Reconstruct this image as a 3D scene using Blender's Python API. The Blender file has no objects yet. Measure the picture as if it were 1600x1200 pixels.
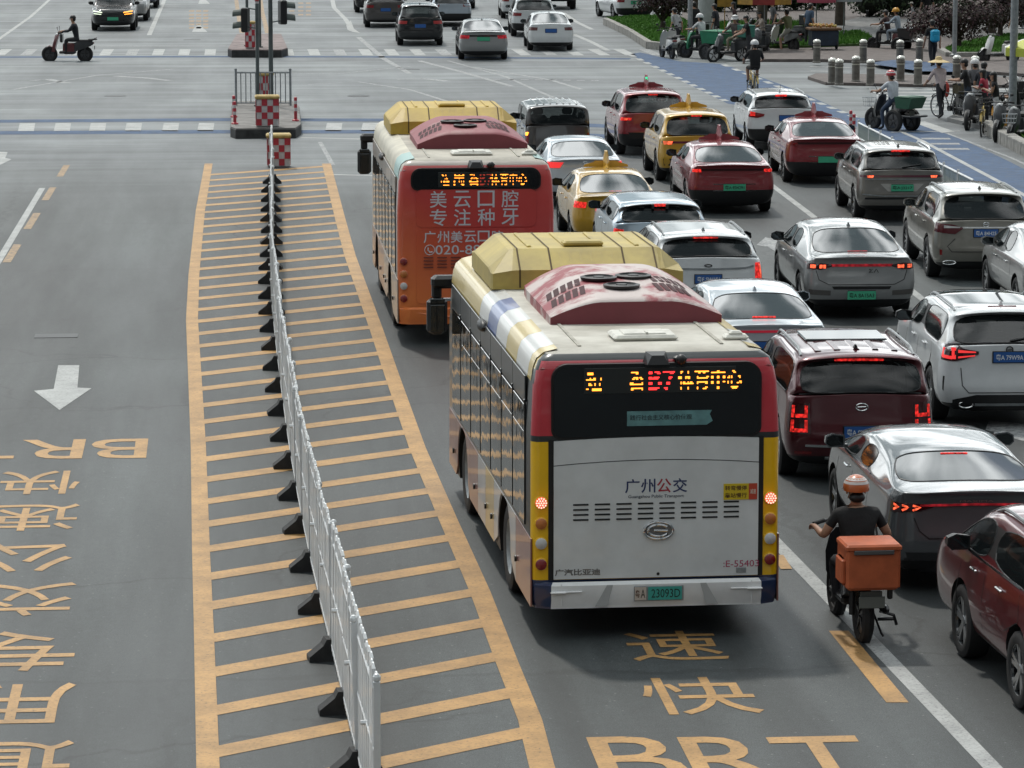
import bpy, bmesh, math, random
from mathutils import Vector, Matrix, Euler
from mathutils.bvhtree import BVHTree
random.seed(7)
sc = bpy.context.scene
COL = sc.collection
R = math.radians

# ------------------------------------------------------------------ camera
FPX, CAMH = 5400.0, 7.8                     # focal length in photo pixels, height of the footbridge eye
PITCH = math.atan(835.0 / FPX)
ROAD = R(4.8)                               # camera looks 4.8 degrees right of the road axis (+Y)
cam_d = bpy.data.cameras.new('camera')
cam_d.sensor_width = 36.0
cam_d.lens = FPX / 1600.0 * 36.0
cam_d.clip_end = 3000.0
cam = bpy.data.objects.new('camera', cam_d)
cam.location = (0, 0, CAMH)
cam.rotation_euler = (math.pi / 2 - PITCH, 0, -ROAD)
COL.objects.link(cam)
sc.camera = cam

# ------------------------------------------------------------------ world, sun, exposure
SUN_EL, SUN_AZ = R(56), R(-14)              # azimuth measured from +Y towards +X
w = bpy.data.worlds.new('World')
sc.world = w
w.use_nodes = True
nt = w.node_tree
nt.nodes.clear()
def wn(t, **k):
    n = nt.nodes.new(t)
    for a, b in k.items():
        setattr(n, a, b)
    return n
sky = wn('ShaderNodeTexSky', sky_type='NISHITA', sun_disc=False, sun_elevation=SUN_EL, sun_rotation=SUN_AZ, air_density=1.2, dust_density=2.5, ozone_density=1.0)
tc = wn('ShaderNodeTexCoord')
mp = wn('ShaderNodeMapping')
mp.inputs['Scale'].default_value = (1.0, 1.0, 1.6)
nz = wn('ShaderNodeTexNoise')
nz.inputs['Scale'].default_value = 3.6
nz.inputs['Detail'].default_value = 7.0
nz.inputs['Roughness'].default_value = 0.56
rp = wn('ShaderNodeValToRGB')
rp.color_ramp.elements[0].position = 0.30
rp.color_ramp.elements[1].position = 0.46
nz2 = wn('ShaderNodeTexNoise')
nz2.inputs['Scale'].default_value = 8.0
nz2.inputs['Detail'].default_value = 5.0
cr = wn('ShaderNodeValToRGB')
cr.color_ramp.elements[0].position = 0.45
cr.color_ramp.elements[0].color = (2.25, 2.9, 3.15, 1)
cr.color_ramp.elements[1].position = 0.61
cr.color_ramp.elements[1].color = (23.0, 24.0, 24.2, 1)
mx = wn('ShaderNodeMix', data_type='RGBA')
bg = wn('ShaderNodeBackground')
bg.inputs['Strength'].default_value = 0.080
out = wn('ShaderNodeOutputWorld')
L = nt.links.new
L(tc.outputs['Generated'], mp.inputs['Vector'])
L(mp.outputs['Vector'], nz.inputs['Vector'])
L(mp.outputs['Vector'], nz2.inputs['Vector'])
L(nz.outputs['Fac'], rp.inputs['Fac'])
L(nz2.outputs['Fac'], cr.inputs['Fac'])
L(rp.outputs['Color'], mx.inputs[0])
L(sky.outputs['Color'], mx.inputs[6])
L(cr.outputs['Color'], mx.inputs[7])
# forward scattering: thin cloud glows round the hidden sun, the opposite sky is duller
dt = wn('ShaderNodeVectorMath', operation='DOT_PRODUCT')
dt.inputs[1].default_value = (math.sin(SUN_AZ) * math.cos(SUN_EL), math.cos(SUN_AZ) * math.cos(SUN_EL), math.sin(SUN_EL))
L(tc.outputs['Generated'], dt.inputs[0])
mr_ = wn('ShaderNodeMapRange', interpolation_type='SMOOTHSTEP')
mr_.inputs['From Min'].default_value = -0.35
mr_.inputs['From Max'].default_value = 1.0
mr_.inputs['To Min'].default_value = 0.38
mr_.inputs['To Max'].default_value = 2.7
L(dt.outputs['Value'], mr_.inputs['Value'])
vs_ = wn('ShaderNodeVectorMath', operation='SCALE')
L(mx.outputs[2], vs_.inputs[0])
L(mr_.outputs['Result'], vs_.inputs['Scale'])
L(vs_.outputs[0], bg.inputs['Color'])
L(bg.outputs['Background'], out.inputs['Surface'])
sd = bpy.data.lights.new('sun', 'SUN')
sd.energy = 3.6
sd.angle = R(3)
sd.color = (1.0, 0.955, 0.88)
sun = bpy.data.objects.new('sun', sd)
_d = Vector((math.sin(SUN_AZ) * math.cos(SUN_EL), math.cos(SUN_AZ) * math.cos(SUN_EL), math.sin(SUN_EL)))
sun.rotation_euler = _d.to_track_quat('Z', 'Y').to_euler()
sun.location = (0, 80, 60)
COL.objects.link(sun)
sc.view_settings.view_transform = 'Standard'
sc.view_settings.look = 'None'
sc.view_settings.gamma = 1.0
sc.view_settings.exposure = -0.84
sc.view_settings.use_curve_mapping = False
sc.cycles.max_bounces = 6
sc.cycles.glossy_bounces = 3
sc.cycles.diffuse_bounces = 3
sc.cycles.transparent_max_bounces = 12

_cp, _sp = math.cos(PITCH), math.sin(PITCH)
def P(u, v, z=0.0):
    """survey of the photograph: the real point at height z seen at photo pixel (u, v)"""
    x, y = (u - 800) / FPX, -(v - 600) / FPX
    d = Vector((x, _cp + y * _sp, -_sp + y * _cp))
    t = (z - CAMH) / d.z
    X, Y = d.x * t, d.y * t
    c, s = math.cos(-ROAD), math.sin(-ROAD)
    return Vector((X * c - Y * s, X * s + Y * c, z))

# ------------------------------------------------------------------ materials
MATS = {}
def mat(name, col, rough=0.5, metal=0.0, coat=0.0, ior=1.5, emit=0.0, ecol=None, var=0.0, vscale=8.0, bump=0.0, bscale=40.0, dirt=None, alpha=1.0, detail=4.0, cells=0):
    if name in MATS:
        return MATS[name]
    m = bpy.data.materials.new(name)
    m.use_nodes = True
    t = m.node_tree
    b = t.nodes['Principled BSDF']
    b.inputs['Base Color'].default_value = (*col, 1)
    b.inputs['Roughness'].default_value = rough
    b.inputs['Metallic'].default_value = metal
    b.inputs['Coat Weight'].default_value = coat
    b.inputs['Coat Roughness'].default_value = 0.04
    b.inputs['IOR'].default_value = ior
    if emit:
        b.inputs['Emission Color'].default_value = (*(ecol or col), 1)
        b.inputs['Emission Strength'].default_value = emit
    if cells:
        cc = t.nodes.new('ShaderNodeTexCoord')
        vo_ = t.nodes.new('ShaderNodeTexVoronoi')
        vo_.inputs['Scale'].default_value = cells
        t.links.new(cc.outputs['Object'], vo_.inputs['Vector'])
        mr = t.nodes.new('ShaderNodeMapRange')
        mr.inputs['From Min'].default_value = 0.05
        mr.inputs['From Max'].default_value = 0.7
        mr.inputs['To Min'].default_value = emit * 1.7
        mr.inputs['To Max'].default_value = emit * 0.22
        t.links.new(vo_.outputs['Distance'], mr.inputs['Value'])
        t.links.new(mr.outputs['Result'], b.inputs['Emission Strength'])
    if var or bump:
        co = t.nodes.new('ShaderNodeTexCoord')
    if var:
        n = t.nodes.new('ShaderNodeTexNoise')
        n.inputs['Scale'].default_value = vscale
        n.inputs['Detail'].default_value = detail
        n.inputs['Roughness'].default_value = 0.62
        t.links.new(co.outputs['Object'], n.inputs['Vector'])
        r = t.nodes.new('ShaderNodeValToRGB')
        r.color_ramp.elements[0].position = 0.33
        r.color_ramp.elements[1].position = 0.68
        lo = dirt if dirt else tuple(c * (1 - var) for c in col)
        r.color_ramp.elements[0].color = (*lo, 1)
        r.color_ramp.elements[1].color = (*(tuple(min(1, c * (1 + var * 0.5)) for c in col) if not dirt else col), 1)
        t.links.new(n.outputs['Fac'], r.inputs['Fac'])
        t.links.new(r.outputs['Color'], b.inputs['Base Color'])
    if bump:
        n = t.nodes.new('ShaderNodeTexNoise')
        n.inputs['Scale'].default_value = bscale
        n.inputs['Detail'].default_value = 3
        t.links.new(co.outputs['Object'], n.inputs['Vector'])
        bp = t.nodes.new('ShaderNodeBump')
        bp.inputs['Strength'].default_value = bump
        bp.inputs['Distance'].default_value = 0.02
        t.links.new(n.outputs['Fac'], bp.inputs['Height'])
        t.links.new(bp.outputs['Normal'], b.inputs['Normal'])
    MATS[name] = m
    return m

def paint(name, col, metal=0.35, rough=0.32):
    return mat('paint_' + name, col, rough, metal, 1.0, var=0.06, vscale=3.0)

BLACK = mat('black_plastic', (0.012, 0.012, 0.013), 0.42, var=0.2, vscale=20)
GLOSSB = mat('gloss_black', (0.008, 0.008, 0.009), 0.12, coat=1)
RUBBER = mat('tyre_rubber', (0.014, 0.014, 0.015), 0.75, var=0.35, vscale=14)
GLASS = mat('tinted_glass', (0.012, 0.015, 0.017), 0.04, coat=1.0, ior=1.65)
GLASS2 = mat('tinted_tailgate_glass', (0.008, 0.010, 0.011), 0.05, ior=1.48)
SIDEGLASS = mat('side_glass', (0.010, 0.013, 0.014), 0.05, coat=0.6, ior=1.5)
def see_through_tint(m, opaque, tint):
    t = m.node_tree
    o_ = [n for n in t.nodes if n.type == 'OUTPUT_MATERIAL'][0]
    b = t.nodes['Principled BSDF']
    tr = t.nodes.new('ShaderNodeBsdfTransparent')
    tr.inputs['Color'].default_value = (*tint, 1)
    ms = t.nodes.new('ShaderNodeMixShader')
    ms.inputs[0].default_value = opaque
    t.links.new(tr.outputs[0], ms.inputs[1])
    t.links.new(b.outputs[0], ms.inputs[2])
    t.links.new(ms.outputs[0], o_.inputs['Surface'])
see_through_tint(GLASS, .84, (.62, .66, .66))
see_through_tint(GLASS2, .70, (.60, .64, .64))
see_through_tint(SIDEGLASS, .68, (.65, .70, .70))
SCREEN = mat('windscreen_glass', (0.012, 0.015, 0.017), 0.04, coat=1.0, ior=1.6)
see_through_tint(SCREEN, .40, (.82, .88, .87))
CHROME = mat('chrome', (0.75, 0.76, 0.77), 0.14, 1.0)
STEEL = mat('grey_steel', (0.30, 0.32, 0.33), 0.45, 0.4, var=0.25, vscale=9)
ALLOY = mat('alloy_rim', (0.45, 0.46, 0.47), 0.28, 0.85)
DKALLOY = mat('dark_alloy', (0.08, 0.08, 0.085), 0.3, 0.7)
WELL = mat('wheel_arch_liner', (0.008, 0.008, 0.008), 0.9)
LAMPRED = mat('lamp_red_dark', (0.22, 0.012, 0.014), 0.12, coat=1)
LAMPON = mat('lamp_red_lit', (0.7, 0.03, 0.02), 0.2, emit=1.5, ecol=(1.0, 0.03, 0.025), cells=28)
LAMPHOT = mat('lamp_hot', (0.9, 0.25, 0.1), 0.2, emit=3.0, ecol=(1.0, 0.10, 0.04), cells=22)
LAMPBAR = mat('lamp_bar', (0.4, 0.02, 0.03), 0.2, emit=0.35, ecol=(1.0, 0.04, 0.06), cells=14)
AMBER = mat('lamp_amber', (0.5, 0.16, 0.03), 0.15, coat=1)
AMBERON = mat('lamp_amber_lit', (0.9, 0.35, 0.05), 0.2, emit=6.0, ecol=(1.0, 0.32, 0.03))
CLEARL = mat('lamp_clear', (0.55, 0.55, 0.55), 0.1, coat=1)
HEADON = mat('lamp_white_lit', (0.9, 0.95, 0.85), 0.2, emit=2.5, ecol=(0.85, 1.0, 0.7))
PLATEB = mat('plate_blue', (0.025, 0.11, 0.36), 0.35, var=0.1)
PLATEG = mat('plate_green', (0.06, 0.42, 0.24), 0.35, var=0.1)
PLATEW = mat('plate_white', (0.72, 0.76, 0.74), 0.35)
PLTXT = mat('plate_text_white', (0.75, 0.78, 0.8), 0.4)
PLTXTB = mat('plate_text_black', (0.01, 0.015, 0.012), 0.4)

# ------------------------------------------------------------------ mesh builder
class MB:
    def __init__(s):
        s.v, s.f, s.m = [], [], []
    def add(s, vs, fs, m=0, M=None):
        o = len(s.v)
        for p in vs:
            p = Vector(p)
            s.v.append(M @ p if M is not None else p)
        for f in fs:
            s.f.append([i + o for i in f])
            s.m.append(m)
        return s
    def box(s, c, d, m=0, rz=0.0, M=None, taper=1.0):
        x, y, z = d[0] / 2, d[1] / 2, d[2] / 2
        vs = [Vector((sx * x * (taper if sz > 0 else 1), sy * y * (taper if sz > 0 else 1), sz * z)) for sz in (-1, 1) for sy in (-1, 1) for sx in (-1, 1)]
        T = Matrix.Translation(c) @ Matrix.Rotation(rz, 4, 'Z')
        if M is not None:
            T = M @ T
        return s.add(vs, [(0, 2, 3, 1), (4, 5, 7, 6), (0, 1, 5, 4), (2, 6, 7, 3), (0, 4, 6, 2), (1, 3, 7, 5)], m, T)
    def rbox(s, c, d, b=0.03, m=0, M=None, rz=0.0):
        """box with chamfered edges"""
        x, y, z = d[0] / 2, d[1] / 2, d[2] / 2
        b = min(b, x * .9, y * .9, z * .9)
        rings = []
        for (zz, k) in ((-z, b), (-z + b, 0), (z - b, 0), (z, b)):
            xx, yy = x - k, y - k
            c_ = b * .8
            rings.append([(xx, -yy + c_, zz), (xx, yy - c_, zz), (xx - c_, yy, zz), (-xx + c_, yy, zz), (-xx, yy - c_, zz), (-xx, -yy + c_, zz), (-xx + c_, -yy, zz), (xx - c_, -yy, zz)])
        T = Matrix.Translation(c) @ Matrix.Rotation(rz, 4, 'Z')
        if M is not None:
            T = M @ T
        return s.loft(rings, True, m, T, caps=True)
    def loft(s, rings, closed=True, m=0, M=None, caps=False):
        n = len(rings[0])
        vs = [p for r in rings for p in r]
        fs = []
        for i in range(len(rings) - 1):
            for j in range(n if closed else n - 1):
                k = (j + 1) % n
                fs.append((i * n + j, i * n + k, (i + 1) * n + k, (i + 1) * n + j))
        if caps:
            fs.append(tuple(range(n - 1, -1, -1)))
            fs.append(tuple((len(rings) - 1) * n + j for j in range(n)))
        return s.add(vs, fs, m, M)
    def cyl(s, a, b, r0, r1=None, n=10, m=0, M=None, caps=True):
        a, b = Vector(a), Vector(b)
        r1 = r0 if r1 is None else r1
        ax = (b - a).normalized()
        q = ax.to_track_quat('Z', 'Y').to_matrix()
        rings = []
        for p, r in ((a, r0), (b, r1)):
            rings.append([p + q @ Vector((math.cos(2 * math.pi * i / n) * r, math.sin(2 * math.pi * i / n) * r, 0)) for i in range(n)])
        return s.loft(rings, True, m, M, caps)
    def tube(s, pts, r, n=8, m=0, M=None, radii=None, closed=False):
        pts = [Vector(p) for p in pts]
        rings = []
        up = None
        N = len(pts)
        for i, p in enumerate(pts):
            if closed:
                t = pts[(i + 1) % N] - pts[i - 1]
            else:
                t = pts[min(i + 1, N - 1)] - pts[max(i - 1, 0)]
            t.normalize()
            if up is None:
                up = Vector((0, 0, 1)) if abs(t.z) < .9 else Vector((1, 0, 0))
            sd_ = t.cross(up)
            if sd_.length < 1e-4:
                sd_ = t.cross(Vector((0, 1, 0)))
            sd_.normalize()
            up = sd_.cross(t).normalized()
            rr = radii[i] if radii else r
            rings.append([p + (sd_ * math.cos(2 * math.pi * k / n) + up * math.sin(2 * math.pi * k / n)) * rr for k in range(n)])
        if closed:
            rings.append(rings[0])
        return s.loft(rings, True, m, M, caps=not closed)
    def lathe(s, prof, n=24, m=0, M=None, axis='Z'):
        rings = []
        for r, h in prof:
            ring = []
            for i in range(n):
                a = 2 * math.pi * i / n
                c_, s_ = math.cos(a) * r, math.sin(a) * r
                ring.append((c_, s_, h) if axis == 'Z' else ((h, c_, s_) if axis == 'X' else (s_, h, c_)))
            rings.append(ring)
        return s.loft(rings, True, m, M)
    def ell(s, c, r, n=12, k=8, m=0, M=None, z0=-1.0, z1=1.0, rot=None):
        rings = []
        a0, a1 = math.asin(max(-1, z0)), math.asin(min(1, z1))
        for i in range(k + 1):
            a = a0 + (a1 - a0) * i / k
            cr_, sr_ = max(math.cos(a), 0.02), math.sin(a)
            ring = []
            for j in range(n):
                b = 2 * math.pi * j / n
                p = Vector((r[0] * cr_ * math.cos(b), r[1] * cr_ * math.sin(b), r[2] * sr_))
                if rot is not None:
                    p = rot @ p
                ring.append(Vector(c) + p)
            rings.append(ring)
        return s.loft(rings, True, m, M, caps=True)
    def prism(s, poly, z0, z1, m=0, M=None):
        n = len(poly)
        vs = [(x, y, z0) for x, y in poly] + [(x, y, z1) for x, y in poly]
        fs = [tuple(range(n - 1, -1, -1)), tuple(range(n, 2 * n))] + [(i, (i + 1) % n, n + (i + 1) % n, n + i) for i in range(n)]
        return s.add(vs, fs, m, M)
    def build(s, name, mats, parent=None, smooth=False, loc=None, angle=40):
        me = bpy.data.meshes.new(name)
        me.from_pydata([tuple(p) for p in s.v], [], s.f)
        for mm in (mats if isinstance(mats, (list, tuple)) else [mats]):
            me.materials.append(mm)
        me.polygons.foreach_set('material_index', s.m)
        if smooth:
            me.polygons.foreach_set('use_smooth', [True] * len(s.f))
            try:
                me.set_sharp_from_angle(angle=R(angle))
            except Exception:
                pass
        me.update()
        o = bpy.data.objects.new(name, me)
        COL.objects.link(o)
        if parent is not None:
            o.parent = parent
        if loc is not None:
            o.location = loc
        return o

def tag(o, label=None, cat=None, group=None, kind=None):
    if label: o['label'] = label
    if cat: o['category'] = cat
    if group: o['group'] = group
    if kind: o['kind'] = kind
    return o
def empty(name, loc=(0, 0, 0), rz=0.0, label=None, cat=None, group=None):
    o = bpy.data.objects.new(name, None)
    o.empty_display_size = 0.3
    COL.objects.link(o)
    o.location = loc
    o.rotation_euler = (0, 0, rz)
    return tag(o, label, cat, group)
def link_obj(name, me, parent=None, loc=None, rot=None, scale=None):
    o = bpy.data.objects.new(name, me)
    COL.objects.link(o)
    o.parent = parent
    if loc is not None: o.location = loc
    if rot is not None: o.rotation_euler = rot
    if scale is not None: o.scale = scale
    return o

_TXT = {}
def text_geo(s, bold=0.0):
    """outline of a string as flat polygons, 1 unit high, centred on x, baseline at 0"""
    if (s, bold) in _TXT:
        return _TXT[(s, bold)]
    cu = bpy.data.curves.new('lettering', 'FONT')
    cu.body = s
    cu.align_x = 'CENTER'
    cu.resolution_u = 3
    cu.offset = bold
    ob = bpy.data.objects.new('lettering', cu)
    me = bpy.data.meshes.new_from_object(ob)
    vs = [v.co.copy() for v in me.vertices]
    fs = [tuple(p.vertices) for p in me.polygons]
    bpy.data.objects.remove(ob)
    bpy.data.curves.remove(cu)
    bpy.data.meshes.remove(me)
    _TXT[(s, bold)] = (vs, fs)
    return vs, fs
def text_fit(s, w, h, bold=0.0):
    """the string stretched to w x h, centred on the origin in the xy plane"""
    vs, fs = text_geo(s, bold)
    if not vs:
        return [], []
    x0, x1 = min(v.x for v in vs), max(v.x for v in vs)
    y0, y1 = min(v.y for v in vs), max(v.y for v in vs)
    return [Vector(((v.x - (x0 + x1) / 2) / (x1 - x0) * w, (v.y - (y0 + y1) / 2) / max(y1 - y0, 1e-6) * h, 0)) for v in vs], fs
# ------------------------------------------------------------------ ground and road
def asphalt_material():
    m = bpy.data.materials.new('asphalt')
    m.use_nodes = True
    t = m.node_tree
    b = t.nodes['Principled BSDF']
    N, Lk = t.nodes.new, t.links.new
    co = N('ShaderNodeTexCoord')
    def noise(scale, detail=4, rough=.6, sx=1, sy=1):
        mp_ = N('ShaderNodeMapping')
        mp_.inputs['Scale'].default_value = (sx, sy, 1)
        Lk(co.outputs['Object'], mp_.inputs['Vector'])
        n = N('ShaderNodeTexNoise')
        n.inputs['Scale'].default_value = scale
        n.inputs['Detail'].default_value = detail
        n.inputs['Roughness'].default_value = rough
        Lk(mp_.outputs['Vector'], n.inputs['Vector'])
        return n.outputs['Fac']
    def ramp(f, p0, p1, c0, c1):
        r = N('ShaderNodeValToRGB')
        r.color_ramp.elements[0].position, r.color_ramp.elements[1].position = p0, p1
        r.color_ramp.elements[0].color, r.color_ramp.elements[1].color = (*c0, 1), (*c1, 1)
        Lk(f, r.inputs['Fac'])
        return r.outputs['Color']
    def mix(a, b_, f, mode='MIX'):
        x = N('ShaderNodeMix')
        x.data_type = 'RGBA'
        x.blend_type = mode
        for k, v in ((6, a), (7, b_), (0, f)):
            if hasattr(v, 'links') or hasattr(v, 'is_linked'):
                Lk(v, x.inputs[k])
            else:
                x.inputs[k].default_value = v
        return x.outputs[2]
    base = ramp(noise(75, 3, .75), .36, .66, (.017, .0195, .0205), (.088, .097, .097))       # stone chips
    base = mix(base, ramp(noise(24, 3, .8), .34, .66, (.80, .80, .80), (1.2, 1.2, 1.2)), 1.0, 'MULTIPLY')
    base = mix(base, ramp(noise(7, 4, .75), .36, .66, (.88, .88, .88), (1.12, 1.12, 1.12)), 1.0, 'MULTIPLY')
    vo = N('ShaderNodeTexVoronoi'); vo.inputs['Scale'].default_value = 7
    Lk(co.outputs['Object'], vo.inputs['Vector'])
    base = mix(base, (.20, .20, .195, 1), ramp(vo.outputs['Distance'], .055, .095, (.8, .8, .8), (0, 0, 0)))      # pale worn stones
    wear = ramp(noise(.9, 5, .6, 1.0, .06), .36, .68, (.66, .66, .66), (1.30, 1.30, 1.28))   # long streaks along the lanes
    c = mix(base, wear, 1.0, 'MULTIPLY')
    patch = ramp(noise(.09, 3, .5), .42, .60, (.80, .80, .81), (1.20, 1.20, 1.19))
    c = mix(c, patch, 1.0, 'MULTIPLY')
    sxx = N('ShaderNodeSeparateXYZ')
    Lk(co.outputs['Object'], sxx.inputs[0])
    def band(x0, wd, amt):
        # tyre-polished or freshly laid strip along a lane
        a_ = N('ShaderNodeMath'); a_.operation = 'SUBTRACT'
        Lk(sxx.outputs['X'], a_.inputs[0]); a_.inputs[1].default_value = x0
        b_ = N('ShaderNodeMath'); b_.operation = 'ABSOLUTE'
        Lk(a_.outputs[0], b_.inputs[0])
        r_ = N('ShaderNodeMapRange'); r_.interpolation_type = 'SMOOTHSTEP'
        r_.inputs['From Min'].default_value = wd
        r_.inputs['From Max'].default_value = 0
        r_.inputs['To Min'].default_value = 0
        Lk(b_.outputs[0], r_.inputs['Value'])
        return mix(c, (*([amt] * 3), 1), r_.outputs['Result'], 'MULTIPLY')
    for x0_, wd_, amt_ in ((-7.0, 1.7, 1.70), (-6.2, .35, .80), (-7.9, .35, .84), (3.1, .30, .78), (4.9, .30, .80), (4.1, .5, 1.12), (7.5, .5, .82), (10.7, .5, .84), (-10.4, 1.2, 1.2), (-3.9, 3.2, .66), (0.6, 2.6, .70), (4.2, 1.6, .85), (7.4, 1.6, .9)):
        c = band(x0_, wd_, amt_)
    # oil drips and tyre scuffs
    spot = ramp(noise(2.3, 6, .7, 1, .5), .60, .74, (1, 1, 1), (.55, .55, .55))
    c = mix(c, spot, 1.0, 'MULTIPLY')
    # cracks: distorted cell edges, only here and there
    nw = N('ShaderNodeTexNoise'); nw.inputs['Scale'].default_value = 1.1; nw.inputs['Detail'].default_value = 5
    Lk(co.outputs['Object'], nw.inputs['Vector'])
    ad = N('ShaderNodeMix'); ad.data_type = 'RGBA'; ad.blend_type = 'ADD'; ad.inputs[0].default_value = 1.0
    Lk(co.outputs['Object'], ad.inputs[6]); Lk(nw.outputs['Color'], ad.inputs[7])
    ve = N('ShaderNodeTexVoronoi'); ve.feature = 'DISTANCE_TO_EDGE'; ve.inputs['Scale'].default_value = .16
    Lk(ad.outputs[2], ve.inputs['Vector'])
    crk = ramp(ve.outputs['Distance'], .0025, .0055, (.42, .42, .42), (1, 1, 1))
    msk = ramp(noise(.13, 2), .46, .54, (0, 0, 0), (1, 1, 1))
    c = mix(c, mix((1, 1, 1, 1), crk, msk), 1.0, 'MULTIPLY')
    # squarish relaid patches along the lanes
    br = N('ShaderNodeTexBrick'); br.offset = .37; br.inputs['Scale'].default_value = .055
    br.inputs['Color1'].default_value = (.84, .84, .85, 1); br.inputs['Color2'].default_value = (1.1, 1.1, 1.09, 1); br.inputs['Mortar'].default_value = (.55, .55, .55, 1)
    br.inputs['Mortar Size'].default_value = .0035; br.inputs['Brick Width'].default_value = .62; br.inputs['Row Height'].default_value = .9; br.inputs['Bias'].default_value = .2
    Lk(ad.outputs[2], br.inputs['Vector'])
    c = mix(c, br.outputs['Color'], .55, 'MULTIPLY')
    # junction paving: paler, worn, cross traffic streaks
    sx = N('ShaderNodeSeparateXYZ')
    Lk(co.outputs['Object'], sx.inputs[0])
    mr = N('ShaderNodeMapRange')
    mr.inputs['From Min'].default_value = 76
    mr.inputs['From Max'].default_value = 93
    Lk(sx.outputs['Y'], mr.inputs['Value'])
    jun = ramp(noise(.8, 6, .65, .10, 1.0), .33, .70, (.085, .090, .091), (.215, .222, .221))
    jun = mix(jun, ramp(noise(.16, 3), .45, .58, (.80, .80, .82), (1.1, 1.1, 1.1)), 1.0, 'MULTIPLY')
    c = mix(c, jun, mr.outputs['Result'])
    c = mix(c, (.945, 1.0, 1.03, 1), 1.0, 'MULTIPLY')
    Lk(c, b.inputs['Base Color'])
    rr = ramp(noise(.7, 4, .6, 1, .1), .3, .7, (.50, .50, .50), (.66, .66, .66))
    Lk(rr, b.inputs['Roughness'])
    bp = N('ShaderNodeBump')
    bp.inputs['Strength'].default_value = .35
    bp.inputs['Distance'].default_value = .008
    Lk(noise(190, 3), bp.inputs['Height'])
    Lk(bp.outputs['Normal'], b.inputs['Normal'])
    return m
ASPHALT = asphalt_material()

def worn(name, col, under, thr=.30, scale=26, rough=.6):
    """road paint with worn flecks showing what is below"""
    m = bpy.data.materials.new(name)
    m.use_nodes = True
    t = m.node_tree
    b = t.nodes['Principled BSDF']
    co = t.nodes.new('ShaderNodeTexCoord')
    n = t.nodes.new('ShaderNodeTexNoise')
    n.inputs['Scale'].default_value = scale
    n.inputs['Detail'].default_value = 6
    n.inputs['Roughness'].default_value = .75
    t.links.new(co.outputs['Object'], n.inputs['Vector'])
    r = t.nodes.new('ShaderNodeValToRGB')
    r.color_ramp.elements[0].position = thr
    r.color_ramp.elements[0].color = (*under, 1)
    r.color_ramp.elements[1].position = thr + .09
    r.color_ramp.elements[1].color = (*tuple(c * .86 for c in col), 1)
    e = r.color_ramp.elements.new(.62)
    e.color = (*col, 1)
    t.links.new(n.outputs['Fac'], r.inputs['Fac'])
    n2 = t.nodes.new('ShaderNodeTexNoise')
    n2.inputs['Scale'].default_value = 1.7
    n2.inputs['Detail'].default_value = 7
    n2.inputs['Roughness'].default_value = .7
    t.links.new(co.outputs['Object'], n2.inputs['Vector'])
    r2 = t.nodes.new('ShaderNodeValToRGB')
    r2.color_ramp.elements[0].position, r2.color_ramp.elements[1].position = .30, .62
    r2.color_ramp.elements[0].color, r2.color_ramp.elements[1].color = (.52, .52, .53, 1), (1.05, 1.05, 1.05, 1)
    t.links.new(n2.outputs['Fac'], r2.inputs['Fac'])
    mu = t.nodes.new('ShaderNodeMix'); mu.data_type = 'RGBA'; mu.blend_type = 'MULTIPLY'; mu.inputs[0].default_value = .85
    t.links.new(r.outputs['Color'], mu.inputs[6])
    t.links.new(r2.outputs['Color'], mu.inputs[7])
    t.links.new(mu.outputs[2], b.inputs['Base Color'])
    b.inputs['Roughness'].default_value = rough
    MATS[name] = m
    return m
YELLOWP = worn('yellow_road_paint', (.50, .285, .10), (.15, .105, .06), .34)
WHITEP = worn('white_road_paint', (.43, .44, .43), (.17, .17, .17), .36)
WHITEW = worn('white_worn_paint', (.38, .39, .39), (.13, .135, .14), .42, 12)
YELLOWW = worn('yellow_worn_paint', (.42, .27, .13), (.14, .115, .09), .42, 10)
BLUEP = worn('blue_road_coating', (.048, .098, .195), (.085, .115, .16), .38, 5, .8)
CONC = mat('kerb_concrete', (.30, .29, .27), .85, var=.35, vscale=5, bump=.2)
PAVE = mat('brown_paving', (.125, .105, .098), .8, var=.3, vscale=3, bump=.15)
PAVEG = mat('grey_paving', (.17, .17, .168), .8, var=.25, vscale=2, bump=.15)

g = MB()
nx, ny = 24, 60
def gx(i): return -420 + 840 * i / nx
gv = [(gx(i), -60 + 1000 * j / ny, 0) for j in range(ny + 1) for i in range(nx + 1)]
g.add(gv, [(j * (nx + 1) + i, j * (nx + 1) + i + 1, (j + 1) * (nx + 1) + i + 1, (j + 1) * (nx + 1) + i) for j in range(ny) for i in range(nx)])
road = g.build('road', ASPHALT)
tag(road, 'grey asphalt carriageway and junction', kind='structure')

def sheet(name, pts, material, z=.004, parent=road):
    """flat painted or coated sheet; pts are world xy"""
    b = MB()
    n = len(pts)
    b.add([(p[0], p[1], z) for p in pts], [tuple(range(n))])
    o = b.build(name, material, parent)
    me = o.data
    if me.polygons[0].normal.z < 0:
        me.flip_normals()
    return o
def ribbon(name, pts, wd, material, z=.004, parent=road, widths=None):
    """painted line of width wd along world points"""
    b = MB()
    pts = [Vector((p[0], p[1], 0)) for p in pts]
    vs = []
    for i, p in enumerate(pts):
        t = (pts[min(i + 1, len(pts) - 1)] - pts[max(i - 1, 0)]).normalized()
        nrm = Vector((-t.y, t.x, 0)) * (widths[i] if widths else wd) / 2
        vs += [(p + nrm)[:2] + (z,), (p - nrm)[:2] + (z,)]
    b.add(vs, [(2 * i + 1, 2 * i + 3, 2 * i + 2, 2 * i) for i in range(len(pts) - 1)])
    o = b.build(name, material, parent)
    if o.data.polygons[0].normal.z < 0:
        o.data.flip_normals()
    return o
def px(*uv):
    return [P(u, v) for u, v in uv]
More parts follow.
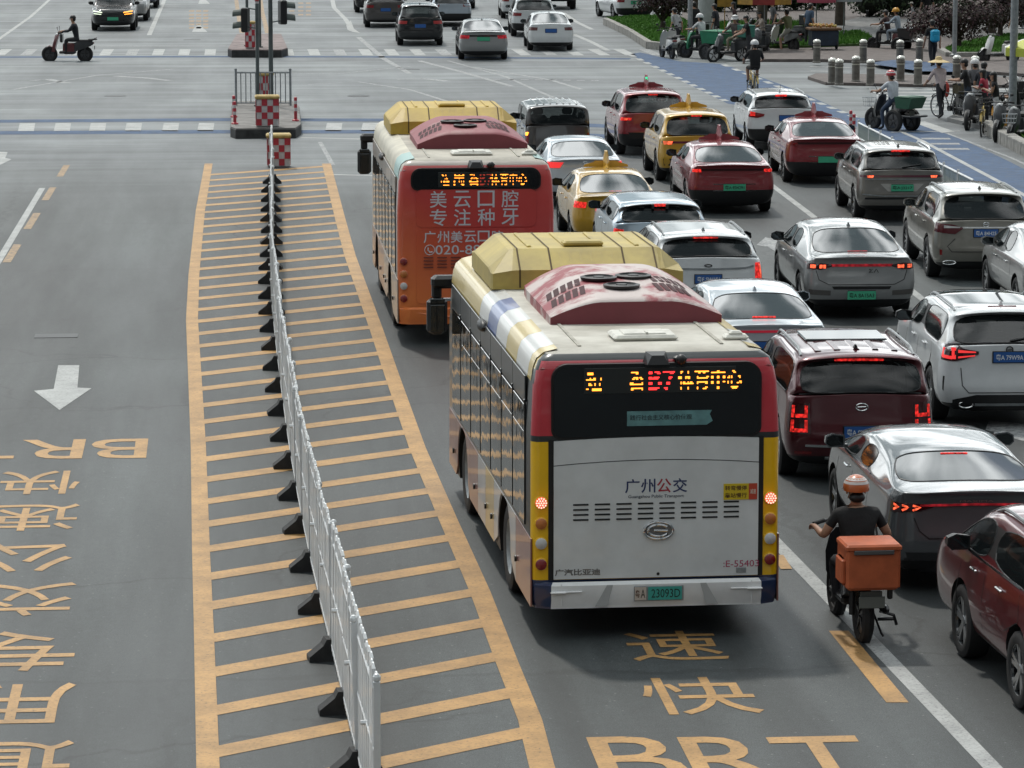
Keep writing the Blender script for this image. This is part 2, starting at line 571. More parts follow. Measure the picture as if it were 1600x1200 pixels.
def interp(pts, y):
    """x on a world polyline (sorted by y) at y"""
    for a, b in zip(pts, pts[1:]):
        lo, hi = (a, b) if a.y < b.y else (b, a)
        if lo.y <= y <= hi.y:
            k = (y - lo.y) / max(hi.y - lo.y, 1e-6)
            return lo.x + (hi.x - lo.x) * k
    return min(pts, key=lambda p: abs(p.y - y)).x

# hatched median island: two edge lines, slanted bars
HL = px((326, 256), (313, 330), (303, 430), (300, 500), (303, 560), (310, 700), (314, 860), (319, 1000), (325, 1200), (328, 1300))
HR = px((510, 256), (531, 340), (547, 400), (588, 515), (611, 583), (652, 700), (700, 812), (750, 925), (790, 1030), (828, 1125), (846, 1196), (880, 1300))
ribbon('island_edge_line', HL, .20, YELLOWP, .008)
ribbon('island_edge_line', HR, .22, YELLOWP, .008)
k, y = 0, P(320, 1173.5).y - 1.473 * 4
slant = -.155
while y < P(320, 257).y + .3:
    j = random.uniform(-.04, .04)
    xl = interp(HL, y) + .09
    xr = interp(HR, y + 2.2) - .09
    xr = interp(HR, y + (xr - xl) * .70) - .09
    yr = y + (xr - xl) * .70
    h = .40 + random.uniform(-.02, .02)
    if yr < P(510, 257).y + .6:
        sheet('hatch_bar', [(xl, y - h / 2 + j), (xr, yr - h / 2 + j), (xr, yr + h / 2 + j), (xl, y + h / 2 + j)], YELLOWP, .004)
    y += 1.473
    k += 1

# left carriageway markings (oncoming traffic)
lane_angle = R(0.0)
def road_text(s, centre, w, h, flip=False, rz=0.0, material=YELLOWP, bold=.004):
    vs, fs = text_fit(s, w, h, bold)
    b = MB()
    M = Matrix.Translation((centre.x, centre.y, .0045)) @ Matrix.Rotation(rz + (math.pi if flip else 0), 4, 'Z')
    b.add(vs, fs, 0, M)
    o = b.build('road_lettering', material, road)
    if o.data.polygons[0].normal.z < 0:
        o.data.flip_normals()
    return o
def span(y0, y1, u):
    return abs(P(u, y0).y - P(u, y1).y)
# oncoming bus lane legend, reads from the far end
for s_, u, v0, v1, w_ in (('B', 186, 686, 716, .74), ('R', 81, 687, 717, .84), ('T', -22, 687, 717, .80)):
    road_text(s_, P(u, (v0 + v1) / 2), w_, span(v0, v1, u), True)
for s_, u, v0, v1 in (('快', 62, 736, 772), ('速', 55, 788, 829), ('公', 43, 848, 893), ('交', 41, 911, 962), ('专', 38, 986, 1048), ('用', 30, 1068, 1130), ('道', 20, 1158, 1230)):
    road_text(s_, P(u, (v0 + v1) / 2), 1.0, span(v0, v1, u), True)
# near bus lane legend
for s_, u, v0, v1, w_ in (('速', 1054, 986, 1032, .95), ('快', 1092, 1058, 1116, 1.05)):
    road_text(s_, P(u, (v0 + v1) / 2), w_, span(v0, v1, u))
cB, cR, cT = P(1010, 1202), P(1135, 1202), P(1283, 1202)
hB = span(1150, 1222, 1010)
road_text('B', P(998, 1186), .76, hB)
road_text('R', P(1143, 1186), .76, hB)
road_text('T', P(1289, 1186), .80, hB)
# white arrow on the oncoming lane
a = [P(u, v) for u, v in ((91, 571), (124, 571), (121, 606), (143, 607), (93, 641), (53, 611), (84, 608))]
sheet('lane_arrow', a, WHITEP, .0045)
sheet('lane_arrow', [P(u, v) for u, v in ((-20, 236), (12, 238), (8, 247), (18, 249), (0, 258), (-20, 256))], WHITEP, .0045)
# lane lines left
ribbon('lane_line', px((66, 294), (0, 404), (-40, 470)), .14, WHITEP)
for v0, v1 in ((258, 276), (293, 313), (333, 358), (382, 410)):
    u0, u1 = 98 - .62 * (v0 - 262) + 4, 98 - .62 * (v1 - 262) + 4
    ribbon('lane_dash', px((u0, v0), (u1, v1)), .16, YELLOWW)
# right edge of the bus lane
ribbon('lane_line', px((1150, 783), (1263, 900), (1551, 1200), (1650, 1303)), .17, WHITEP)
sheet('lane_dash', px((1295, 986), (1326, 986), (1420, 1098), (1385, 1098)), YELLOWP)
sheet('lane_dash', px((1206, 868), (1224, 868), (1238, 890), (1220, 890)), YELLOWP, .008)
# lanes between the queues
ribbon('lane_line', px((1196, 282), (1282, 347), (1370, 412), (1470, 490)), .15, WHITEP)
ribbon('lane_line', px((1168, 262), (1196, 282)), .15, WHITEP)
sheet('lane_arrow', px((1182, 383), (1196, 371), (1211, 374), (1228, 392), (1218, 397), (1200, 386)), WHITEW)
sheet('lane_arrow', px((1545, 658), (1620, 664), (1680, 720), (1640, 730), (1600, 690), (1540, 672)), WHITEW, .0045)
ribbon('stop_line', px((520, 273), (700, 277), (860, 281)), .22, WHITEP)
ribbon('stop_line', px((470, 215), (540, 217), (590, 218)), .22, WHITEP)
ribbon('lane_line', px((520, 258), (500, 222)), .12, WHITEW)

# near crossing: blue cycle bands and white blocks
ribbon('blue_crossing_band', px((-60, 190), (340, 187), (700, 188), (900, 195), (1130, 205)), 1.1, BLUEP)
ribbon('blue_crossing_band', px((-60, 208), (340, 206), (700, 206), (900, 211), (1130, 222)), 1.2, BLUEP)
x = 28
for u in (42, 98, 153, 209, 267, 322, 522, 578, 640, 905, 960):
    sheet('crosswalk_stripe', px((u - 11, 192.5), (u + 13, 192.5), (u + 11, 205), (u - 14, 205)), WHITEP)
# far crossing
for i in range(-3, 30):
    u = 5 + i * 40.5
    if 360 < u < 440:
        continue
    sl = (u - 370) / 270.0 * 9
    sheet('crosswalk_stripe', px((u - 9 - sl * .5, 77), (u + 8 - sl * .5, 77), (u + 8 + sl * .5, 86.5), (u - 9 + sl * .5, 86.5)), WHITEW if i % 4 == 1 else WHITEP)
ribbon('blue_crossing_band', px((-60, 89.5), (350, 88.5), (600, 89), (985, 92)), .9, BLUEP)
ribbon('stop_line', px((-60, 70), (160, 72), (365, 72)), .35, WHITEW)
# lanes beyond the junction
ribbon('lane_line', px((262, -12), (246, 25), (233, 55)), .20, WHITEP)
ribbon('lane_line', px((90, -12), (48, 26), (0, 60), (-40, 92)), .16, WHITEP)
ribbon('lane_line', px((517, -10), (522, 12), (540, 30), (551, 48)), .22, WHITEP)
ribbon('lane_line', px((880, 20), (900, 34), (925, 46)), .22, WHITEP)
ribbon('lane_line', px((897, 54), (925, 66), (950, 79)), .22, WHITEP)
ribbon('lane_line', px((560, 58), (600, 92), (640, 115)), .22, WHITEW)
ribbon('lane_line', px((655, 95), (720, 112), (800, 135)), .22, WHITEW)
ribbon('lane_line', px((740, 105), (860, 125), (910, 140)), .18, WHITEW)
ribbon('lane_line', px((480, 132), (560, 128), (640, 140), (720, 165)), .14, WHITEW)
ribbon('lane_line', px((700, 95), (790, 120), (870, 155)), .14, WHITEW)
ribbon('lane_line', px((380, 112), (520, 116), (640, 104)), .14, WHITEW)
ribbon('lane_line', px((20, 140), (150, 118), (270, 108)), .14, WHITEW)
for u in range(770, 925, 22):
    ribbon('lane_dash', px((u, 124 + (u - 770) * .012), (u + 12, 124 + (u - 758) * .012)), .30, WHITEW)
ribbon('island_edge_line', px((368, -8), (372, 20), (378, 52)), .20, YELLOWW)
ribbon('island_edge_line', px((406, -8), (410, 20), (418, 52)), .20, YELLOWW)
ribbon('lane_line', px((180, 119), (230, 122), (265, 126)), .34, WHITEW)
ribbon('lane_line', px((50, 126), (75, 124), (105, 130)), .34, WHITEW)
ribbon('lane_line', px((620, 124), (662, 123), (700, 127)), .34, WHITEW)
sheet('lane_arrow', px((300, 50), (324, 50), (318, 44), (311, 38), (303, 44)), WHITEP)
sheet('lane_arrow', px((310, 6), (328, 6), (322, 0), (318, -5), (312, 0)), WHITEP)
for v in (16, 22, 27, 32, 37, 42):
    for u in (296, 307, 318):
        sheet('road_lettering', px((u, v), (u + 8, v), (u + 7, v + 2.6), (u - 1, v + 2.6)), YELLOWW)
for v in (4, 10, 16, 22):
    for u in (452, 466, 478):
        sheet('road_lettering', px((u, v), (u + 8, v), (u + 8, v + 2.2), (u, v + 2.2)), YELLOWW)
sheet('lane_arrow', px((548, 32), (553, 45), (563, 52), (551, 50), (543, 47), (541, 40)), WHITEP, .0085)
# drain covers and crack lines
for (u, v) in ((1340, 640), (1180, 300), (560, 150), (180, 150)):
    c_ = P(u, v)
    b = MB(); b.lathe([(.36, .001), (.36, .007), (.33, .007), (.33, .004), (0, .005)], 24, M=Matrix.Translation((c_.x, c_.y, 0))); b.build('manhole_cover', BLACK, road)
for (u, v) in ((88, 525), (640, 108), (300, 62), (720, 62)):
    c_ = P(u, v)
    b = MB()
    b.box((c_.x, c_.y, .004), (.7, .45, .006))
    b.build('drain_cover', BLACK, road)

# cycle lane on the right, with dashed crossing
sheet('blue_cycle_lane', px((985, 85), (1000, 82), (1062, 96), (1130, 100), (1195, 123), (1242, 140), (1340, 184), (1437, 190), (1475, 205), (1572, 250), (1760, 345), (1760, 460), (1600, 360), (1510, 292), (1335, 196), (1137, 162), (1060, 124)), BLUEP, .004)
sheet('blue_cycle_lane', px((1362, 103), (1395, 99), (1500, 105), (1500, 118), (1440, 117), (1372, 107)), BLUEP, .128)
for a_, b_ in (((985, 86), (1140, 161)), ((1130, 101), (1345, 187))):
    n_ = 13
    for i in range(n_):
        t0, t1 = i / n_, (i + .5) / n_
        ribbon('lane_dash', px((a_[0] + (b_[0] - a_[0]) * t0, a_[1] + (b_[1] - a_[1]) * t0), (a_[0] + (b_[0] - a_[0]) * t1, a_[1] + (b_[1] - a_[1]) * t1)), .22, WHITEP, .008)
ribbon('lane_line', px((1401, 203), (1440, 220), (1600, 305), (1700, 360)), .14, WHITEP, .008)
ribbon('stop_line', px((1392, 207), (1500, 205)), .16, WHITEP, .0085)
sheet('lane_line', px((1428, 192), (1445, 190), (1492, 206), (1472, 208)), WHITEP, .008)
for v_ in (217, 225, 233):
    ribbon('cycle_symbol', px((1440 + (v_ - 217) * 1.8, v_), (1485 + (v_ - 217) * 1.8, v_)), .5, WHITEW, .008)
ribbon('lane_line', px((1478, 208), (1580, 247), (1640, 275)), .10, WHITEW, .008)
# broad white crosswalk bars under the pedestrians
for i in range(8):
    v_ = 134 + i * 5.2
    ribbon('crosswalk_stripe', px((1352 + i * 6, v_), (1620, v_ + 1)), .52, WHITEP, .0045)
for i in range(3):
    ribbon('crosswalk_stripe', px((1265, 104 + i * 7), (1330, 106 + i * 7)), .45, WHITEW, .0045)

# pavements, kerbs, lawns
def slab(name, pts, z, material, parent=None):
    b = MB()
    q = [(p.x, p.y) for p in pts]
    ar = sum(q[i][0] * q[(i + 1) % len(q)][1] - q[(i + 1) % len(q)][0] * q[i][1] for i in range(len(q)))
    if ar < 0:
        q.reverse()
    b.prism(q, -.05, z)
    return b.build(name, material, parent)
def kerb(pts, wd=.16, h=.16, step=1.0):
    root = empty('kerb')
    tag(root, 'pale stone kerb edging', kind='structure')
    pts = [Vector((p.x, p.y, 0)) for p in pts]
    src = None
    for a_, b_ in zip(pts, pts[1:]):
        Lg = (b_ - a_).length
        n_ = max(1, round(Lg / step))
        for i in range(n_):
            c_ = a_.lerp(b_, (i + .5) / n_)
            if src is None:
                q = MB()
                q.rbox((0, 0, h / 2 - .02), (wd, step - .03, h + .04), .02)
                src = q.build('kerb_stone', CONC, root)
                o = src
            else:
                o = src.copy()
                COL.objects.link(o)
                o.parent = root
            o.location = (c_.x, c_.y, 0)
            d_ = b_ - a_
            o.rotation_euler = (0, 0, math.atan2(-d_.x, d_.y) + random.uniform(-.008, .008))
            o.scale = (1, Lg / n_ / step, 1 + random.uniform(-.03, .03))
    return root
pl = slab('pavement', px((1100, 78), (1180, 97), (1280, 97), (1430, 101), (1440, 110), (1600, 120), (1750, 128), (1750, -20), (1080, -20), (1060, 40)), .11, PAVE)
tag(pl, 'brown paved plaza beside the junction', kind='structure')
pl2 = slab('pavement', px((1262, 124), (1275, 119), (1420, 121), (1560, 124), (1640, 128), (1640, 138), (1420, 136), (1290, 133)), .10, PAVE)
tag(pl2, 'paved refuge holding the steel bollards', kind='structure')
pl3 = slab('pavement', px((1550, 207), (1600, 232), (1760, 300), (1760, 170), (1640, 165), (1560, 178), (1500, 180), (1480, 190)), .12, PAVEG)
tag(pl3, 'grey pavement beside the cycle lane', kind='structure')
plp = slab('footpath', px((1290, 44), (1345, 30), (1600, 44), (1700, 50), (1700, 62), (1560, 60), (1440, 62), (1400, 76), (1330, 74)), .12, PAVEG)
tag(plp, 'pale footpath crossing the plaza gardens', kind='structure')

def grass_bed(name, pts, z, seed, label, n=2600, hgt=.10):
    bed = slab(name, pts, z, mat('lawn_soil', (.05, .10, .022), .95, var=.4, vscale=3))
    tag(bed, label, kind='structure')
    rnd = random.Random(seed)
    q = [(p.x, p.y) for p in pts]
    x0, x1 = min(a_[0] for a_ in q), max(a_[0] for a_ in q)
    y0, y1 = min(a_[1] for a_ in q), max(a_[1] for a_ in q)
    def inside(x_, y_):
        c_ = False
        for (ax, ay), (bx, by) in zip(q, q[1:] + q[:1]):
            if (ay > y_) != (by > y_) and x_ < (bx - ax) * (y_ - ay) / (by - ay) + ax:
                c_ = not c_
        return c_
    b = MB()
    cnt = tries = 0
    while cnt < n and tries < n * 8:
        tries += 1
        x_, y_ = rnd.uniform(x0, x1), rnd.uniform(y0, y1)
        if not inside(x_, y_):
            continue
        cnt += 1
        for _ in range(2):
            a_ = rnd.uniform(0, 6.28)
            w_ = rnd.uniform(.03, .06)
            dx, dy = math.cos(a_) * w_, math.sin(a_) * w_
            lx, ly = rnd.uniform(-.09, .09), rnd.uniform(-.09, .09)
            hh = hgt * rnd.uniform(.6, 1.3)
            b.add([(x_ - dx, y_ - dy, z - .01), (x_ + dx, y_ + dy, z - .01), (x_ + lx, y_ + ly, z + hh)], [(0, 1, 2)], rnd.randint(0, 1))
    o = b.build('grass', [mat('grass_blade', (.052, .165, .012), .75), mat('grass_blade_pale', (.085, .22, .02), .75)])
    tag(o, 'short green grass on ' + label, kind='stuff')
    return bed
lawn1 = px((948, 36), (985, 33), (1050, 30), (1075, 40), (1075, 66), (1040, 76), (1012, 72))
grass_bed('lawn', lawn1, .20, 1, 'green lawn island right of the far lanes', 5200)
kerb(px((946, 38), (985, 57), (1014, 76), (1045, 79), (1072, 76)), .24, .30, 1.6)
lawn2 = px((1478, 84), (1490, 78), (1560, 62), (1660, 62), (1660, 84), (1560, 90), (1480, 90))
grass_bed('lawn', lawn2, .20, 2, 'green lawn behind the bollards', 5200)
kerb(px((1470, 86), (1482, 93), (1560, 93), (1660, 92)), .24, .28, 1.6)
lawn3 = px((1566, 205), (1580, 200), (1640, 204), (1740, 245), (1740, 290), (1640, 246), (1600, 226))
grass_bed('lawn', lawn3, .20, 3, 'lawn corner beside the cycle lane kerb', 4200)
kerb(px((1540, 206), (1572, 226), (1604, 242), (1740, 300)), .30, .34, 1.2)
lawn4 = px((1186, 68), (1260, 60), (1345, 58), (1362, 66), (1345, 76), (1260, 79), (1190, 80))
grass_bed('lawn', lawn4, .20, 4, 'dark lawn strip beneath the fruit stall', 2600, .14)
lawn5 = px((1075, 60), (1100, 44), (1180, 40), (1260, 40), (1260, 58), (1180, 66), (1150, 78), (1100, 74))
grass_bed('lawn', lawn5, .20, 5, 'lawn behind the parked delivery scooters', 2600, .14)
# ------------------------------------------------------------------ white median fence on black feet
FENCEW = mat('fence_white', (.70, .72, .73), .45, coat=.2, var=.10, vscale=4)
FOOT = mat('rubber_foot', (.028, .028, .029), .8, var=.4, vscale=7)
fence = empty('median_fence', P(500, 930))
tag(fence, 'long wavering white picket fence on black feet along the hatched median', 'fence')
FO = fence.location.copy()
FP = [Vector((p.x, p.y, 0)) for p in (P(u, v, .15) for u, v in ((590, 1290), (565, 1195), (550, 1150), (532, 1050), (511, 975), (492, 900), (481, 845), (469, 785), (460, 735), (452, 695), (446, 640), (440, 597), (434, 557), (432, 527), (427, 495), (425, 462), (423, 427), (425, 392), (427, 357), (424, 325), (424, 298), (425, 278), (429, 264)))]
FP = [FP[0]] + [(a_ + b_ * 2 + c_) / 4 for a_, b_, c_ in zip(FP, FP[1:], FP[2:])] + [FP[-1]]
seg = [0.0]
for a_, b_ in zip(FP, FP[1:]):
    seg.append(seg[-1] + (b_ - a_).length)
def along(s_):
    for i in range(len(seg) - 1):
        if s_ <= seg[i + 1]:
            k_ = (s_ - seg[i]) / (seg[i + 1] - seg[i])
            return FP[i].lerp(FP[i + 1], k_)
    return FP[-1].copy()
PLEN = 2.12
npan = int(seg[-1] / PLEN)
q = MB(); q.box((0, 0, .735), (.030, .135, 1.24)); q.box((0, 0, 1.372), (.030, .135, .035), taper=.45)
picket_me = None
q2 = MB(); q2.box((0, 0, .66), (.055, .055, 1.32)); q2.ell((0, 0, 1.35), (.035, .035, .04), 8, 5)
post_me = None
foot_prof = [(-.24, .0), (.20, .0), (.20, .05), (.09, .15), (.07, .22), (-.07, .22), (-.10, .16), (-.24, .05)]
q3 = MB()
q3.add([(x_, -.09, z_) for x_, z_ in foot_prof] + [(x_, .09, z_) for x_, z_ in foot_prof], [tuple(range(7, -1, -1)), tuple(range(8, 16))] + [(i, (i + 1) % 8, 8 + (i + 1) % 8, 8 + i) for i in range(8)])
foot_me = None
rnd = random.Random(3)
for k in range(npan + 1):
    a_ = along(k * PLEN) 
    b_ = along((k + 1) * PLEN) 
    ang = math.atan2(-(b_ - a_).x, (b_ - a_).y)
    if post_me is None:
        post_me = q2.build('post', FENCEW, fence).data
        foot_me = q3.build('foot', FOOT, fence).data
        po, fo = [o for o in fence.children if o.name in ('post', 'foot')]
    else:
        po, fo = link_obj('post', post_me, fence), link_obj('foot', foot_me, fence)
    po.location = a_ - FO
    po.rotation_euler = (rnd.uniform(-.02, .02), rnd.uniform(-.03, .03), ang)
    fo.location = a_ - FO
    fo.rotation_euler = (0, 0, ang + rnd.uniform(-.15, .15))
    if k == npan:
        break
    r_ = MB()
    lean = rnd.uniform(-.012, .012)
    for zz in (.17, .72, 1.22):
        r_.tube([a_ - FO + Vector((lean * zz, .03, zz)), b_ - FO + Vector((lean * zz, -.03, zz))], .020, 6)
    r_.cyl(a_.lerp(b_, .5) - FO + Vector((-.06, 0, .72)), a_.lerp(b_, .5) - FO + Vector((.06, 0, .72)), .022, n=6)
    r_.build('rail', FENCEW, fence)
    n_ = 10
    for i in range(n_):
        p_ = a_.lerp(b_, (i + .5) / n_) - FO
        if picket_me is None:
            o = q.build('picket', FENCEW, fence)
            picket_me = o.data
        else:
            o = link_obj('picket', picket_me, fence)
        o.location = p_
        o.rotation_euler = (0, lean + rnd.uniform(-.006, .006), ang)
        o.scale = (1, 1, 1 + rnd.uniform(-.012, .012))

# ------------------------------------------------------------------ crash blocks with red and white squares
REDR = mat('reflective_red', (.42, .035, .05), .45, var=.25, vscale=6)
WHR = mat('reflective_white', (.55, .53, .53), .45, var=.2, vscale=6)
YTOP = mat('yellow_cap', (.50, .36, .12), .6, var=.4, vscale=6)
def crash_block(u, v, wd, dp, hgt, cols, rows, label, z0=0.0, seed=1):
    c = P(u, v, z0)
    root = empty('crash_block', c, 0, label, 'crash barrier', 'chequered crash blocks on the median')
    b = MB()
    b.rbox((0, dp / 2, hgt / 2), (wd, dp, hgt), .04)
    b.build('body', WHR, root)
    b = MB()
    b.rbox((0, dp / 2, hgt + .04), (wd + .06, dp + .06, .10), .03)
    b.build('cap', YTOP, root)
    rn = random.Random(seed)
    me = None
    cw, chh = wd / cols, (hgt - .06) / rows
    for i in range(cols):
        for j in range(rows):
            if (i + j) % 2 == 0:
                q_ = MB()
                q_.box((0, 0, 0), (cw * .98, .012, chh * .98))
                if me is None:
                    o = q_.build('red_square', REDR, root)
                    me = o.data
                else:
                    o = link_obj('red_square', me, root)
                o.location = (-wd / 2 + cw * (i + .5), -.006, .05 + chh * (j + .5))
    sd_ = max(1, round(dp / cw))
    for i in range(sd_):
        for j in range(rows):
            if (i + j) % 2 == 1:
                for sx in (-1, 1):
                    o = link_obj('red_square', me, root)
                    o.location = (sx * (wd / 2 + .005), dp / sd_ * (i + .5), .05 + chh * (j + .5))
                    o.rotation_euler = (0, 0, math.pi / 2)
    return root
crash_block(436, 262, .56, .5, .74, 4, 4, 'chequered crash block standing at the far end of the white fence')

# near refuge island
def island(name, pts, hgt, label, edge, top):
    root = empty(name)
    tag(root, label, kind='structure')
    b = MB()
    q = [(p.x, p.y) for p in pts]
    ar = sum(q[i][0] * q[(i + 1) % len(q)][1] - q[(i + 1) % len(q)][0] * q[i][1] for i in range(len(q)))
    if ar < 0: q.reverse()
    b.prism(q, -.05, hgt - .04)
    b.build('kerb', edge, root)
    cx, cy = sum(p[0] for p in q) / len(q), sum(p[1] for p in q) / len(q)
    b = MB()
    b.prism([(cx + (x_ - cx) * .985, cy + (y_ - cy) * .99) for x_, y_ in q], hgt - .045, hgt)
    b.build('paving', top, root)
    return root
DKKERB = mat('dark_kerb', (.045, .045, .045), .8, var=.5, vscale=4)
island('refuge_island', px((360, 214), (368, 217), (462, 216), (471, 210), (468, 180), (458, 172), (372, 172), (362, 178)), .28, 'dark edged refuge island with grey paving at the near crossing', DKKERB, mat('refuge_paving', (.20, .19, .18), .85, var=.4, vscale=2))
crash_block(418, 199, .62, .45, .78, 4, 4, 'chequered crash block in front of the signal poles on the refuge', .28)
crash_block(415, 166, .46, .4, .92, 3, 4, 'chequered crash block behind the signal poles by the small railing', .14)
island('refuge_island', px((356, 88), (362, 90), (440, 90), (450, 87), (440, 64), (370, 64)), .30, 'far refuge island with dark kerb at the far crossing', DKKERB, mat('refuge_paving_red', (.24, .19, .185), .85, var=.4, vscale=2))
crash_block(391, 76, .36, .35, .95, 3, 4, 'small chequered crash block on the far refuge island', .30)

# railing on the refuge
def railing(u0, u1, v, hgt, n, label, z0=.28):
    a_, b_ = P(u0, v, z0), P(u1, v, z0)
    root = empty('guard_railing', a_, 0, label, 'railing')
    d_ = b_ - a_
    b = MB()
    b.tube([(0, 0, hgt), d_ + Vector((0, 0, hgt))], .028, 6)
    b.tube([(0, 0, .10), d_ + Vector((0, 0, .10))], .022, 6)
    b.build('rail', STEEL, root)
    for i in range(n + 1):
        p_ = d_ * (i / n)
        b = MB()
        if i in (0, n):
            b.cyl(p_, p_ + Vector((0, 0, hgt + .08)), .035, n=8)
            b.ell(p_ + Vector((0, 0, hgt + .09)), (.045, .045, .045), 8, 5)
            b.build('post', STEEL, root)
        else:
            b.cyl(p_ + Vector((0, 0, .10)), p_ + Vector((0, 0, hgt)), .016, n=6)
            b.build('bar', STEEL, root)
railing(369, 454, 166, 1.0, 11, 'grey steel railing across the back of the refuge island', .26)

# delineator posts
def delineator(u, v, hgt, label, z0=.28, lean=0.0):
    root = empty('delineator_post', P(u, v, z0), 0, label, 'bollard', 'red and white delineator posts')
    root.rotation_euler = (0, lean, 0)
    b = MB()
    b.lathe([(.10, 0), (.10, .03), (.045, .06), (.045, hgt), (.0, hgt + .02)], 10)
    b.build('tube', REDR, root, True)
    for k in range(2):
        b = MB()
        z_ = hgt * (.42 + .3 * k)
        b.lathe([(.048, z_), (.048, z_ + hgt * .14)], 10)
        b.build('white_band', WHR, root, True)
for (u, v, h_, t) in ((367, 194, .62, 'nearest to the crossing on the left of the refuge'), (365.5, 183, .60, 'standing behind another on the left of the refuge'), (462, 189, .66, 'alone at the right of the refuge')):
    delineator(u, v, h_, 'red and white delineator post ' + t)
delineator(1334, 214, .62, 'red and white delineator post beside the cargo scooter', 0)
delineator(1329, 208, .62, 'plain delineator post just behind the red saloon taxi', 0)

# signal poles with traffic lights
POLE = mat('green_grey_pole', (.11, .13, .13), .5, .3, var=.3, vscale=3)
def mast(u, v, r, hgt, label, bands=False, z0=.28, name='signal_pole'):
    root = empty(name, P(u, v, z0), 0, label, 'pole')
    b = MB()
    b.cyl((0, 0, 0), (0, 0, .04), r * 2.2, n=10)
    b.cyl((0, 0, 0), (0, 0, hgt), r, r * .82, n=12)
    b.build('shaft', POLE, root, True)
    return root
def signal_head(parent, off, yaw, n=3, hood=True):
    b = MB()
    M = Matrix.Translation(off) @ Matrix.Rotation(yaw, 4, 'Z')
    b.rbox((0, 0, 0), (.34, .20, .36 * n), .03, M=M)
    b.build('signal_box', BLACK, parent)
    for k in range(n):
        z_ = .36 * (k - (n - 1) / 2)
        b = MB()
        pts = [(.14 * math.cos(t_), .10, z_ + .14 * math.sin(t_)) for t_ in [math.pi * i / 8 - .35 * (1 - i / 4) for i in range(9)]]
        pts2 = [(x_ * 1.0, .36, z2 - .03) for x_, _, z2 in pts]
        b.loft([pts, pts2], False, M=M)
        b.build('visor', mat('visor_grey', (.09, .11, .10), .6), parent)
        b = MB()
        b.cyl((0, .10, z_), (0, .115, z_), .125, n=12, M=M)
        b.build('lens', mat('signal_lens', (.03, .035, .03), .15, coat=1), parent)
m1 = mast(403, 166, .055, 6.2, 'left signal pole on the refuge, with red and white band and traffic light')
b = MB(); b.cyl((0, 0, 3.10), (0, 0, 3.40), .062, n=12); b.build('red_band', REDR, m1)
b = MB(); b.cyl((0, 0, 3.03), (0, 0, 3.09), .062, n=12); b.build('white_band', WHR, m1)
m2 = mast(424, 164, .070, 6.4, 'thicker right signal pole on the refuge, carrying a traffic light')
h = MB(); h.tube([(0, 0, 3.05), (.12, 0, 3.2), (.30, 0, 3.15)], .02, 6); h.tube([(0, 0, 2.45), (.30, 0, 2.5)], .02, 6); h.build('bracket', POLE, m2)
signal_head(m2, (.36, .0, 2.75), R(-75), 2)
h = MB(); h.tube([(0, 0, 2.3), (-.30, 0, 2.35)], .02, 6); h.tube([(0, 0, 2.85), (-.30, 0, 2.9)], .02, 6); h.build('bracket', POLE, m1)
signal_head(m1, (-.34, 0, 2.55), R(75), 2)
m3 = mast(406.5, 74, .05, 7.0, 'thin signal pole standing on the far refuge island', z0=.30)
m4 = mast(386.5, 72, .06, 7.0, 'slim pole at the left of the far refuge island', z0=.30)


# lamp columns and poles among the pedestrians
CREAM = mat('pale_column', (.36, .38, .38), .6, var=.2, vscale=3)
for (u, v, r, label) in ((1103, 62, .34, 'thick pale column rising behind the green delivery trike'),):
    root = empty('lamp_column', P(u, v, .1), 0, label, 'column')
    b = MB(); b.lathe([(r * 1.3, 0), (r * 1.3, .1), (r, .14), (r * .93, 8.5), (0, 8.5)], 20); b.build('shaft', CREAM, root, True)
for (u, v, r, z0, label) in ((1078, 74, .10, .1, 'thin grey pole left of the thick pale column'), (1491, 87, .09, .2, 'grey pole standing on the lawn behind the bollards'), (1581, 209, .115, .12, 'grey pole at the street corner among the parked bikes'), (1597, 45, .10, .12, 'grey pole at the far edge of the plaza'), (1318, 28, .06, .1, 'slim pole beside the fruit stall canopy')):
    root = empty('lamp_pole', P(u, v, z0), 0, label, 'pole')
    b = MB(); b.lathe([(r * 1.8, 0), (r * 1.8, .05), (r, .08), (r * .8, 8.0), (0, 8.0)], 12); b.build('shaft', STEEL, root, True)

# steel bollards
BSTEEL = mat('bollard_steel', (.20, .185, .165), .45, .5, var=.35, vscale=5)
BCAP = mat('bollard_cap', (.72, .70, .64), .22, .9)
bspots = [(1276, 98, 'leftmost in the back row'), (1348.5, 98, 'in the back row beside the three-wheeler'), (1436.5, 97, 'in the back row beside the backpack walker'), (1300, 130.5, 'first from the left in the front pair'), (1311, 132.5, 'second from the left, nearest the red taxi'), (1337, 127, 'third from the left in the front group'), (1360, 133, 'fourth from the left in the front group'), (1407, 126.5, 'behind the straw hat, right of centre'), (1406, 99, 'small one seen above another bollard'), (1434, 133, 'just left of the straw hat'), (1494.5, 126, 'right of the straw hat'), (1523, 127, 'hidden behind the standing man in black')]
bol = None
for u, v, t in bspots:
    if bol is None:
        root = empty('steel_bollard')
        b = MB(); b.lathe([(.155, 0), (.155, .03), (.135, .05), (.135, .62), (.15, .63), (.15, .67), (.135, .68), (.135, .74)], 18); b.build('tube', BSTEEL, root, True)
        b = MB(); b.lathe([(.142, .74), (.142, .78), (.125, .82), (.08, .85), (.0, .86)], 18); b.build('cap', BCAP, root, True)
        b = MB(); b.lathe([(.139, .56), (.139, .59)], 18); b.build('reflective_band', mat('band_grey', (.5, .48, .4), .4), root, True)
        bol = root
        o = root
    else:
        o = bol.copy(); COL.objects.link(o)
        for ch in bol.children:
            c2 = ch.copy(); COL.objects.link(c2); c2.parent = o
    o.location = P(u, v, .10)
    tag(o, 'round steel bollard with pale cap, ' + t, 'bollard', 'steel bollards on the paved refuge')

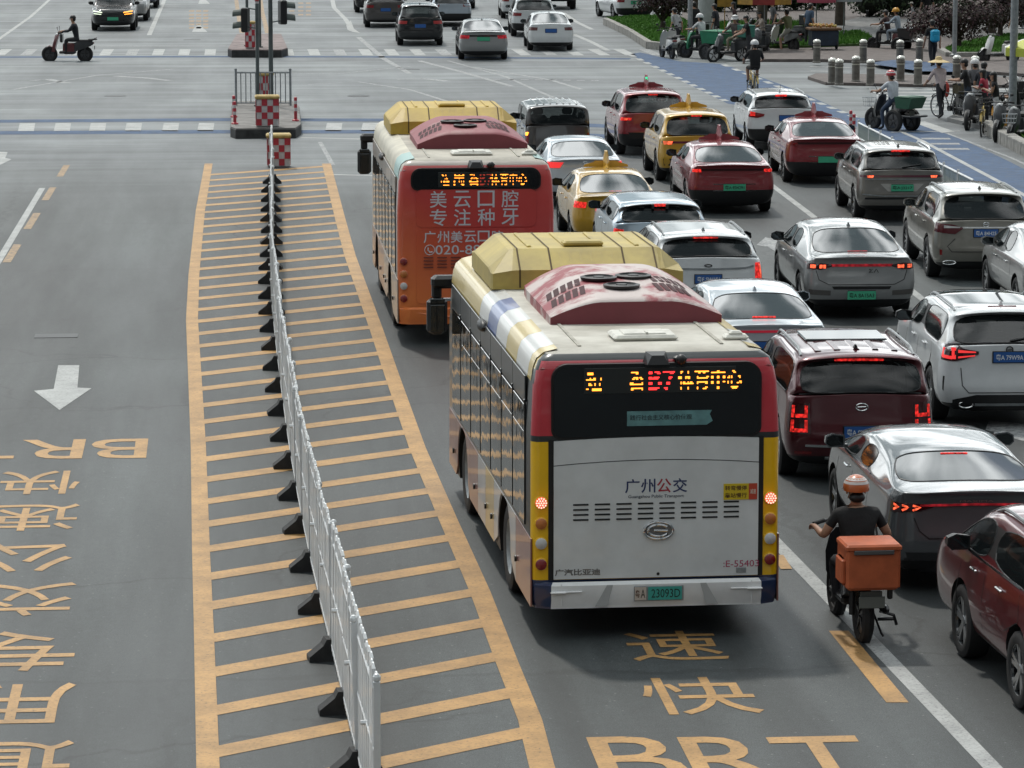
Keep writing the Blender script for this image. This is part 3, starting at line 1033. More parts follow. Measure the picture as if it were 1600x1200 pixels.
# low clear fence beside the cycle lane
lf = empty('low_fence', P(1345, 200))
tag(lf, 'low pale green mesh fence between the queue and the blue cycle lane', 'fence')
MESHG = mat('pale_fence', (.34, .40, .38), .5, var=.2)
A_, B_ = P(1341, 222), P(1520, 318)
def fence_panel(a_, b_, k):
    d_ = b_ - a_
    b = MB()
    b.tube([a_ + Vector((0, 0, .52)), b_ + Vector((0, 0, .52))], .025, 6)
    b.tube([a_ + Vector((0, 0, .12)), b_ + Vector((0, 0, .12))], .02, 6)
    b.build('rail', FENCEW, lf, loc=-lf.location)
    b = MB(); b.box(a_ + Vector((0, 0, .30)), (.05, .05, .60)); b.build('post', FENCEW, lf, loc=-lf.location)
    n_ = 11
    for i in range(n_):
        p_ = a_ + d_ * ((i + .5) / n_)
        b = MB(); b.box((0, 0, .31), (.02, .02, .44))
        o = b.build('picket', MESHG, lf)
        o.location = p_ - lf.location
N_ = 9
for i in range(N_):
    fence_panel(A_.lerp(B_, i / N_), A_.lerp(B_, (i + 1) / N_), i)
# ------------------------------------------------------------------ boolean helper
def cut(o, cutter, wmat):
    """subtract a builder's shape from a mesh object, returns with clean geometry"""
    c = cutter.build('cutter', wmat)
    md = o.modifiers.new('cut', 'BOOLEAN')
    md.operation = 'DIFFERENCE'
    md.solver = 'EXACT'
    md.object = c
    dg = bpy.context.evaluated_depsgraph_get()
    me = bpy.data.meshes.new_from_object(o.evaluated_get(dg))
    o.modifiers.clear()
    old = o.data
    o.data = me
    bpy.data.meshes.remove(old)
    cm = c.data
    bpy.data.objects.remove(c)
    bpy.data.meshes.remove(cm)
    return o

def led_text(parent, items, z, rowh, cw):
    """dot-matrix sign: (string, centre x, width, material) sampled into scanned rows"""
    for s_, cx, wd, m_ in items:
        vs, fs = text_fit(s_, wd, rowh * 16, .01)
        tree = BVHTree.FromPolygons([tuple(v) for v in vs], fs)
        b = MB()
        nc = int(wd / cw)
        for r_ in range(16):
            if r_ % 4 in (2, 3):
                continue
            zz = (r_ + .5) * rowh - rowh * 8
            run = None
            for c_ in range(nc + 1):
                xx = -wd / 2 + (c_ + .5) * cw
                hit = c_ < nc and tree.ray_cast(Vector((xx, zz, 1)), Vector((0, 0, -1)))[0] is not None
                if hit and run is None:
                    run = xx - cw * .5
                if not hit and run is not None:
                    x1 = xx - cw * .55
                    b.box((cx + (run + x1) / 2, 0, z + zz), (x1 - run, .006, rowh * .78))
                    run = None
        if b.v:
            b.build('led_glyphs', m_, parent)['kind'] = 'stuff'

LEDO = mat('led_orange', (.9, .35, .05), .4, emit=6, ecol=(1.0, .30, .03))
LEDR = mat('led_red', (.9, .05, .05), .4, emit=5, ecol=(1.0, .03, .03))

def on_rear(parent, name, s_, cx, z, wd, hgt, m_, y, bold=.0):
    """lettering on an upright plane facing the camera"""
    vs, fs = text_fit(s_, wd, hgt, bold)
    b = MB()
    b.add([(v.x + cx, y, v.y + z) for v in vs], fs)
    o = b.build(name, m_, parent)
    if o.data.polygons and o.data.polygons[0].normal.y > 0:
        o.data.flip_normals()
    return o
def rounded(w, h, r, n=5, rt=None):
    """rounded rectangle outline in x,z, centred"""
    out_ = []
    rt = r if rt is None else rt
    for (sx, sz, rr, a0) in ((1, -1, r, -90), (1, 1, rt, 0), (-1, 1, rt, 90), (-1, -1, r, 180)):
        for i in range(n + 1):
            a = R(a0 + 90 * i / n)
            out_.append((sx * (w / 2 - rr) + rr * math.cos(a), sz * (h / 2 - rr) + rr * math.sin(a)))
    return out_
def plate_xz(b, pts, y0, y1, m=0):
    """extrude an outline given in x,z from y0 (rear) to y1"""
    n = len(pts)
    vs = [(x_, y0, z_) for x_, z_ in pts] + [(x_, y1, z_) for x_, z_ in pts]
    b.add(vs, [tuple(range(n)), tuple(range(2 * n - 1, n - 1, -1))] + [(i, n + i, n + (i + 1) % n, (i + 1) % n) for i in range(n)], m)

BLAMP = mat('bus_brake_lit', (.6, .03, .02), .2, emit=1.3, ecol=(1, .06, .03))
MARP = mat('maroon_gelcoat', (.20, .04, .052), .5, var=.15, vscale=2)
BLEN, BW, BH = 8.45, 2.5, 2.93
def bus(loc, rz, label, sty):
    root = empty('city_bus', loc, rz, label, 'bus', 'city buses in the bus lane')
    hw = BW / 2
    # plan outline with rounded corners
    def outline(ins):
        x, y0, y1, r = hw - ins, ins, BLEN - ins, .09
        o = []
        for cx, cy, a0 in ((x - r, y0 + r, -90), (x - r, y1 - r, 0), (-x + r, y1 - r, 90), (-x + r, y0 + r, 180)):
            for i in range(5):
                a = R(a0 + 22.5 * i)
                o.append((cx + r * math.cos(a), cy + r * math.sin(a)))
        return o
    levels = [(.33, .02), (.62, 0), (1.0, 0), (2.04, .0), (2.10, .0), (2.62, .025), (2.76, .05), (2.85, .085), (2.91, .16), (2.945, .30)]
    rings = [[(x, y, z) for x, y in outline(ins)] for z, ins in levels]
    b = MB()
    b.loft(rings, True, 0, caps=True)
    M_ = sty['mats']
    for k, f in enumerate(b.f):
        c = sum((b.v[i] for i in f), Vector()) / len(f)
        if c.z > 2.9: mi = 5
        elif c.z > 2.76 and c.y > .3: mi = 4
        elif c.y < .10: mi = 1 if c.z > 2.1 else ((2 if sty['kind'] == 'white' else 1) if c.z > 2.04 else (0 if c.z > .62 else 3))
        elif c.z > 1.0: mi = 2
        else: mi = 6
        b.m[k] = mi
    body = b.build('body', M_ + [WELL], root)
    body.parent = None
    cm = MB()
    for yy in (2.35, 6.72):
        cm.cyl((-2, yy, .48), (2, yy, .48), .57, n=28)
    cut(body, cm, WELL)
    body.parent = root
    me = body.data
    me.polygons.foreach_set('use_smooth', [True] * len(me.polygons))
    me.set_sharp_from_angle(angle=R(32))
    # lower side panels, each with its wheel arch
    def side_panel(y0, y1, m_, z0=.34, z1=1.04, sx=-1, th=.006):
        top = [(y1, z1), (y0, z1)]
        bot = []
        for yc in (2.35, 6.72):
            if y0 < yc < y1 or (abs(yc - y0) < .62 or abs(yc - y1) < .62):
                for i in range(13):
                    a = R(180 - 15 * i)
                    yy, zz = yc + .62 * math.cos(a), .48 + .62 * math.sin(a)
                    if y0 < yy < y1 and z0 < zz < z1 - .002:
                        bot.append((yy, zz))
                    elif y0 < yy < y1 and zz >= z1 - .002:
                        bot.append((yy, z1 - .004))
        pts = [(y0, z0)] + bot + [(y1, z0)] + top
        xo, xi = sx * (hw + th), sx * (hw - .01)
        n = len(pts)
        q = MB()
        vs = [(xo, y, z) for y, z in pts] + [(xi, y, z) for y, z in pts]
        q.add(vs, [tuple(range(n)), tuple(range(2 * n - 1, n - 1, -1))] + [(i, n + i, n + (i + 1) % n, (i + 1) % n) for i in range(n)])
        bm = bmesh.new()
        me_ = q.build('side_panel', m_, root).data
        bm.from_mesh(me_)
        bmesh.ops.triangulate(bm, faces=[f for f in bm.faces if len(f.verts) > 4])
        bmesh.ops.recalc_face_normals(bm, faces=bm.faces)
        bm.to_mesh(me_)
        bm.free()
    for sx in (-1, 1):
        for (y0, y1, mm) in sty['side']:
            side_panel(y0 + .006, y1 - .006, mm, sx=sx)
        # side windows as separate panes with black surrounds
        ws = [.5, 1.55, 2.6, 3.65, 4.7, 5.75, 6.9, 7.95]
        for y0, y1 in zip(ws, ws[1:]):
            q = MB()
            q.rbox((sx * (hw + .004), (y0 + y1) / 2, 1.72), (.016, y1 - y0 - .09, 1.24), .006)
            q.build('window', sty['glass'], root)
            q = MB()
            q.rbox((sx * (hw + .008), (y0 + y1) / 2, 2.05), (.012, y1 - y0 - .12, .028), .004)
            q.build('window_bar', GLOSSB, root)
            q = MB()
            q.rbox((sx * (hw + .001), (y0 + y1) / 2, 2.50), (.016, y1 - y0 - .02, .28), .004)
            q.build('upper_panel', sty['upper'], root)
            q = MB()
            q.rbox((sx * (hw + .008), y0 + .0, 1.75), (.02, .035, 1.3), .004)
            q.build('window_pillar', GLOSSB, root)
        for y0 in (1.2, 3.5, 4.1, 5.3, 7.7):
            q = MB()
            q.cyl((sx * (hw + .01), y0, .60), (sx * (hw + .03), y0, .60), .035, n=8)
            q.build('panel_lock', BLACK, root)
    # roof edge colour blocks on the left and right
    for sx in (-1, 1):
        yy = .25
        for k, (ln, mm) in enumerate(sty['coving']):
            q = MB()
            prof = [(hw - .022, 2.625), (hw - .042, 2.765), (hw - .075, 2.857), (hw - .15, 2.918), (hw - .29, 2.953)]
            q.loft([[(sx * x, yy + .004, z) for x, z in prof], [(sx * x, yy + ln - .004, z) for x, z in prof]] if sx < 0 else [[(sx * x, yy + ln - .004, z) for x, z in prof], [(sx * x, yy + .004, z) for x, z in prof]], False)
            q.build('roof_edge_panel', mm, root, True)
            yy += ln
    # roof seams, hatch, box
    ROOFW = M_[5]
    for x_ in (-.72, .72):
        q = MB(); q.box((x_, BLEN / 2, 2.952), (.035, BLEN - .8, .014)); q.build('roof_seam', mat('roof_sealant', (.40, .38, .33), .8, var=.4, vscale=4), root)
    q = MB(); q.rbox((0, .95, 2.975), (.66, .50, .06), .03); hb = q.build('roof_hatch', mat('hatch_white', (.62, .61, .55), .5, var=.2, vscale=6), root)
    q = MB(); q.rbox((0, .95, 3.008), (.44, .34, .02), .01); q.box((.02, .83, 3.02), (.02, .12, .02)); q.build('hatch_lid', MATS['hatch_white'], hb)
    q = MB(); q.rbox((.92, .75, 2.97), (.26, .16, .06), .025); q.rbox((.92, .75, 3.01), (.14, .10, .05), .02); q.build('roof_aerial', MATS['hatch_white'], root)
    # maroon air conditioner hump
    MAR = sty['hump']
    q = MB()
    n_ = 24
    def arc(y, hh, wd, zb=2.93):
        def hf(t):
            a_ = abs(t)
            return hh * (1 - .05 * a_ ** 2 - .74 * (max(0, a_ - .42) / .58) ** 1.5)
        return [(-wd + .10, y, zb)] + [(-wd + .10 + 2 * wd * i / n_, y, zb + .05 + hf(2 * i / n_ - 1)) for i in range(n_ + 1)] + [(wd + .10, y, zb)]
    q.loft([arc(2.02, .20, .905), arc(2.04, .225, .91), arc(2.14, .25, .91), arc(2.9, .33, .91), arc(4.1, .35, .91), arc(4.55, .30, .88), arc(4.75, .05, .80)], False)
    q.add(arc(2.02, .20, .905), [tuple(range(n_ + 3))])
    hump = q.build('air_conditioner', [MAR, MARP], root, True, angle=50)
    for pg in hump.data.polygons:
        if abs(pg.normal.y) > .8:
            pg.material_index = 1
    htree = BVHTree.FromPolygons([tuple(v.co) for v in hump.data.vertices], [tuple(p.vertices) for p in hump.data.polygons])
    def hz(x, y):
        h_ = htree.ray_cast(Vector((x, y, 6)), Vector((0, 0, -1)))
        return (h_[0].z if h_[0] is not None else 3.2) + .007
    for sx in (-1, 1):
        for row in range(2):
            for k in range(5):
                x_ = sx * (.42 + .075 * k)
                y_ = 2.35 + row * .42
                q = MB()
                q.add([(x_ - .028, y_, hz(x_ - .028, y_)), (x_ + .028, y_, hz(x_ + .028, y_)), (x_ + .028 - sx * .03, y_ + .34, hz(x_ + .028 - sx * .03, y_ + .34)), (x_ - .028 - sx * .03, y_ + .34, hz(x_ - .028 - sx * .03, y_ + .34))], [(0, 1, 2, 3)])
                o = q.build('vent_slot', mat('vent_dark', (.05, .012, .016), .8), hump)
                if o.data.polygons[0].normal.z < 0: o.data.flip_normals()
    for x_, y_ in ((-.17, 2.95), (.22, 3.05), (.02, 2.55)):
        q = MB(); q.lathe([(.19, 0), (.20, .03), (.16, .04), (.15, .02), (.06, .02), (.06, .035), (0, .035)], 18, M=Matrix.Translation((x_, y_, hz(x_, y_) - .01)))
        q.build('fan_grille', BLACK, hump, True)
    # yellow roof battery box with ribs
    YB = sty['boxmat']
    q = MB()
    y0, y1, z0, zt = 4.95, 7.25, 2.95, 3.38
    def sec(x, dz, ins):
        return [(x, y0 + ins, z0), (x, y0 + ins, z0 + .22 - dz * .2), (x, y0 + .34 + ins * .5, zt - dz), (x, y1 - .34 - ins * .5, zt - dz), (x, y1 - ins, z0 + .22 - dz * .2), (x, y1 - ins, z0)]
    q.loft([sec(-1.10, .22, .12), sec(-1.085, .20, .03), sec(-.87, .015, .0), sec(-.82, .0, .0), sec(.82, .0, .0), sec(.87, .015, .0), sec(1.085, .20, .03), sec(1.10, .22, .12)], False, caps=False)
    q.add(sec(-1.10, .22, .12), [(0, 1, 2, 3, 4, 5)])
    q.add(sec(1.10, .22, .12), [(5, 4, 3, 2, 1, 0)])
    box = q.build('battery_cover', YB, root)
    for x_ in (-.78, -.42, .42, .78):
        q = MB()
        pr = [(y0 - .004, z0 + .02), (y0 - .004, z0 + .225), (y0 + .338, zt + .006), (y1 - .34, zt + .006)]
        q.loft([[(x_ - .010, y, z) for y, z in pr], [(x_ + .010, y, z) for y, z in pr]], False)
        q.build('joint', mat('joint_dark', (.09, .06, .02), .8), box)
    for k in range(7):
        x_ = -.36 + .12 * k
        q = MB()
        pr = [(y0 - .012, z0 + .03), (y0 - .012, z0 + .21), (y0 + .27, zt - .03)]
        pr2 = [(y0 + .01, z0 + .03), (y0 + .01, z0 + .21), (y0 + .29, zt - .05)]
        q.loft([[(x_ - .046, y, z) for y, z in pr], [(x_ + .046, y, z) for y, z in pr], [(x_ + .054, y, z) for y, z in pr2], [(x_ - .054, y, z) for y, z in pr2]], False)
        q.build('rib', YB, box)
    for x_ in (-.62, -.2, .2, .62):
        q = MB(); q.rbox((x_, (y0 + y1) / 2, zt + .008), (.05, 1.35, .022), .008); q.build('rib', YB, box)
    q = MB(); q.rbox((0, y0 + .55, zt + .035), (.46, .22, .06), .02); q.build('service_flap', YB, box)
    # rear: window, lid, bumper
    zw0, zw1 = sty['win']
    ww = sty['winw']
    q = MB(); plate_xz(q, [(x, z + (zw0 + zw1) / 2) for x, z in rounded(ww + .05, zw1 - zw0 + .05, .10, 6, .16)], -.010, .08); q.build('window_seal', BLACK, root)
    q = MB(); plate_xz(q, [(x, z + (zw0 + zw1) / 2) for x, z in rounded(ww, zw1 - zw0, .08, 6, .14)], -.022, .05); rw = q.build('rear_window', mat('rear_bus_glass', (.009, .011, .013), .05, coat=.4, ior=1.45), root)
    LID = sty['lid']
    lw = 2.06
    n_ = 12
    zl0, zl1 = .63, 2.045
    if sty['kind'] == 'white':
        for sx in (-1, 1):
            q = MB(); plate_xz(q, [(sx * 1.055 - .027, .62), (sx * 1.055 + .027, .62), (sx * 1.055 + .027, 2.06), (sx * 1.055 - .027, 2.06)], -.008, .08); q.build('lid_seal', BLACK, root)
        q = MB(); plate_xz(q, [(-1.03, .63), (1.03, .63), (1.03, 2.03), (-1.03, 2.03)], -.012, .05); q.build('lid_backing', BLACK, root)
        up = [(-lw / 2 + lw * i / n_, zl1 + .03 * (1 - (2 * i / n_ - 1) ** 2)) for i in range(n_ + 1)]
        mid = [(-lw / 2 + lw * i / n_, 1.80 + .045 * (1 - (2 * i / n_ - 1) ** 2)) for i in range(n_ + 1)]
        q = MB(); plate_xz(q, mid[::1] + up[::-1], -.028, .06); q.build('upper_lid', LID, root)
        q = MB(); plate_xz(q, [(-lw / 2, zl0), (lw / 2, zl0)] + [(x, z - .010) for x, z in mid[::-1]], -.032, .06); lid = q.build('engine_lid', LID, root)
    else:
        q = MB(); plate_xz(q, [(x, z + 1.255) for x, z in rounded(1.90, 1.19, .06, 4)], -.016, .06); lid = q.build('engine_lid', LID, root)
        q = MB(); plate_xz(q, [(x, z + 2.175) for x, z in rounded(1.92, .60, .10, 5)], -.012, .06); q.build('blanked_window', LID, root)
    yl = -.037
    vm = mat('vent_black', (.01, .011, .012), .7)
    for i in range(8):
        for j in range(4):
            q = MB(); q.rbox((-.74 + .2165 * i - .02, yl + .004, 1.395 - .052 * j), (.155, .012, .018), .004)
            q.build('vent_slot', vm if sty['kind'] == 'white' else mat('vent_brown', (.16, .04, .03), .7), lid)
    # bumper
    q = MB()
    q.loft([[(x, y, z) for x, y in ((-1.24, .25), (-1.2, .02), (-1.06, -.05), (1.06, -.05), (1.2, .02), (1.24, .25))] for z in (.33, .36)] + [[(x, y, z) for x, y in ((-1.255, .3), (-1.22, .0), (-1.06, -.075), (1.06, -.075), (1.22, .0), (1.255, .3))] for z in (.42, .57)] + [[(x, y, z) for x, y in ((-1.24, .3), (-1.2, .04), (-1.04, -.03), (1.04, -.03), (1.2, .04), (1.24, .3))] for z in (.60,)], False)
    for k, f in enumerate(q.f):
        c = sum((q.v[i] for i in f), Vector()) / len(f)
        q.m[k] = 1 if abs(c.x) > 1.08 else 0
    bp = q.build('bumper', [sty['bumper'], sty['bcorner']], root, True, angle=25)
    if sty['kind'] == 'white':
        for sx in (-1, 1):
            q = MB(); q.box((sx * .96, -.0765, .47), (.010, .006, .235)); q.rbox((sx * .99, -.09, .505), (.16, .05, .022), .01); q.rbox((sx * .86, -.083, .507), (.22, .02, .012), .004)
            q.build('bumper_ridge', sty['bumper'], bp)
            q = MB(); q.add([(sx * .62, -.078, .35), (sx * .50, -.078, .57), (sx * .44, -.078, .57), (sx * .50, -.0795, .35)], [(0, 1, 2, 3)]); q.build('bumper_crease', mat('bumper_shade', (.42, .43, .43), .4), bp)  # flat darker strip: shade of the bumper crease put into its colour
    # lights
    for sx in (-1, 1):
        for z_, mm, nm in sty['lamps']:
            q = MB()
            q.lathe([(.058, .03), (.058, -.012), (.052, -.018), (.0, -.024)], 18, axis='Y', M=Matrix.Translation((sx * 1.155, -.012, z_)))
            lp_ = q.build(nm, mm, root, True)
            q = MB(); q.lathe([(.068, .03), (.068, -.002), (.056, -.008)], 18, axis='Y', M=Matrix.Translation((sx * 1.155, -.010, z_))); q.build('lamp_rim', M_[0], lp_, True)
            if mm is BLAMP:
                q = MB()
                for i in range(19):
                    rr = .0 if i == 0 else (.025 if i < 7 else .048)
                    a = i * 1.047 if i < 7 else i * .5236
                    q.box((sx * 1.155 + rr * math.cos(a), .0 - .040, z_ + rr * math.sin(a)), (.014, .008, .014))
                q.build('led_dots', mat('led_white_hot', (1, .9, .8), .3, emit=3, ecol=(1, .5, .35)), lp_)
        q = MB(); q.rbox((sx * 1.12, .07, 2.77), (.07, .03, .03), .01); q.build('marker_lamp', LAMPRED, root)
    # rear camera pods on the lip
    q = MB()
    q.loft([[(-.14, .06, 2.80), (.14, .06, 2.80), (.10, .10, 2.93), (-.10, .10, 2.93)], [(-.11, -.10, 2.82), (.11, -.10, 2.82), (.06, -.06, 2.91), (-.06, -.06, 2.91)]], True, caps=True)
    q.build('camera_housing', BLACK, root)
    q = MB(); q.ell((.24, -.02, 2.86), (.055, .06, .055), 10, 6); q.rbox((.24, .05, 2.86), (.13, .08, .06), .02); q.build('camera', BLACK, root, True)
    # wheels
    for yy in (2.35, 6.72):
        for sx in (-1, 1):
            q = MB()
            q.lathe([(.30, sx * .02), (.30, sx * .13), (.40, sx * .15), (.47, sx * .13), (.49, sx * .06), (.49, -sx * .06), (.47, -sx * .13), (.3, -sx * .13)], 32, axis='X')
            wh = q.build('wheel', RUBBER, root, True, loc=(sx * 1.07, yy, .49))
            q = MB()
            q.lathe([(.30, sx * .13), (.27, sx * .10), (.22, sx * .05), (.14, sx * .05), (.12, sx * .11), (.0, sx * .12)], 24, axis='X')
            q.build('rim', STEEL, wh, True)
    # mirrors on black arms
    q = MB()
    q.rbox((-1.24, BLEN + .06, 2.60), (.44, .20, .16), .04)
    q.rbox((-1.39, BLEN + .10, 2.50), (.12, .14, .24), .03)
    mr = q.build('mirror_arm', BLACK, root)
    q = MB(); q.rbox((-1.39, BLEN + .05, 2.17), (.25, .16, .46), .05); hs = q.build('mirror_housing', BLACK, mr)
    q = MB(); q.rbox((-1.39, BLEN - .035, 2.15), (.18, .012, .34), .005); q.rbox((-1.39, BLEN - .034, 2.365), (.18, .012, .06), .004)
    q.build('mirror_glass', mat('mirror_glass', (.09, .10, .105), .05, .9), hs)
    q = MB(); q.rbox((1.42, BLEN + .06, 2.45), (.40, .10, .10), .03); q.rbox((1.60, BLEN + .05, 2.15), (.24, .16, .46), .05); q.build('mirror_arm', BLACK, root)
    # camera bump on left upper side
    q = MB(); q.ell((-1.27, 4.4, 2.62), (.06, .22, .07), 10, 6); q.build('side_camera', BLACK, root, True)
    # marks
    sty['marks'](root, lid, rw, bp)
    return root

# --- near bus
def near_marks(root, lid, rw, bp):
    NAVY, REDT = mat('navy_print', (.018, .035, .12), .4), mat('red_print', (.38, .03, .05), .4)
    for s_, x_, mm in (('广', -.245, NAVY), ('州', -.085, NAVY), ('公', .075, REDT), ('交', .235, NAVY)):
        on_rear(lid, 'lettering', s_, x_, 1.575, .145, .145, mm, -.0345, .012)
    on_rear(lid, 'lettering', 'Guangzhou Public Transport', -.005, 1.463, .56, .042, mat('grey_print', (.05, .06, .09), .4), -.0345, .01)
    on_rear(lid, 'lettering', ':E-55403', .86, .752, .36, .068, mat('magenta_print', (.40, .05, .12), .4), -.0345, .0)
    q = MB(); q.rbox((.86, -.036, .685), (.10, .008, .055), .003); q.build('small_label', STEEL, lid)
    on_rear(lid, 'lettering', '广汽比亚迪', -.79, .70, .46, .07, mat('dull_chrome', (.22, .22, .22), .3, .7), -.0345, .03)
    q = MB(); q.cyl((.02, -.036, .665), (.02, -.03, .665), .016, n=10); q.build('lock', BLACK, lid)
    # sticker
    q = MB(); q.box((.845, -.035, 1.497), (.34, .006, .165)); st = q.build('sticker', mat('sticker_yellow', (.62, .46, .02), .5), lid)
    q = MB(); q.box((.972, -.0365, 1.497), (.085, .006, .165)); q.build('sticker_end', mat('sticker_red', (.50, .06, .03), .5), st)
    tb = mat('sticker_print', (.10, .045, .01), .5)
    on_rear(st, 'lettering', '转弯慢停', .80, 1.535, .22, .05, tb, -.0392, .015)
    on_rear(st, 'lettering', '靠站慢行', .80, 1.460, .22, .05, tb, -.0392, .015)
    on_rear(st, 'lettering', '减速', .972, 1.497, .06, .05, mat('sticker_white', (.7, .6, .5), .5), -.041, .01)
    # oval emblem: ring with an open loop and inner bar
    q = MB()
    q.tube([(.02 + .145 * math.cos(a), -.045, 1.115 + .088 * math.sin(a)) for a in [2 * math.pi * i / 32 for i in range(32)]], .014, 8, closed=True)
    q.tube([(.02 + .105 * math.cos(a), -.047, 1.115 + .058 * math.sin(a)) for a in [R(38 + 284 * i / 20) for i in range(21)]] + [(.02 + .09, -.047, 1.112), (-.03, -.047, 1.118)], .017, 8)
    q.build('emblem', CHROME, lid, True)
    q = MB(); plate_xz(q, [(.02 + .14 * math.cos(a), 1.115 + .084 * math.sin(a)) for a in [2 * math.pi * i / 28 for i in range(28)]], -.038, -.03); q.build('emblem_back', mat('emblem_grey', (.25, .25, .25), .4, .5), lid)
    # sign behind the glass
    q = MB(); q.rbox((.03, -.024, 2.655), (1.52, .006, .26), .002); q.build('led_board', mat('led_board', (.022, .026, .026), .35), rw)
    led_text(rw, [('短', -.63, .16, LEDO), ('香', -.20, .17, LEDO), ('B7', .05, .27, LEDR), ('体育中心', .53, .64, LEDO)], 2.662, .0135, .0118)
    for o in rw.children:
        if o.name.startswith('led_glyphs'):
            o.location.y = -.030
    q = MB(); plate_xz(q, [(-.30, 2.19), (.50, 2.19), (.56, 2.23), (.53, 2.30), (.55, 2.34), (-.30, 2.34)], -.0265, -.02); bn = q.build('banner', mat('teal_banner', (.14, .30, .31), .5, var=.35, vscale=5), rw)
    on_rear(bn, 'lettering', '践行社会主义核心价值观', .04, 2.275, .62, .055, mat('banner_print', (.02, .03, .035), .5), -.0285, .012)
    # plate
    q = MB(); q.rbox((.02, -.082, .475), (.50, .010, .152), .004); pf = q.build('plate_frame', STEEL, bp)
    q = MB(); q.box((.082, -.089, .475), (.34, .006, .135)); q.build('licence_plate', mat('plate_teal', (.05, .35, .30), .4), bp)
    q = MB(); q.box((-.165, -.089, .475), (.115, .006, .135)); q.build('plate_end', mat('plate_beige', (.55, .48, .42), .5), bp)
    on_rear(bp, 'lettering', '23093D', .09, .475, .29, .088, PLTXTB, -.0935, .0)
    on_rear(bp, 'lettering', '粤', -.195, .475, .045, .08, mat('plate_brown', (.12, .06, .04), .5), -.0935, .02)
    on_rear(bp, 'lettering', 'A', -.14, .475, .045, .088, PLTXTB, -.0935, .0)

def livery(name, a, b_, sc_=.9, c=None, rough=.3):
    """painted side livery: soft two-colour blotches, printed on the panel"""
    m = mat(name, a, rough, 0, .35, var=.1, vscale=sc_, dirt=b_, detail=2)
    return m
PINK = livery('livery_pink', (.30, .145, .12), (.20, .085, .08))
WHL = livery('livery_white', (.46, .46, .46), (.34, .35, .37))
GOLDL = livery('livery_gold', (.56, .43, .20), (.44, .30, .10))
YEL = mat('bus_yellow', (.86, .50, .004), .30, coat=.6, var=.08, vscale=2)
REDB = mat('bus_red', (.53, .035, .05), .30, coat=.7, var=.08, vscale=2)
BUSW = mat('bus_white', (.71, .735, .74), .28, coat=.5, var=.1, vscale=2.2, dirt=(.60, .62, .62), detail=8, bump=.05, bscale=1.3)
NAVYB = mat('bus_navy', (.018, .035, .095), .3, coat=.5)
ROOFD = mat('bus_roof_white', (.58, .56, .50), .65, var=.1, vscale=1.6, dirt=(.36, .34, .29), detail=7)
def faded(name, col, pale, thr):
    m = mat(name, col, .55, var=.1, vscale=1.5, dirt=pale, detail=8)
    r = [n for n in m.node_tree.nodes if n.type == 'VALTORGB'][0]
    r.color_ramp.elements[0].position, r.color_ramp.elements[1].position = thr, thr + .10
    return m
HUMP1 = faded('faded_maroon', (.27, .045, .058), (.52, .45, .43), .47)
HUMP2 = faded('plain_maroon', (.25, .055, .07), (.30, .13, .13), .36)
YBOX = mat('battery_yellow', (.52, .40, .10), .5, var=.1, vscale=1.8, dirt=(.34, .26, .08), detail=7)
YBOX2 = mat('battery_yellow_deep', (.55, .38, .05), .5, var=.1, vscale=1.8, dirt=(.38, .25, .04), detail=7)
UPG = mat('upper_side_dark', (.030, .034, .036), .28, coat=.25)
CW, CY, CB = mat('coving_white', (.60, .60, .58), .4, coat=.4), mat('coving_yellow', (.55, .42, .15), .4, coat=.4), mat('coving_blue', (.12, .16, .33), .4, coat=.4)
def warped_glass(name, col, ior=1.6):
    return mat(name, col, .05, 0, .25, 1.48, bump=.9, bscale=1.3)
BG = warped_glass('bus_side_glass', (.012, .014, .015))
BG2 = warped_glass('bus_side_glass_dusty', (.05, .05, .048))

nb = P(1024, 945, .33)
nb.z = 0
nbus = bus(nb, R(1.8), 'white backed city bus with red window frame and yellow light pillars', dict(
    kind='white', mats=[YEL, REDB, UPG, NAVYB, CY, ROOFD, BLACK], lid=BUSW, hump=HUMP1, boxmat=YBOX, upper=UPG, glass=BG,
    side=[(.03, 1.30, PINK), (1.30, 3.35, WHL), (3.35, 4.2, GOLDL), (4.2, 5.0, WHL), (5.0, 5.9, PINK), (5.9, 7.5, PINK), (7.5, 8.35, PINK)],
    coving=[(.30, CY), (.95, CW), (.95, CY), (.95, CW), (.85, CB), (.85, CW), (1.0, CY), (.95, CY), (1.25, CY)],
    win=(2.085, 2.80), winw=2.06, bumper=mat('bumper_white', (.82, .83, .83), .35, coat=.4, var=.08, vscale=3), bcorner=NAVYB,
    lamps=[(1.42, BLAMP, 'brake_lamp'), (1.205, AMBER, 'indicator_lamp'), (1.0, CLEARL, 'reversing_lamp'), (.785, LAMPRED, 'tail_lamp')], marks=near_marks))

nbus.scale = (1, 1, .983)
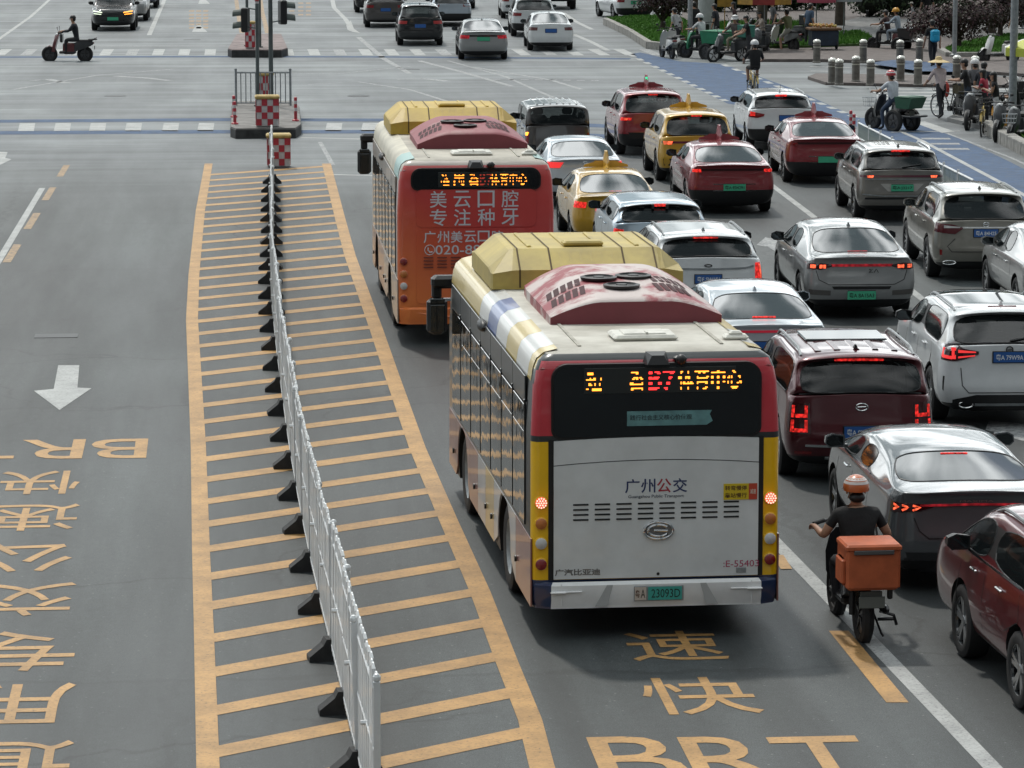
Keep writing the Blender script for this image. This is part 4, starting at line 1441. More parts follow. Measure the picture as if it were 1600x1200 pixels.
# --- far bus, orange advert
def grad_red():
    m = bpy.data.materials.new('advert_red')
    m.use_nodes = True
    t = m.node_tree
    b = t.nodes['Principled BSDF']
    co = t.nodes.new('ShaderNodeTexCoord')
    sx = t.nodes.new('ShaderNodeSeparateXYZ')
    t.links.new(co.outputs['Object'], sx.inputs[0])
    ma = t.nodes.new('ShaderNodeMath'); ma.operation = 'MULTIPLY_ADD'
    t.links.new(sx.outputs['X'], ma.inputs[0]); ma.inputs[1].default_value = .55
    t.links.new(sx.outputs['Z'], ma.inputs[2])
    r = t.nodes.new('ShaderNodeMapRange')
    r.inputs['From Min'].default_value, r.inputs['From Max'].default_value = .1, 1.9
    t.links.new(ma.outputs[0], r.inputs['Value'])
    cr_ = t.nodes.new('ShaderNodeValToRGB')
    cr_.color_ramp.elements[0].color = (.74, .20, .05, 1)
    cr_.color_ramp.elements[1].color = (.56, .06, .055, 1)
    t.links.new(r.outputs['Result'], cr_.inputs['Fac'])
    t.links.new(cr_.outputs['Color'], b.inputs['Base Color'])
    b.inputs['Roughness'].default_value = .3
    b.inputs['Coat Weight'].default_value = .6
    return m
ADR = grad_red()
def far_marks(root, lid, rw, bp):
    WT = mat('advert_white', (.62, .62, .66), .4)
    for i, s_ in enumerate('美云口腔'):
        on_rear(root, 'lettering', s_, -.60 + .38 * i, 2.32, .27, .27, WT, -.0150, .006)
    for i, s_ in enumerate('专注种牙'):
        on_rear(root, 'lettering', s_, -.60 + .38 * i, 2.03, .27, .27, WT, -.0150, .006)
    for i, s_ in enumerate('广州美云口腔'):
        on_rear(lid, 'lettering', s_, -.74 + .215 * i, 1.72, .19, .19, WT, -.0185, .012)
    on_rear(lid, 'lettering', '020-88', -.29, 1.515, .72, .15, WT, -.0185, .006)
    q = MB()
    q.tube([(-.74 + .078 * math.cos(a), -.018, 1.515 + .078 * math.sin(a)) for a in [2 * math.pi * i / 24 for i in range(24)]], .007, 6, closed=True)
    q.tube([(-.765, -.018, 1.555), (-.765, -.018, 1.51), (-.735, -.018, 1.475), (-.695, -.018, 1.485)], .011, 6)
    q.build('phone_symbol', WT, lid)
    q = MB(); q.rbox((.05, -.024, 2.63), (1.30, .006, .24), .002); q.build('led_board', MATS['led_board'], rw)
    led_text(rw, [('番禺', -.38, .40, LEDO), ('香', -.03, .18, LEDO), ('B7', .16, .20, mat('led_dim_red', (.4, .05, .04), .4, emit=.6, ecol=(1, .1, .05))), ('体育中心', .52, .58, LEDO)], 2.64, .0125, .0118)
    for o in rw.children:
        if o.name.startswith('led_glyphs'):
            o.location.y = -.030
    q = MB(); q.rbox((-.36, -.022, .72), (.62, .012, .05), .004); q.build('chrome_script', CHROME, lid)
    q = MB(); q.tube([(-.95, -.06, .52), (-.7, -.085, .47), (-.4, -.085, .45)], .014, 6); q.build('bumper_crease', ADR, bp)
fb = P(744, 505, .33)
fb.z = 0
CREAMS = livery('dusty_cream', (.50, .44, .38), (.34, .30, .27), 1.3)
SALM = livery('dusty_salmon', (.46, .28, .20), (.36, .20, .14), 1.3)
CPALE = mat('coving_cream', (.56, .52, .42), .5, var=.2, vscale=2)
CTEAL = mat('coving_teal', (.33, .48, .46), .5)
ROOFD2 = mat('bus_roof_dirty', (.50, .47, .40), .7, var=.1, vscale=1.4, dirt=(.30, .28, .24), detail=7)
bus(fb, R(0.2), 'orange red advert city bus ahead of the white backed bus', dict(
    kind='red', mats=[ADR, ADR, CREAMS, ADR, CPALE, ROOFD2, BLACK], lid=ADR, hump=HUMP2, boxmat=YBOX2, upper=CREAMS, glass=BG2,
    side=[(.03, 1.30, CREAMS), (1.30, 3.35, CREAMS), (3.35, 4.2, CREAMS), (4.2, 5.0, SALM), (5.0, 5.9, SALM), (5.9, 7.5, SALM), (7.5, 8.35, SALM)],
    coving=[(1.2, CTEAL), (1.4, CPALE), (1.8, CPALE), (1.8, CPALE), (1.85, CPALE)],
    win=(2.49, 2.79), winw=2.02, bumper=ADR, bcorner=ADR,
    lamps=[(1.33, LAMPRED, 'brake_lamp'), (1.13, AMBER, 'indicator_lamp'), (.94, CLEARL, 'reversing_lamp'), (.74, LAMPRED, 'tail_lamp')], marks=far_marks))
# ------------------------------------------------------------------ cars
_WHEEL = {}
def wheel_meshes(style):
    """unit tyre and rim, radius 1, facing -x (outer side)"""
    if style in _WHEEL:
        return _WHEEL[style]
    t = MB()
    t.lathe([(.66, -.30), (.70, -.33), (.90, -.34), (.985, -.28), (1.0, -.18), (1.0, .18), (.985, .28), (.9, .34), (.66, .32)], 36, axis='X')
    to = t.build('tyre', RUBBER, None, True)
    r = MB()
    r.lathe([(.70, -.31), (.68, -.30), (.64, -.22), (.60, .10), (.30, .12), (.0, .12)], 36, 1, axis='X')
    n = {'five': 5, 'ten': 10, 'multi': 8, 'turbine': 6}[style]
    for k in range(n):
        a = 2 * math.pi * k / n
        for da in ((-.16, .16) if style in ('five',) else (0,)):
            w0, w1 = (.07, .055) if style == 'five' else ((.055, .045) if style in ('ten', 'multi') else (.15, .10))
            M = Matrix.Rotation(a + da, 4, 'X')
            r.add([(-.235, -w0, .10), (-.235, w0, .10), (-.285, w1, .67), (-.285, -w1, .67), (-.12, -w0, .10), (-.12, w0, .10), (-.16, w1, .67), (-.16, -w1, .67)], [(0, 3, 2, 1), (0, 4, 7, 3), (1, 2, 6, 5), (4, 5, 6, 7)], 0, M)
    r.lathe([(.70, -.315), (.655, -.29)], 36, 0, axis='X')
    r.lathe([(.16, -.19), (.15, -.26), (.0, -.27)], 16, 0, axis='X')
    ro = r.build('rim', [ALLOY, GLOSSB], None, False)
    _WHEEL[style] = (to.data, ro.data)
    bpy.data.objects.remove(to)
    bpy.data.objects.remove(ro)
    return _WHEEL[style]

class Car:
    def __init__(s, label, cat, u, v, head, sp, group='vehicles in the traffic'):
        s.sp = sp
        d = dict(L=4.75, W=1.86, H=1.46, zb=.19, belt=.93, deck=1.03, ro=.98, wb=2.80, rw=.335, yG0=.62, yG1=1.55, yQ=1.75, yP=2.42, yS1=3.02, yS0=3.78, zh=.95, zn=.70, rf=.70, bf=.93, type='sedan', rim='five', cover=0, lipout=.0, tuck=.06, bump=.62, seams=True, mirror='paint', glassroof=False, side='glass', z5=None, tilt=0.0, bw=.93)
        d.update(sp)
        s.d = d
        rz = -R(head + 4.8)
        ax = P(u, v)
        fwd = Vector((-math.sin(rz), math.cos(rz), 0))
        if d.get('front'):
            fwd = -fwd
            rz += math.pi
            s.loc = ax - fwd * (d['ro'] + d['wb'])
        else:
            s.loc = ax - fwd * d['ro']
        s.root = empty(d.get('name', 'car'), s.loc, rz, label, cat, group)
        s.body()
        s.wheels()
    # -------------------------------------------------- shell
    def body(s):
        d = s.d
        hw, L, H = d['W'] / 2, d['L'], d['H']
        zb, belt, deck = d['zb'], d['belt'], d['deck']
        suv = d['type'] != 'sedan'
        z5 = d['z5'] if d['z5'] is not None else (deck - .035)
        rf, bf = d['rf'], d['bf']
        zr = [zb, zb, .33, d['bump'] - .06, d['bump'] + .08]
        def ring(y, k=1.0, dy=None, top='deck', zt=None, z5_=None, zfl=None, roofz=None, lift=0.0):
            """k plan scale; top: 'deck' (closed below the glass) or 'roof'"""
            zt = deck if zt is None else zt
            zz5 = belt if z5_ is None else z5_
            b0 = zb + lift
            pts = [(0, b0), (.80 * hw * k, b0), (.97 * hw * k, max(zr[2], b0 + .06)), (1.0 * hw * k, max(zr[3], b0 + .12)), (.995 * hw * k, max(zr[4], b0 + .2)), (.955 * hw * k, zz5)]
            if top == 'deck':
                pts += [(bf * .97 * hw * k, zz5 + (zt - zz5) * .55), (.885 * hw * k, zt - .005), (.84 * hw * k, zt), (.46 * hw * k, zt + .012), (0, zt + .018)]
            else:
                rz_ = roofz if roofz is not None else H
                pts += [(bf * hw, belt + .03), (rf * hw + .04, rz_ - .105), (rf * hw - .005, rz_ - .05), (rf * hw * .55, rz_ - .012), (0, rz_)]
            out_ = []
            for i, (x, z) in enumerate(pts):
                out_.append(Vector((x, y + (dy[i] if dy else 0), z)))
            return out_
        lo, tk = d['lipout'], d['tuck']
        dyA = [.20, .14, .05, .0, .035, tk, tk - lo + .01, tk - lo, tk - lo, tk - lo, tk - lo]
        if suv:
            dyA = [.22, .16, .06, .0, .05, tk, tk, tk, tk, tk, tk]
        st, tags = [], []
        def put(r, t):
            st.append(r)
            tags.append(t)
        zdk = deck
        put(ring(0, .74, dyA, 'deck', zdk, z5), 'A')
        put(ring(.06, d['bw'], [x * .8 for x in dyA], 'deck', zdk - .002, z5), 'B')
        put(ring(.26, 1.0, [x * .35 for x in dyA], 'deck', zdk, min(belt, z5 + .02)), 'C')
        g0 = ring(d['yG0'], 1.0, None, 'deck', zdk + .008)
        if suv:
            g0 = ring(max(.30, d['yG0'] + .1), 1.0, None, 'deck', zdk + .012)
            for i in range(7, 11):
                g0[i].y = d['yG0']
        put(g0, 'G0')
        put(ring(d['yG1'], 1, None, 'roof', roofz=H - d.get('gdrop', .045 if not suv else .10)), 'G1')
        if suv:
            r = ring(d['yG1'] + .03, 1, None, 'roof', roofz=H - .035)
            for i in (8, 9, 10):
                r[i].y = d['yG1'] - d.get('spoil', .16)
                r[i].z -= .01
            r[7].y = d['yG1'] - .02
            put(r, 'SP')
            put(ring(d['yG1'] + .25, 1, None, 'roof', roofz=H - .005), 'R')
        put(ring(d['yQ'], 1, None, 'roof', roofz=H - .005), 'Q')
        put(ring(d['yP'], 1, None, 'roof'), 'P1')
        put(ring(d['yP'] + .07, 1, None, 'roof'), 'P2')
        put(ring(d['yS1'], 1, None, 'roof', roofz=H - .035), 'S1')
        put(ring(d['yS0'], 1, None, 'deck', d['zh'] + .03), 'S0')
        put(ring((d['yS0'] + L - .5) / 2, .995, None, 'deck', d['zh'] - .01, belt - .03), 'H1')
        put(ring(L - .55, .985, None, 'deck', d['zh'] - .07, belt - .10), 'H2')
        dyF = [-.22, -.15, -.05, 0, -.02, -.07, -.10, -.12, -.13, -.13, -.13]
        put(ring(L - .12, .86, dyF, 'deck', d['zn'] + .09, d['zn'] + .02), 'F1')
        put(ring(L, .60, dyF, 'deck', d['zn'] + .06, d['zn'] + .01), 'F0')
        NR = 11
        vs, idx = [], []
        for r in st:
            row = {}
            for i, p in enumerate(r):
                row[(i, 1)] = len(vs)
                vs.append(p.copy())
                if i in (0, NR - 1):
                    row[(i, -1)] = row[(i, 1)]
                else:
                    row[(i, -1)] = len(vs)
                    vs.append(Vector((-p.x, p.y, p.z)))
            idx.append(row)
        MP, MBk, MG, MR, MWS, MRF, MC = 0, 1, 2, 3, 4, 5, 6
        fs, ms = [], []
        rb = d.get('rb', 2)            # rows of the tail that are black
        cover = d['cover']
        for k in range(len(st) - 1):
            a, b = tags[k], tags[k + 1]
            gh = a in ('G1', 'SP', 'R', 'Q', 'P1', 'P2')
            for i in range(NR - 1):
                m = MP
                if i == 0:
                    m = MBk
                elif i == 1:
                    m = MBk if cover >= 1 or a in ('A', 'B') else MP
                elif i == 2 and (cover >= 2):
                    m = MBk
                if a in ('A', 'B') and i < rb:
                    m = MBk
                if i == 6:
                    if a == 'G1': m = MG if d.get('qglass') and not suv else MP
                    elif a in ('SP', 'R'): m = MG if d.get('qglass') else MP
                    elif a in ('Q', 'P2', 'S1'): m = MG
                    elif a == 'P1': m = MBk
                if a == 'G0' and i >= 8: m = MR
                if a == 'S1' and i >= 8: m = MWS
                if a == 'G1' and suv and i >= 7: m = MBk if d.get('blackspoil') else MP
                if d['glassroof'] and i >= 8 and a in ('R', 'Q', 'P1', 'P2') : m = MRF
                if d.get('roofblack') and i >= 7 and a in ('SP', 'R', 'G1', 'Q', 'P1', 'P2'): m = MBk if not d['glassroof'] else m
                for sx in (1, -1):
                    q = [idx[k][(i, sx)], idx[k][(i + 1, sx)], idx[k + 1][(i + 1, sx)], idx[k + 1][(i, sx)]]
                    if sx == 1:
                        q = q[::-1]
                    q2 = []
                    for t in q:
                        if t not in q2:
                            q2.append(t)
                    if len(q2) >= 3:
                        fs.append(q2)
                        ms.append(m)
        for row, end in ((idx[0], 0), (idx[-1], 1)):
            for i in range(NR - 1):
                q = [row[(i, 1)], row[(i + 1, 1)], row[(i + 1, -1)], row[(i, -1)]]
                if end:
                    q = q[::-1]
                q2 = []
                for t in q:
                    if t not in q2:
                        q2.append(t)
                if len(q2) >= 3:
                    fs.append(q2)
                    ms.append(MBk if i < (rb if not end else 2) else MP)
        me = bpy.data.meshes.new('shell')
        me.from_pydata([tuple(p) for p in vs], [], fs)
        mats = [d['paint'], BLACK, SIDEGLASS, GLASS2 if suv else GLASS, SCREEN, d.get('roofmat', GLASS), WELL]
        for mm in mats:
            me.materials.append(mm)
        me.polygons.foreach_set('material_index', ms)
        bm = bmesh.new()
        bm.from_mesh(me)
        bmesh.ops.recalc_face_normals(bm, faces=bm.faces)
        cl = bm.edges.layers.float.get('crease_edge') or bm.edges.layers.float.new('crease_edge')
        for e in bm.edges:
            if len(e.link_faces) == 2:
                m0, m1 = e.link_faces[0].material_index, e.link_faces[1].material_index
                if m0 != m1 and (m0 in (2, 3, 4) or m1 in (2, 3, 4)):
                    e[cl] = .8
        if not suv:
            key = {}
            for sx in (1, -1):
                for i in range(5, 10):
                    key[frozenset((idx[1][(i, sx)], idx[1][(i + 1, sx)]))] = .5
                    key[frozenset((idx[0][(i, sx)], idx[0][(i + 1, sx)]))] = .55
            bm.verts.ensure_lookup_table()
            for e in bm.edges:
                f = frozenset((e.verts[0].index, e.verts[1].index))
                if f in key:
                    e[cl] = key[f]
        bm.to_mesh(me)
        bm.free()
        o = bpy.data.objects.new('shell', me)
        COL.objects.link(o)
        sub = o.modifiers.new('s', 'SUBSURF')
        sub.levels = sub.render_levels = 2
        cm = MB()
        for yy in (d['ro'], d['ro'] + d['wb']):
            cm.cyl((-2, yy, d['rw'] + .01), (2, yy, d['rw'] + .01), d['rw'] + .055, n=28)
        cut(o, cm, WELL)
        me = o.data
        bpy.data.objects.remove(o)
        V = [v.co.copy() for v in me.vertices]
        s.tree = BVHTree.FromPolygons([tuple(v) for v in V], [tuple(p.vertices) for p in me.polygons])
        # split into named parts
        groups = {}
        for p in me.polygons:
            mi = p.material_index
            nm = mats[mi].name if mi < len(me.materials) else ''
            mname = me.materials[mi].name
            c = p.center
            if mname == 'side_glass': key = ('side_window', 0 if c.x < 0 else 1, 0 if c.y < d['yP'] + .03 else 1)
            elif mi == 3: key = ('rear_window',)
            elif mi == 4: key = ('windscreen',)
            elif mi == 5: key = ('sunroof',)
            else: key = ('body',)
            groups.setdefault(key, []).append(p)
        for key, ps in groups.items():
            used, vv, ff, mm = {}, [], [], []
            for p in ps:
                f = []
                for i in p.vertices:
                    if i not in used:
                        used[i] = len(vv)
                        vv.append(tuple(V[i]))
                    f.append(used[i])
                ff.append(f)
                mm.append(p.material_index if key[0] == 'body' else 0)
            m2 = bpy.data.meshes.new(key[0])
            m2.from_pydata(vv, [], ff)
            for mt in (me.materials if key[0] == 'body' else [me.materials[ps[0].material_index]]):
                m2.materials.append(mt)
            m2.polygons.foreach_set('material_index', mm)
            m2.polygons.foreach_set('use_smooth', [True] * len(ff))
            if key[0] == 'body':
                m2.set_sharp_from_angle(angle=R(50))
            po_ = link_obj(key[0], m2, s.root)
            if key[0] in ('rear_window', 'side_window', 'windscreen'):
                cnt = {}
                for f in ff:
                    for a, c2 in zip(f, f[1:] + f[:1]):
                        cnt[frozenset((a, c2))] = cnt.get(frozenset((a, c2)), 0) + 1
                q = MB()
                for e_, n_ in cnt.items():
                    if n_ == 1 and len(e_) == 2:
                        a, c2 = tuple(e_)
                        A_, B_ = Vector(vv[a]), Vector(vv[c2])
                        if (A_ - B_).length > .004:
                            q.cyl(A_, B_, .0095 if key[0] == 'rear_window' else .0075, n=5, caps=False)
                if q.v:
                    so_ = q.build('window_seal', BLACK, po_)
                    so_['kind'] = 'stuff'
        bpy.data.meshes.remove(me)
    def wheels(s):
        d = s.d
        tm, rm = wheel_meshes(d['rim'])
        r = d['rw']
        for yy in (d['ro'], d['ro'] + d['wb']):
            for sx in (-1, 1):
                x = sx * (d['W'] / 2 - .125)
                w_ = link_obj('wheel', tm, s.root, (x, yy, r), None, (r * sx * -1, r, r))
                if sx > 0:
                    w_.scale = (r, r, r)
                    w_.rotation_euler = (0, 0, math.pi)
                else:
                    w_.scale = (r, r, r)
                link_obj('rim', rm, w_)
    # -------------------------------------------------- projected details
    def rear(s, x, z):
        """point and normal on the tail; x is arc length round the corners"""
        hw = s.d['W'] / 2
        cr = .26
        ax = abs(x)
        sg = 1 if x >= 0 else -1
        for k in range(30):
            if ax <= hw - cr:
                o, dr = Vector((sg * ax, -3, z)), Vector((0, 1, 0))
            else:
                th = min((ax - (hw - cr)) / .30, 1.35)
                c = Vector((sg * (hw - cr), .32, z))
                dv = Vector((sg * math.sin(th), -math.cos(th), 0))
                o, dr = c + dv * 3, -dv
            h = s.tree.ray_cast(o, dr)
            if h[0] is not None:
                return h[0], h[1]
            ax *= .985
        return Vector((x, .05, z)), Vector((0, -1, 0))
    def left(s, y, z, sx=-1):
        h = s.tree.ray_cast(Vector((sx * 3, y, z)), Vector((-sx, 0, 0)))
        if h[0] is None:
            return Vector((sx * s.d['W'] / 2, y, z)), Vector((sx, 0, 0))
        return h[0], h[1]
    def frontp(s, x, z):
        h = s.tree.ray_cast(Vector((x, s.d['L'] + 3, z)), Vector((0, -1, 0)))
        if h[0] is None:
            return Vector((x, s.d['L'] - .3, z)), Vector((0, 1, 0))
        return h[0], h[1]
    def up(s, x, y):
        h = s.tree.ray_cast(Vector((x, y, 4)), Vector((0, 0, -1)))
        return h[0] if h[0] is not None else Vector((x, y, s.d['H']))
    @staticmethod
    def samp(pl, t):
        n = len(pl) - 1
        f = min(t * n, n - 1e-6)
        i = int(f)
        a, b = pl[i], pl[i + 1]
        return (a[0] + (b[0] - a[0]) * (f - i), a[1] + (b[1] - a[1]) * (f - i))
    def patch(s, name, top, bot, m, th=.012, where='rear', n=8, rows=2, mirror=True, parent=None, sx=-1):
        """panel laid on the surface between two outlines"""
        res = None
        fn = {'rear': s.rear, 'front': s.frontp, 'left': lambda y, z: s.left(y, z, sx)}[where]
        for side in ((1, -1) if mirror else (1,)):
            b = MB()
            outer, inner = [], []
            for j in range(rows + 1):
                for i in range(n + 1):
                    (x0, z0), (x1, z1) = s.samp(top, i / n), s.samp(bot, i / n)
                    k = j / rows
                    x, z = x0 + (x1 - x0) * k, z0 + (z1 - z0) * k
                    p, nm = fn(x * side if where != 'left' else x, z)
                    if where == 'rear' and nm.y > 0: nm = -nm
                    edge = j in (0, rows) or i in (0, n)
                    outer.append(p + nm * (th if not edge else th * .75))
                    inner.append(p - nm * .006)
            nn = n + 1
            fs = []
            for j in range(rows):
                for i in range(n):
                    fs.append((j * nn + i, j * nn + i + 1, (j + 1) * nn + i + 1, (j + 1) * nn + i))
            o_ = len(outer)
            loop = [i for i in range(nn)] + [j * nn + n for j in range(1, rows + 1)] + [rows * nn + i for i in range(n - 1, -1, -1)] + [j * nn for j in range(rows - 1, 0, -1)]
            for a, c in zip(loop, loop[1:] + loop[:1]):
                fs.append((a, o_ + a, o_ + c, c))
            b.add(outer + inner, fs)
            o = b.build(name, m, parent or s.root, False)
            bm = bmesh.new()
            bm.from_mesh(o.data)
            c0 = sum((v.co for v in bm.verts), Vector()) / len(bm.verts)
            bm.faces.ensure_lookup_table()
            f0 = bm.faces[(rows // 2) * n + n // 2]
            want = {'rear': Vector((0, -1, 0)), 'front': Vector((0, 1, 0)), 'left': Vector((sx, 0, 0))}[where]
            bmesh.ops.recalc_face_normals(bm, faces=bm.faces)
            bm.normal_update()
            if f0.normal.dot(want) < 0:
                bmesh.ops.reverse_faces(bm, faces=bm.faces)
            bm.to_mesh(o.data)
            bm.free()
            res = o
        return res
    def line(s, name, pts, w, m, th=.003, where='rear', mirror=False, n=None, sx=-1, parent=None):
        """thin strip along a polyline on the surface"""
        fn = {'rear': s.rear, 'front': s.frontp, 'left': lambda y, z: s.left(y, z, sx)}[where]
        for side in ((1, -1) if mirror else (1,)):
            dense = []
            for a, c in zip(pts, pts[1:]):
                k = n or max(2, int(math.dist(a, c) / .12))
                for i in range(k):
                    dense.append((a[0] + (c[0] - a[0]) * i / k, a[1] + (c[1] - a[1]) * i / k))
            dense.append(pts[-1])
            P3 = []
            for x, z in dense:
                p, nm = fn(x * side if where != 'left' else x, z)
                want = Vector((0, -1, 0)) if where == 'rear' else (Vector((0, 1, 0)) if where == 'front' else Vector((sx, 0, 0)))
                if nm.dot(want) < 0: nm = -nm
                P3.append((p + nm * th, nm))
            b = MB()
            vs = []
            for i, (p, nm) in enumerate(P3):
                t = (P3[min(i + 1, len(P3) - 1)][0] - P3[max(i - 1, 0)][0])
                if t.length < 1e-6: t = Vector((0, 0, 1))
                q = t.normalized().cross(nm).normalized() * w / 2
                vs += [p + q, p - q, p - q - nm * (th + .004), p + q - nm * (th + .004)]
            fs = []
            for i in range(len(P3) - 1):
                for a, c in ((0, 1), (1, 2), (3, 0)):
                    fs.append((4 * i + a, 4 * i + c, 4 * i + 4 + c, 4 * i + 4 + a))
            b.add(vs, fs)
            o = b.build(name, m, parent or s.root)
            bm = bmesh.new(); bm.from_mesh(o.data); bmesh.ops.recalc_face_normals(bm, faces=bm.faces); bm.to_mesh(o.data); bm.free()
        return o
    def plate(s, x, z, kind, text, where='rear', tilt=None):
        fn = s.rear if where == 'rear' else s.frontp
        p, nm = fn(x, z)
        p2, _ = fn(x, z + .07)
        p3, _ = fn(x, z - .07)
        sg = -1 if where == 'rear' else 1
        y = min(p.y, p2.y, p3.y) if where == 'rear' else max(p.y, p2.y, p3.y)
        b = MB()
        b.rbox((x, y + sg * .006, z), (.47, .014, .165), .004)
        fr = b.build('plate_holder', BLACK, s.root)
        b = MB()
        b.box((x, y + sg * .016, z), (.44 if kind == 'b' else .48, .008, .14))
        pl_ = b.build('licence_plate', PLATEB if kind == 'b' else PLATEG, fr)
        if text and where == 'rear':
            tm = PLTXT if kind == 'b' else PLTXTB
            on_rear(fr, 'lettering', text, x, z, .375 if kind == 'b' else .42, .085, tm, y - .0215, .012)
        return fr
    def finish(s):
        d = s.d
        hw = d['W'] / 2
        # mirrors
        for sx in (-1, 1):
            y = d['yS0'] - .52
            z = d['belt'] + .10
            b = MB()
            x = sx * (hw + .055)
            b.loft([[(x + sx * dx, y + dy, z + dz) for dx, dz in ((-.12, -.06), (.06, -.075), (.11, -.03), (.10, .05), (.02, .085), (-.12, .065))] for dy in (-.055,)] + [[(x + sx * dx * .9, y + .09, z + dz * .8) for dx, dz in ((-.12, -.06), (.06, -.075), (.11, -.03), (.10, .05), (.02, .085), (-.12, .065))]], True, caps=True)
            b.box((sx * (hw - .03), y + .03, z - .065), (.24, .07, .035))
            mm = BLACK if d['mirror'] == 'black' else d['paint']
            mo = b.build('mirror', mm, s.root, True)
            bm = bmesh.new(); bm.from_mesh(mo.data); bmesh.ops.recalc_face_normals(bm, faces=bm.faces); bm.to_mesh(mo.data); bm.free()
            b = MB()
            b.add([(x + sx * dx, y - .059, z + dz) for dx, dz in ((-.10, -.05), (.05, -.06), (.095, -.025), (.085, .042), (.02, .07), (-.10, .052))], [(0, 1, 2, 3, 4, 5)])
            b.build('mirror_glass', mat('mirror_dark', (.06, .07, .075), .04, .9), mo)
        if d.get('interior', True):
            s.interior()
        # antenna fin
        if d.get('fin', True):
            p = s.up(0, d['yG1'] + (.18 if d['type'] == 'sedan' else .32))
            b = MB()
            b.loft([[p + Vector((x, y, -.015)) for x, y in ((-.035, -.08), (.035, -.08), (.03, .06), (0, .11), (-.03, .06))], [p + Vector((x, y, .055)) for x, y in ((-.008, -.075), (.008, -.075), (.007, -.03), (0, -.02), (-.007, -.03))]], True, caps=True)
            b.build('antenna_fin', d.get('finmat', d['paint']), s.root)
        if d.get('rails'):
            for sx in (-1, 1):
                ys = [d['yG1'] + .12 + (d['yS1'] - .25 - d['yG1']) * i / 8 for i in range(9)]
                pts = []
                for i, y in enumerate(ys):
                    p = s.up(sx * (d['rf'] * hw - .045), y)
                    pts.append(p + Vector((0, 0, (.0 if i in (0, 8) else d.get('railh', .035)))))
                b = MB()
                b.tube(pts, .018, 6)
                b.build('roof_rail', d['rails'], s.root, True)
        if d['seams']:
            for sx in (-1, 1):
                yP, zb_, bl = d['yP'] + .035, d['zb'] + .10, d['belt']
                b0 = d['ro'] + .38
                s.line('door_gap', [(yP, bl + .02), (yP + .02, .6), (yP, zb_)], .010, BLACK, .0015, 'left', sx=sx)
                s.line('door_gap', [(d['yS0'] - .42, bl + .0), (d['yS0'] - .30, .62), (d['yS0'] - .36, zb_)], .010, BLACK, .0015, 'left', sx=sx)
                s.line('door_gap', [(d['yQ'] - .15, bl - .02), (d['yQ'] - .22, .80), (b0 + .08, .62)], .010, BLACK, .0015, 'left', sx=sx)
                for yy in (d['yP'] - .62, d['yP'] + .30):
                    p, nm = s.left(yy + .1, d['belt'] - .10, sx)
                    b = MB()
                    b.rbox(p + nm * .018, (.03, .20, .028), .010)
                    b.build('door_handle', d.get('handle', d['paint']), s.root)
                if d.get('trim'):
                    s.line('window_trim', [(d['yQ'] - .12, bl + .035), (d['yP'], bl + .025), (d['yS0'] - .25, bl + .02)], .022, d['trim'], .006, 'left', sx=sx)
        return s
    def interior(s):
        d = s.d
        W, bl, H = d['W'], d['belt'], d['H']
        zh_ = min(bl + .30, H - .24)
        b = MB()
        y0, y1 = d['yG0'] + .35, d['yS0'] - .1
        b.rbox((0, (y0 + y1) / 2, bl - .42), (W * .80, y1 - y0, .08), .02)
        b.rbox((0, d['yS0'] - .42, bl - .10), (W * .78, .34, .16), .05)
        b.build('cabin_floor', SEATM, s.root)
        for sx in (-1, 1):
            b = MB(); b.rbox((sx * .36, d['yP'] - .20, bl - .08), (.46, .15, .56), .06)
            st_ = b.build('front_seat', SEATM, s.root)
            b = MB(); b.rbox((sx * .36, d['yP'] - .24, zh_), (.25, .10, .17), .04); b.build('headrest', SEATM, st_)
        yr = d['yG0'] + (.85 if d['type'] == 'sedan' else .95)
        b = MB(); b.rbox((0, yr, bl - .14), (W * .70, .18, .46), .06)
        st_ = b.build('rear_seat', SEATM, s.root)
        for x_ in (-.44, 0, .44):
            b = MB(); b.rbox((x_, yr - .03, min(bl + .17, H - .28)), (.24, .09, .13), .04); b.build('headrest', SEATM, st_)
        b = MB(); b.tube([(-.36 + .18 * math.cos(a), d['yS0'] - .72 + .06 * math.sin(a), bl - .03 + .17 * math.sin(a)) for a in [2 * math.pi * i / 14 for i in range(14)]], .016, 5, closed=True); b.build('steering_wheel', SEATM, s.root)
    def tail_gap(s, pts, mirror=True):
        s.line('panel_gap', pts, .011, BLACK, .005, 'rear', mirror)
    def third(s, z, w, h=.028, m=LAMPON, y=None):
        """high brake lamp, a bar on the tail at height z"""
        b = MB()
        if y is None:
            p, _ = s.rear(0, z)
            y = p.y - .012
        b.rbox((0, y, z), (w, .022, h), .006)
        b.build('high_brake_lamp', m, s.root)
    def wiper(s, x=0.0):
        p, n_ = s.rear(x, s.d['deck'] + .06)
        q, _ = s.rear(x + .42, s.d['deck'] + .12)
        b = MB()
        b.tube([p + Vector((0, -.02, 0)), q + Vector((0, -.02, 0))], .013, 5)
        b.build('rear_wiper', BLACK, s.root)
    def ring_emblem(s, z, rx=.05, rz=.035, x=0.0, m=CHROME, bar=True):
        p, n_ = s.rear(x, z)
        b = MB()
        b.tube([(x + rx * math.cos(a), p.y - .010, z + rz * math.sin(a)) for a in [2 * math.pi * i / 20 for i in range(20)]], .008, 6, closed=True)
        if bar:
            b.tube([(x - rx * .7, p.y - .010, z), (x + rx * .7, p.y - .010, z + .004)], .008, 6)
        b.build('emblem', m, s.root, True)
    def lamp(s, top, bot, m, name='tail_lamp', th=.014, n=8, rows=2, parent=None, mirror=True):
        return s.patch(name, top, bot, m, th, 'rear', n, rows, mirror, parent)
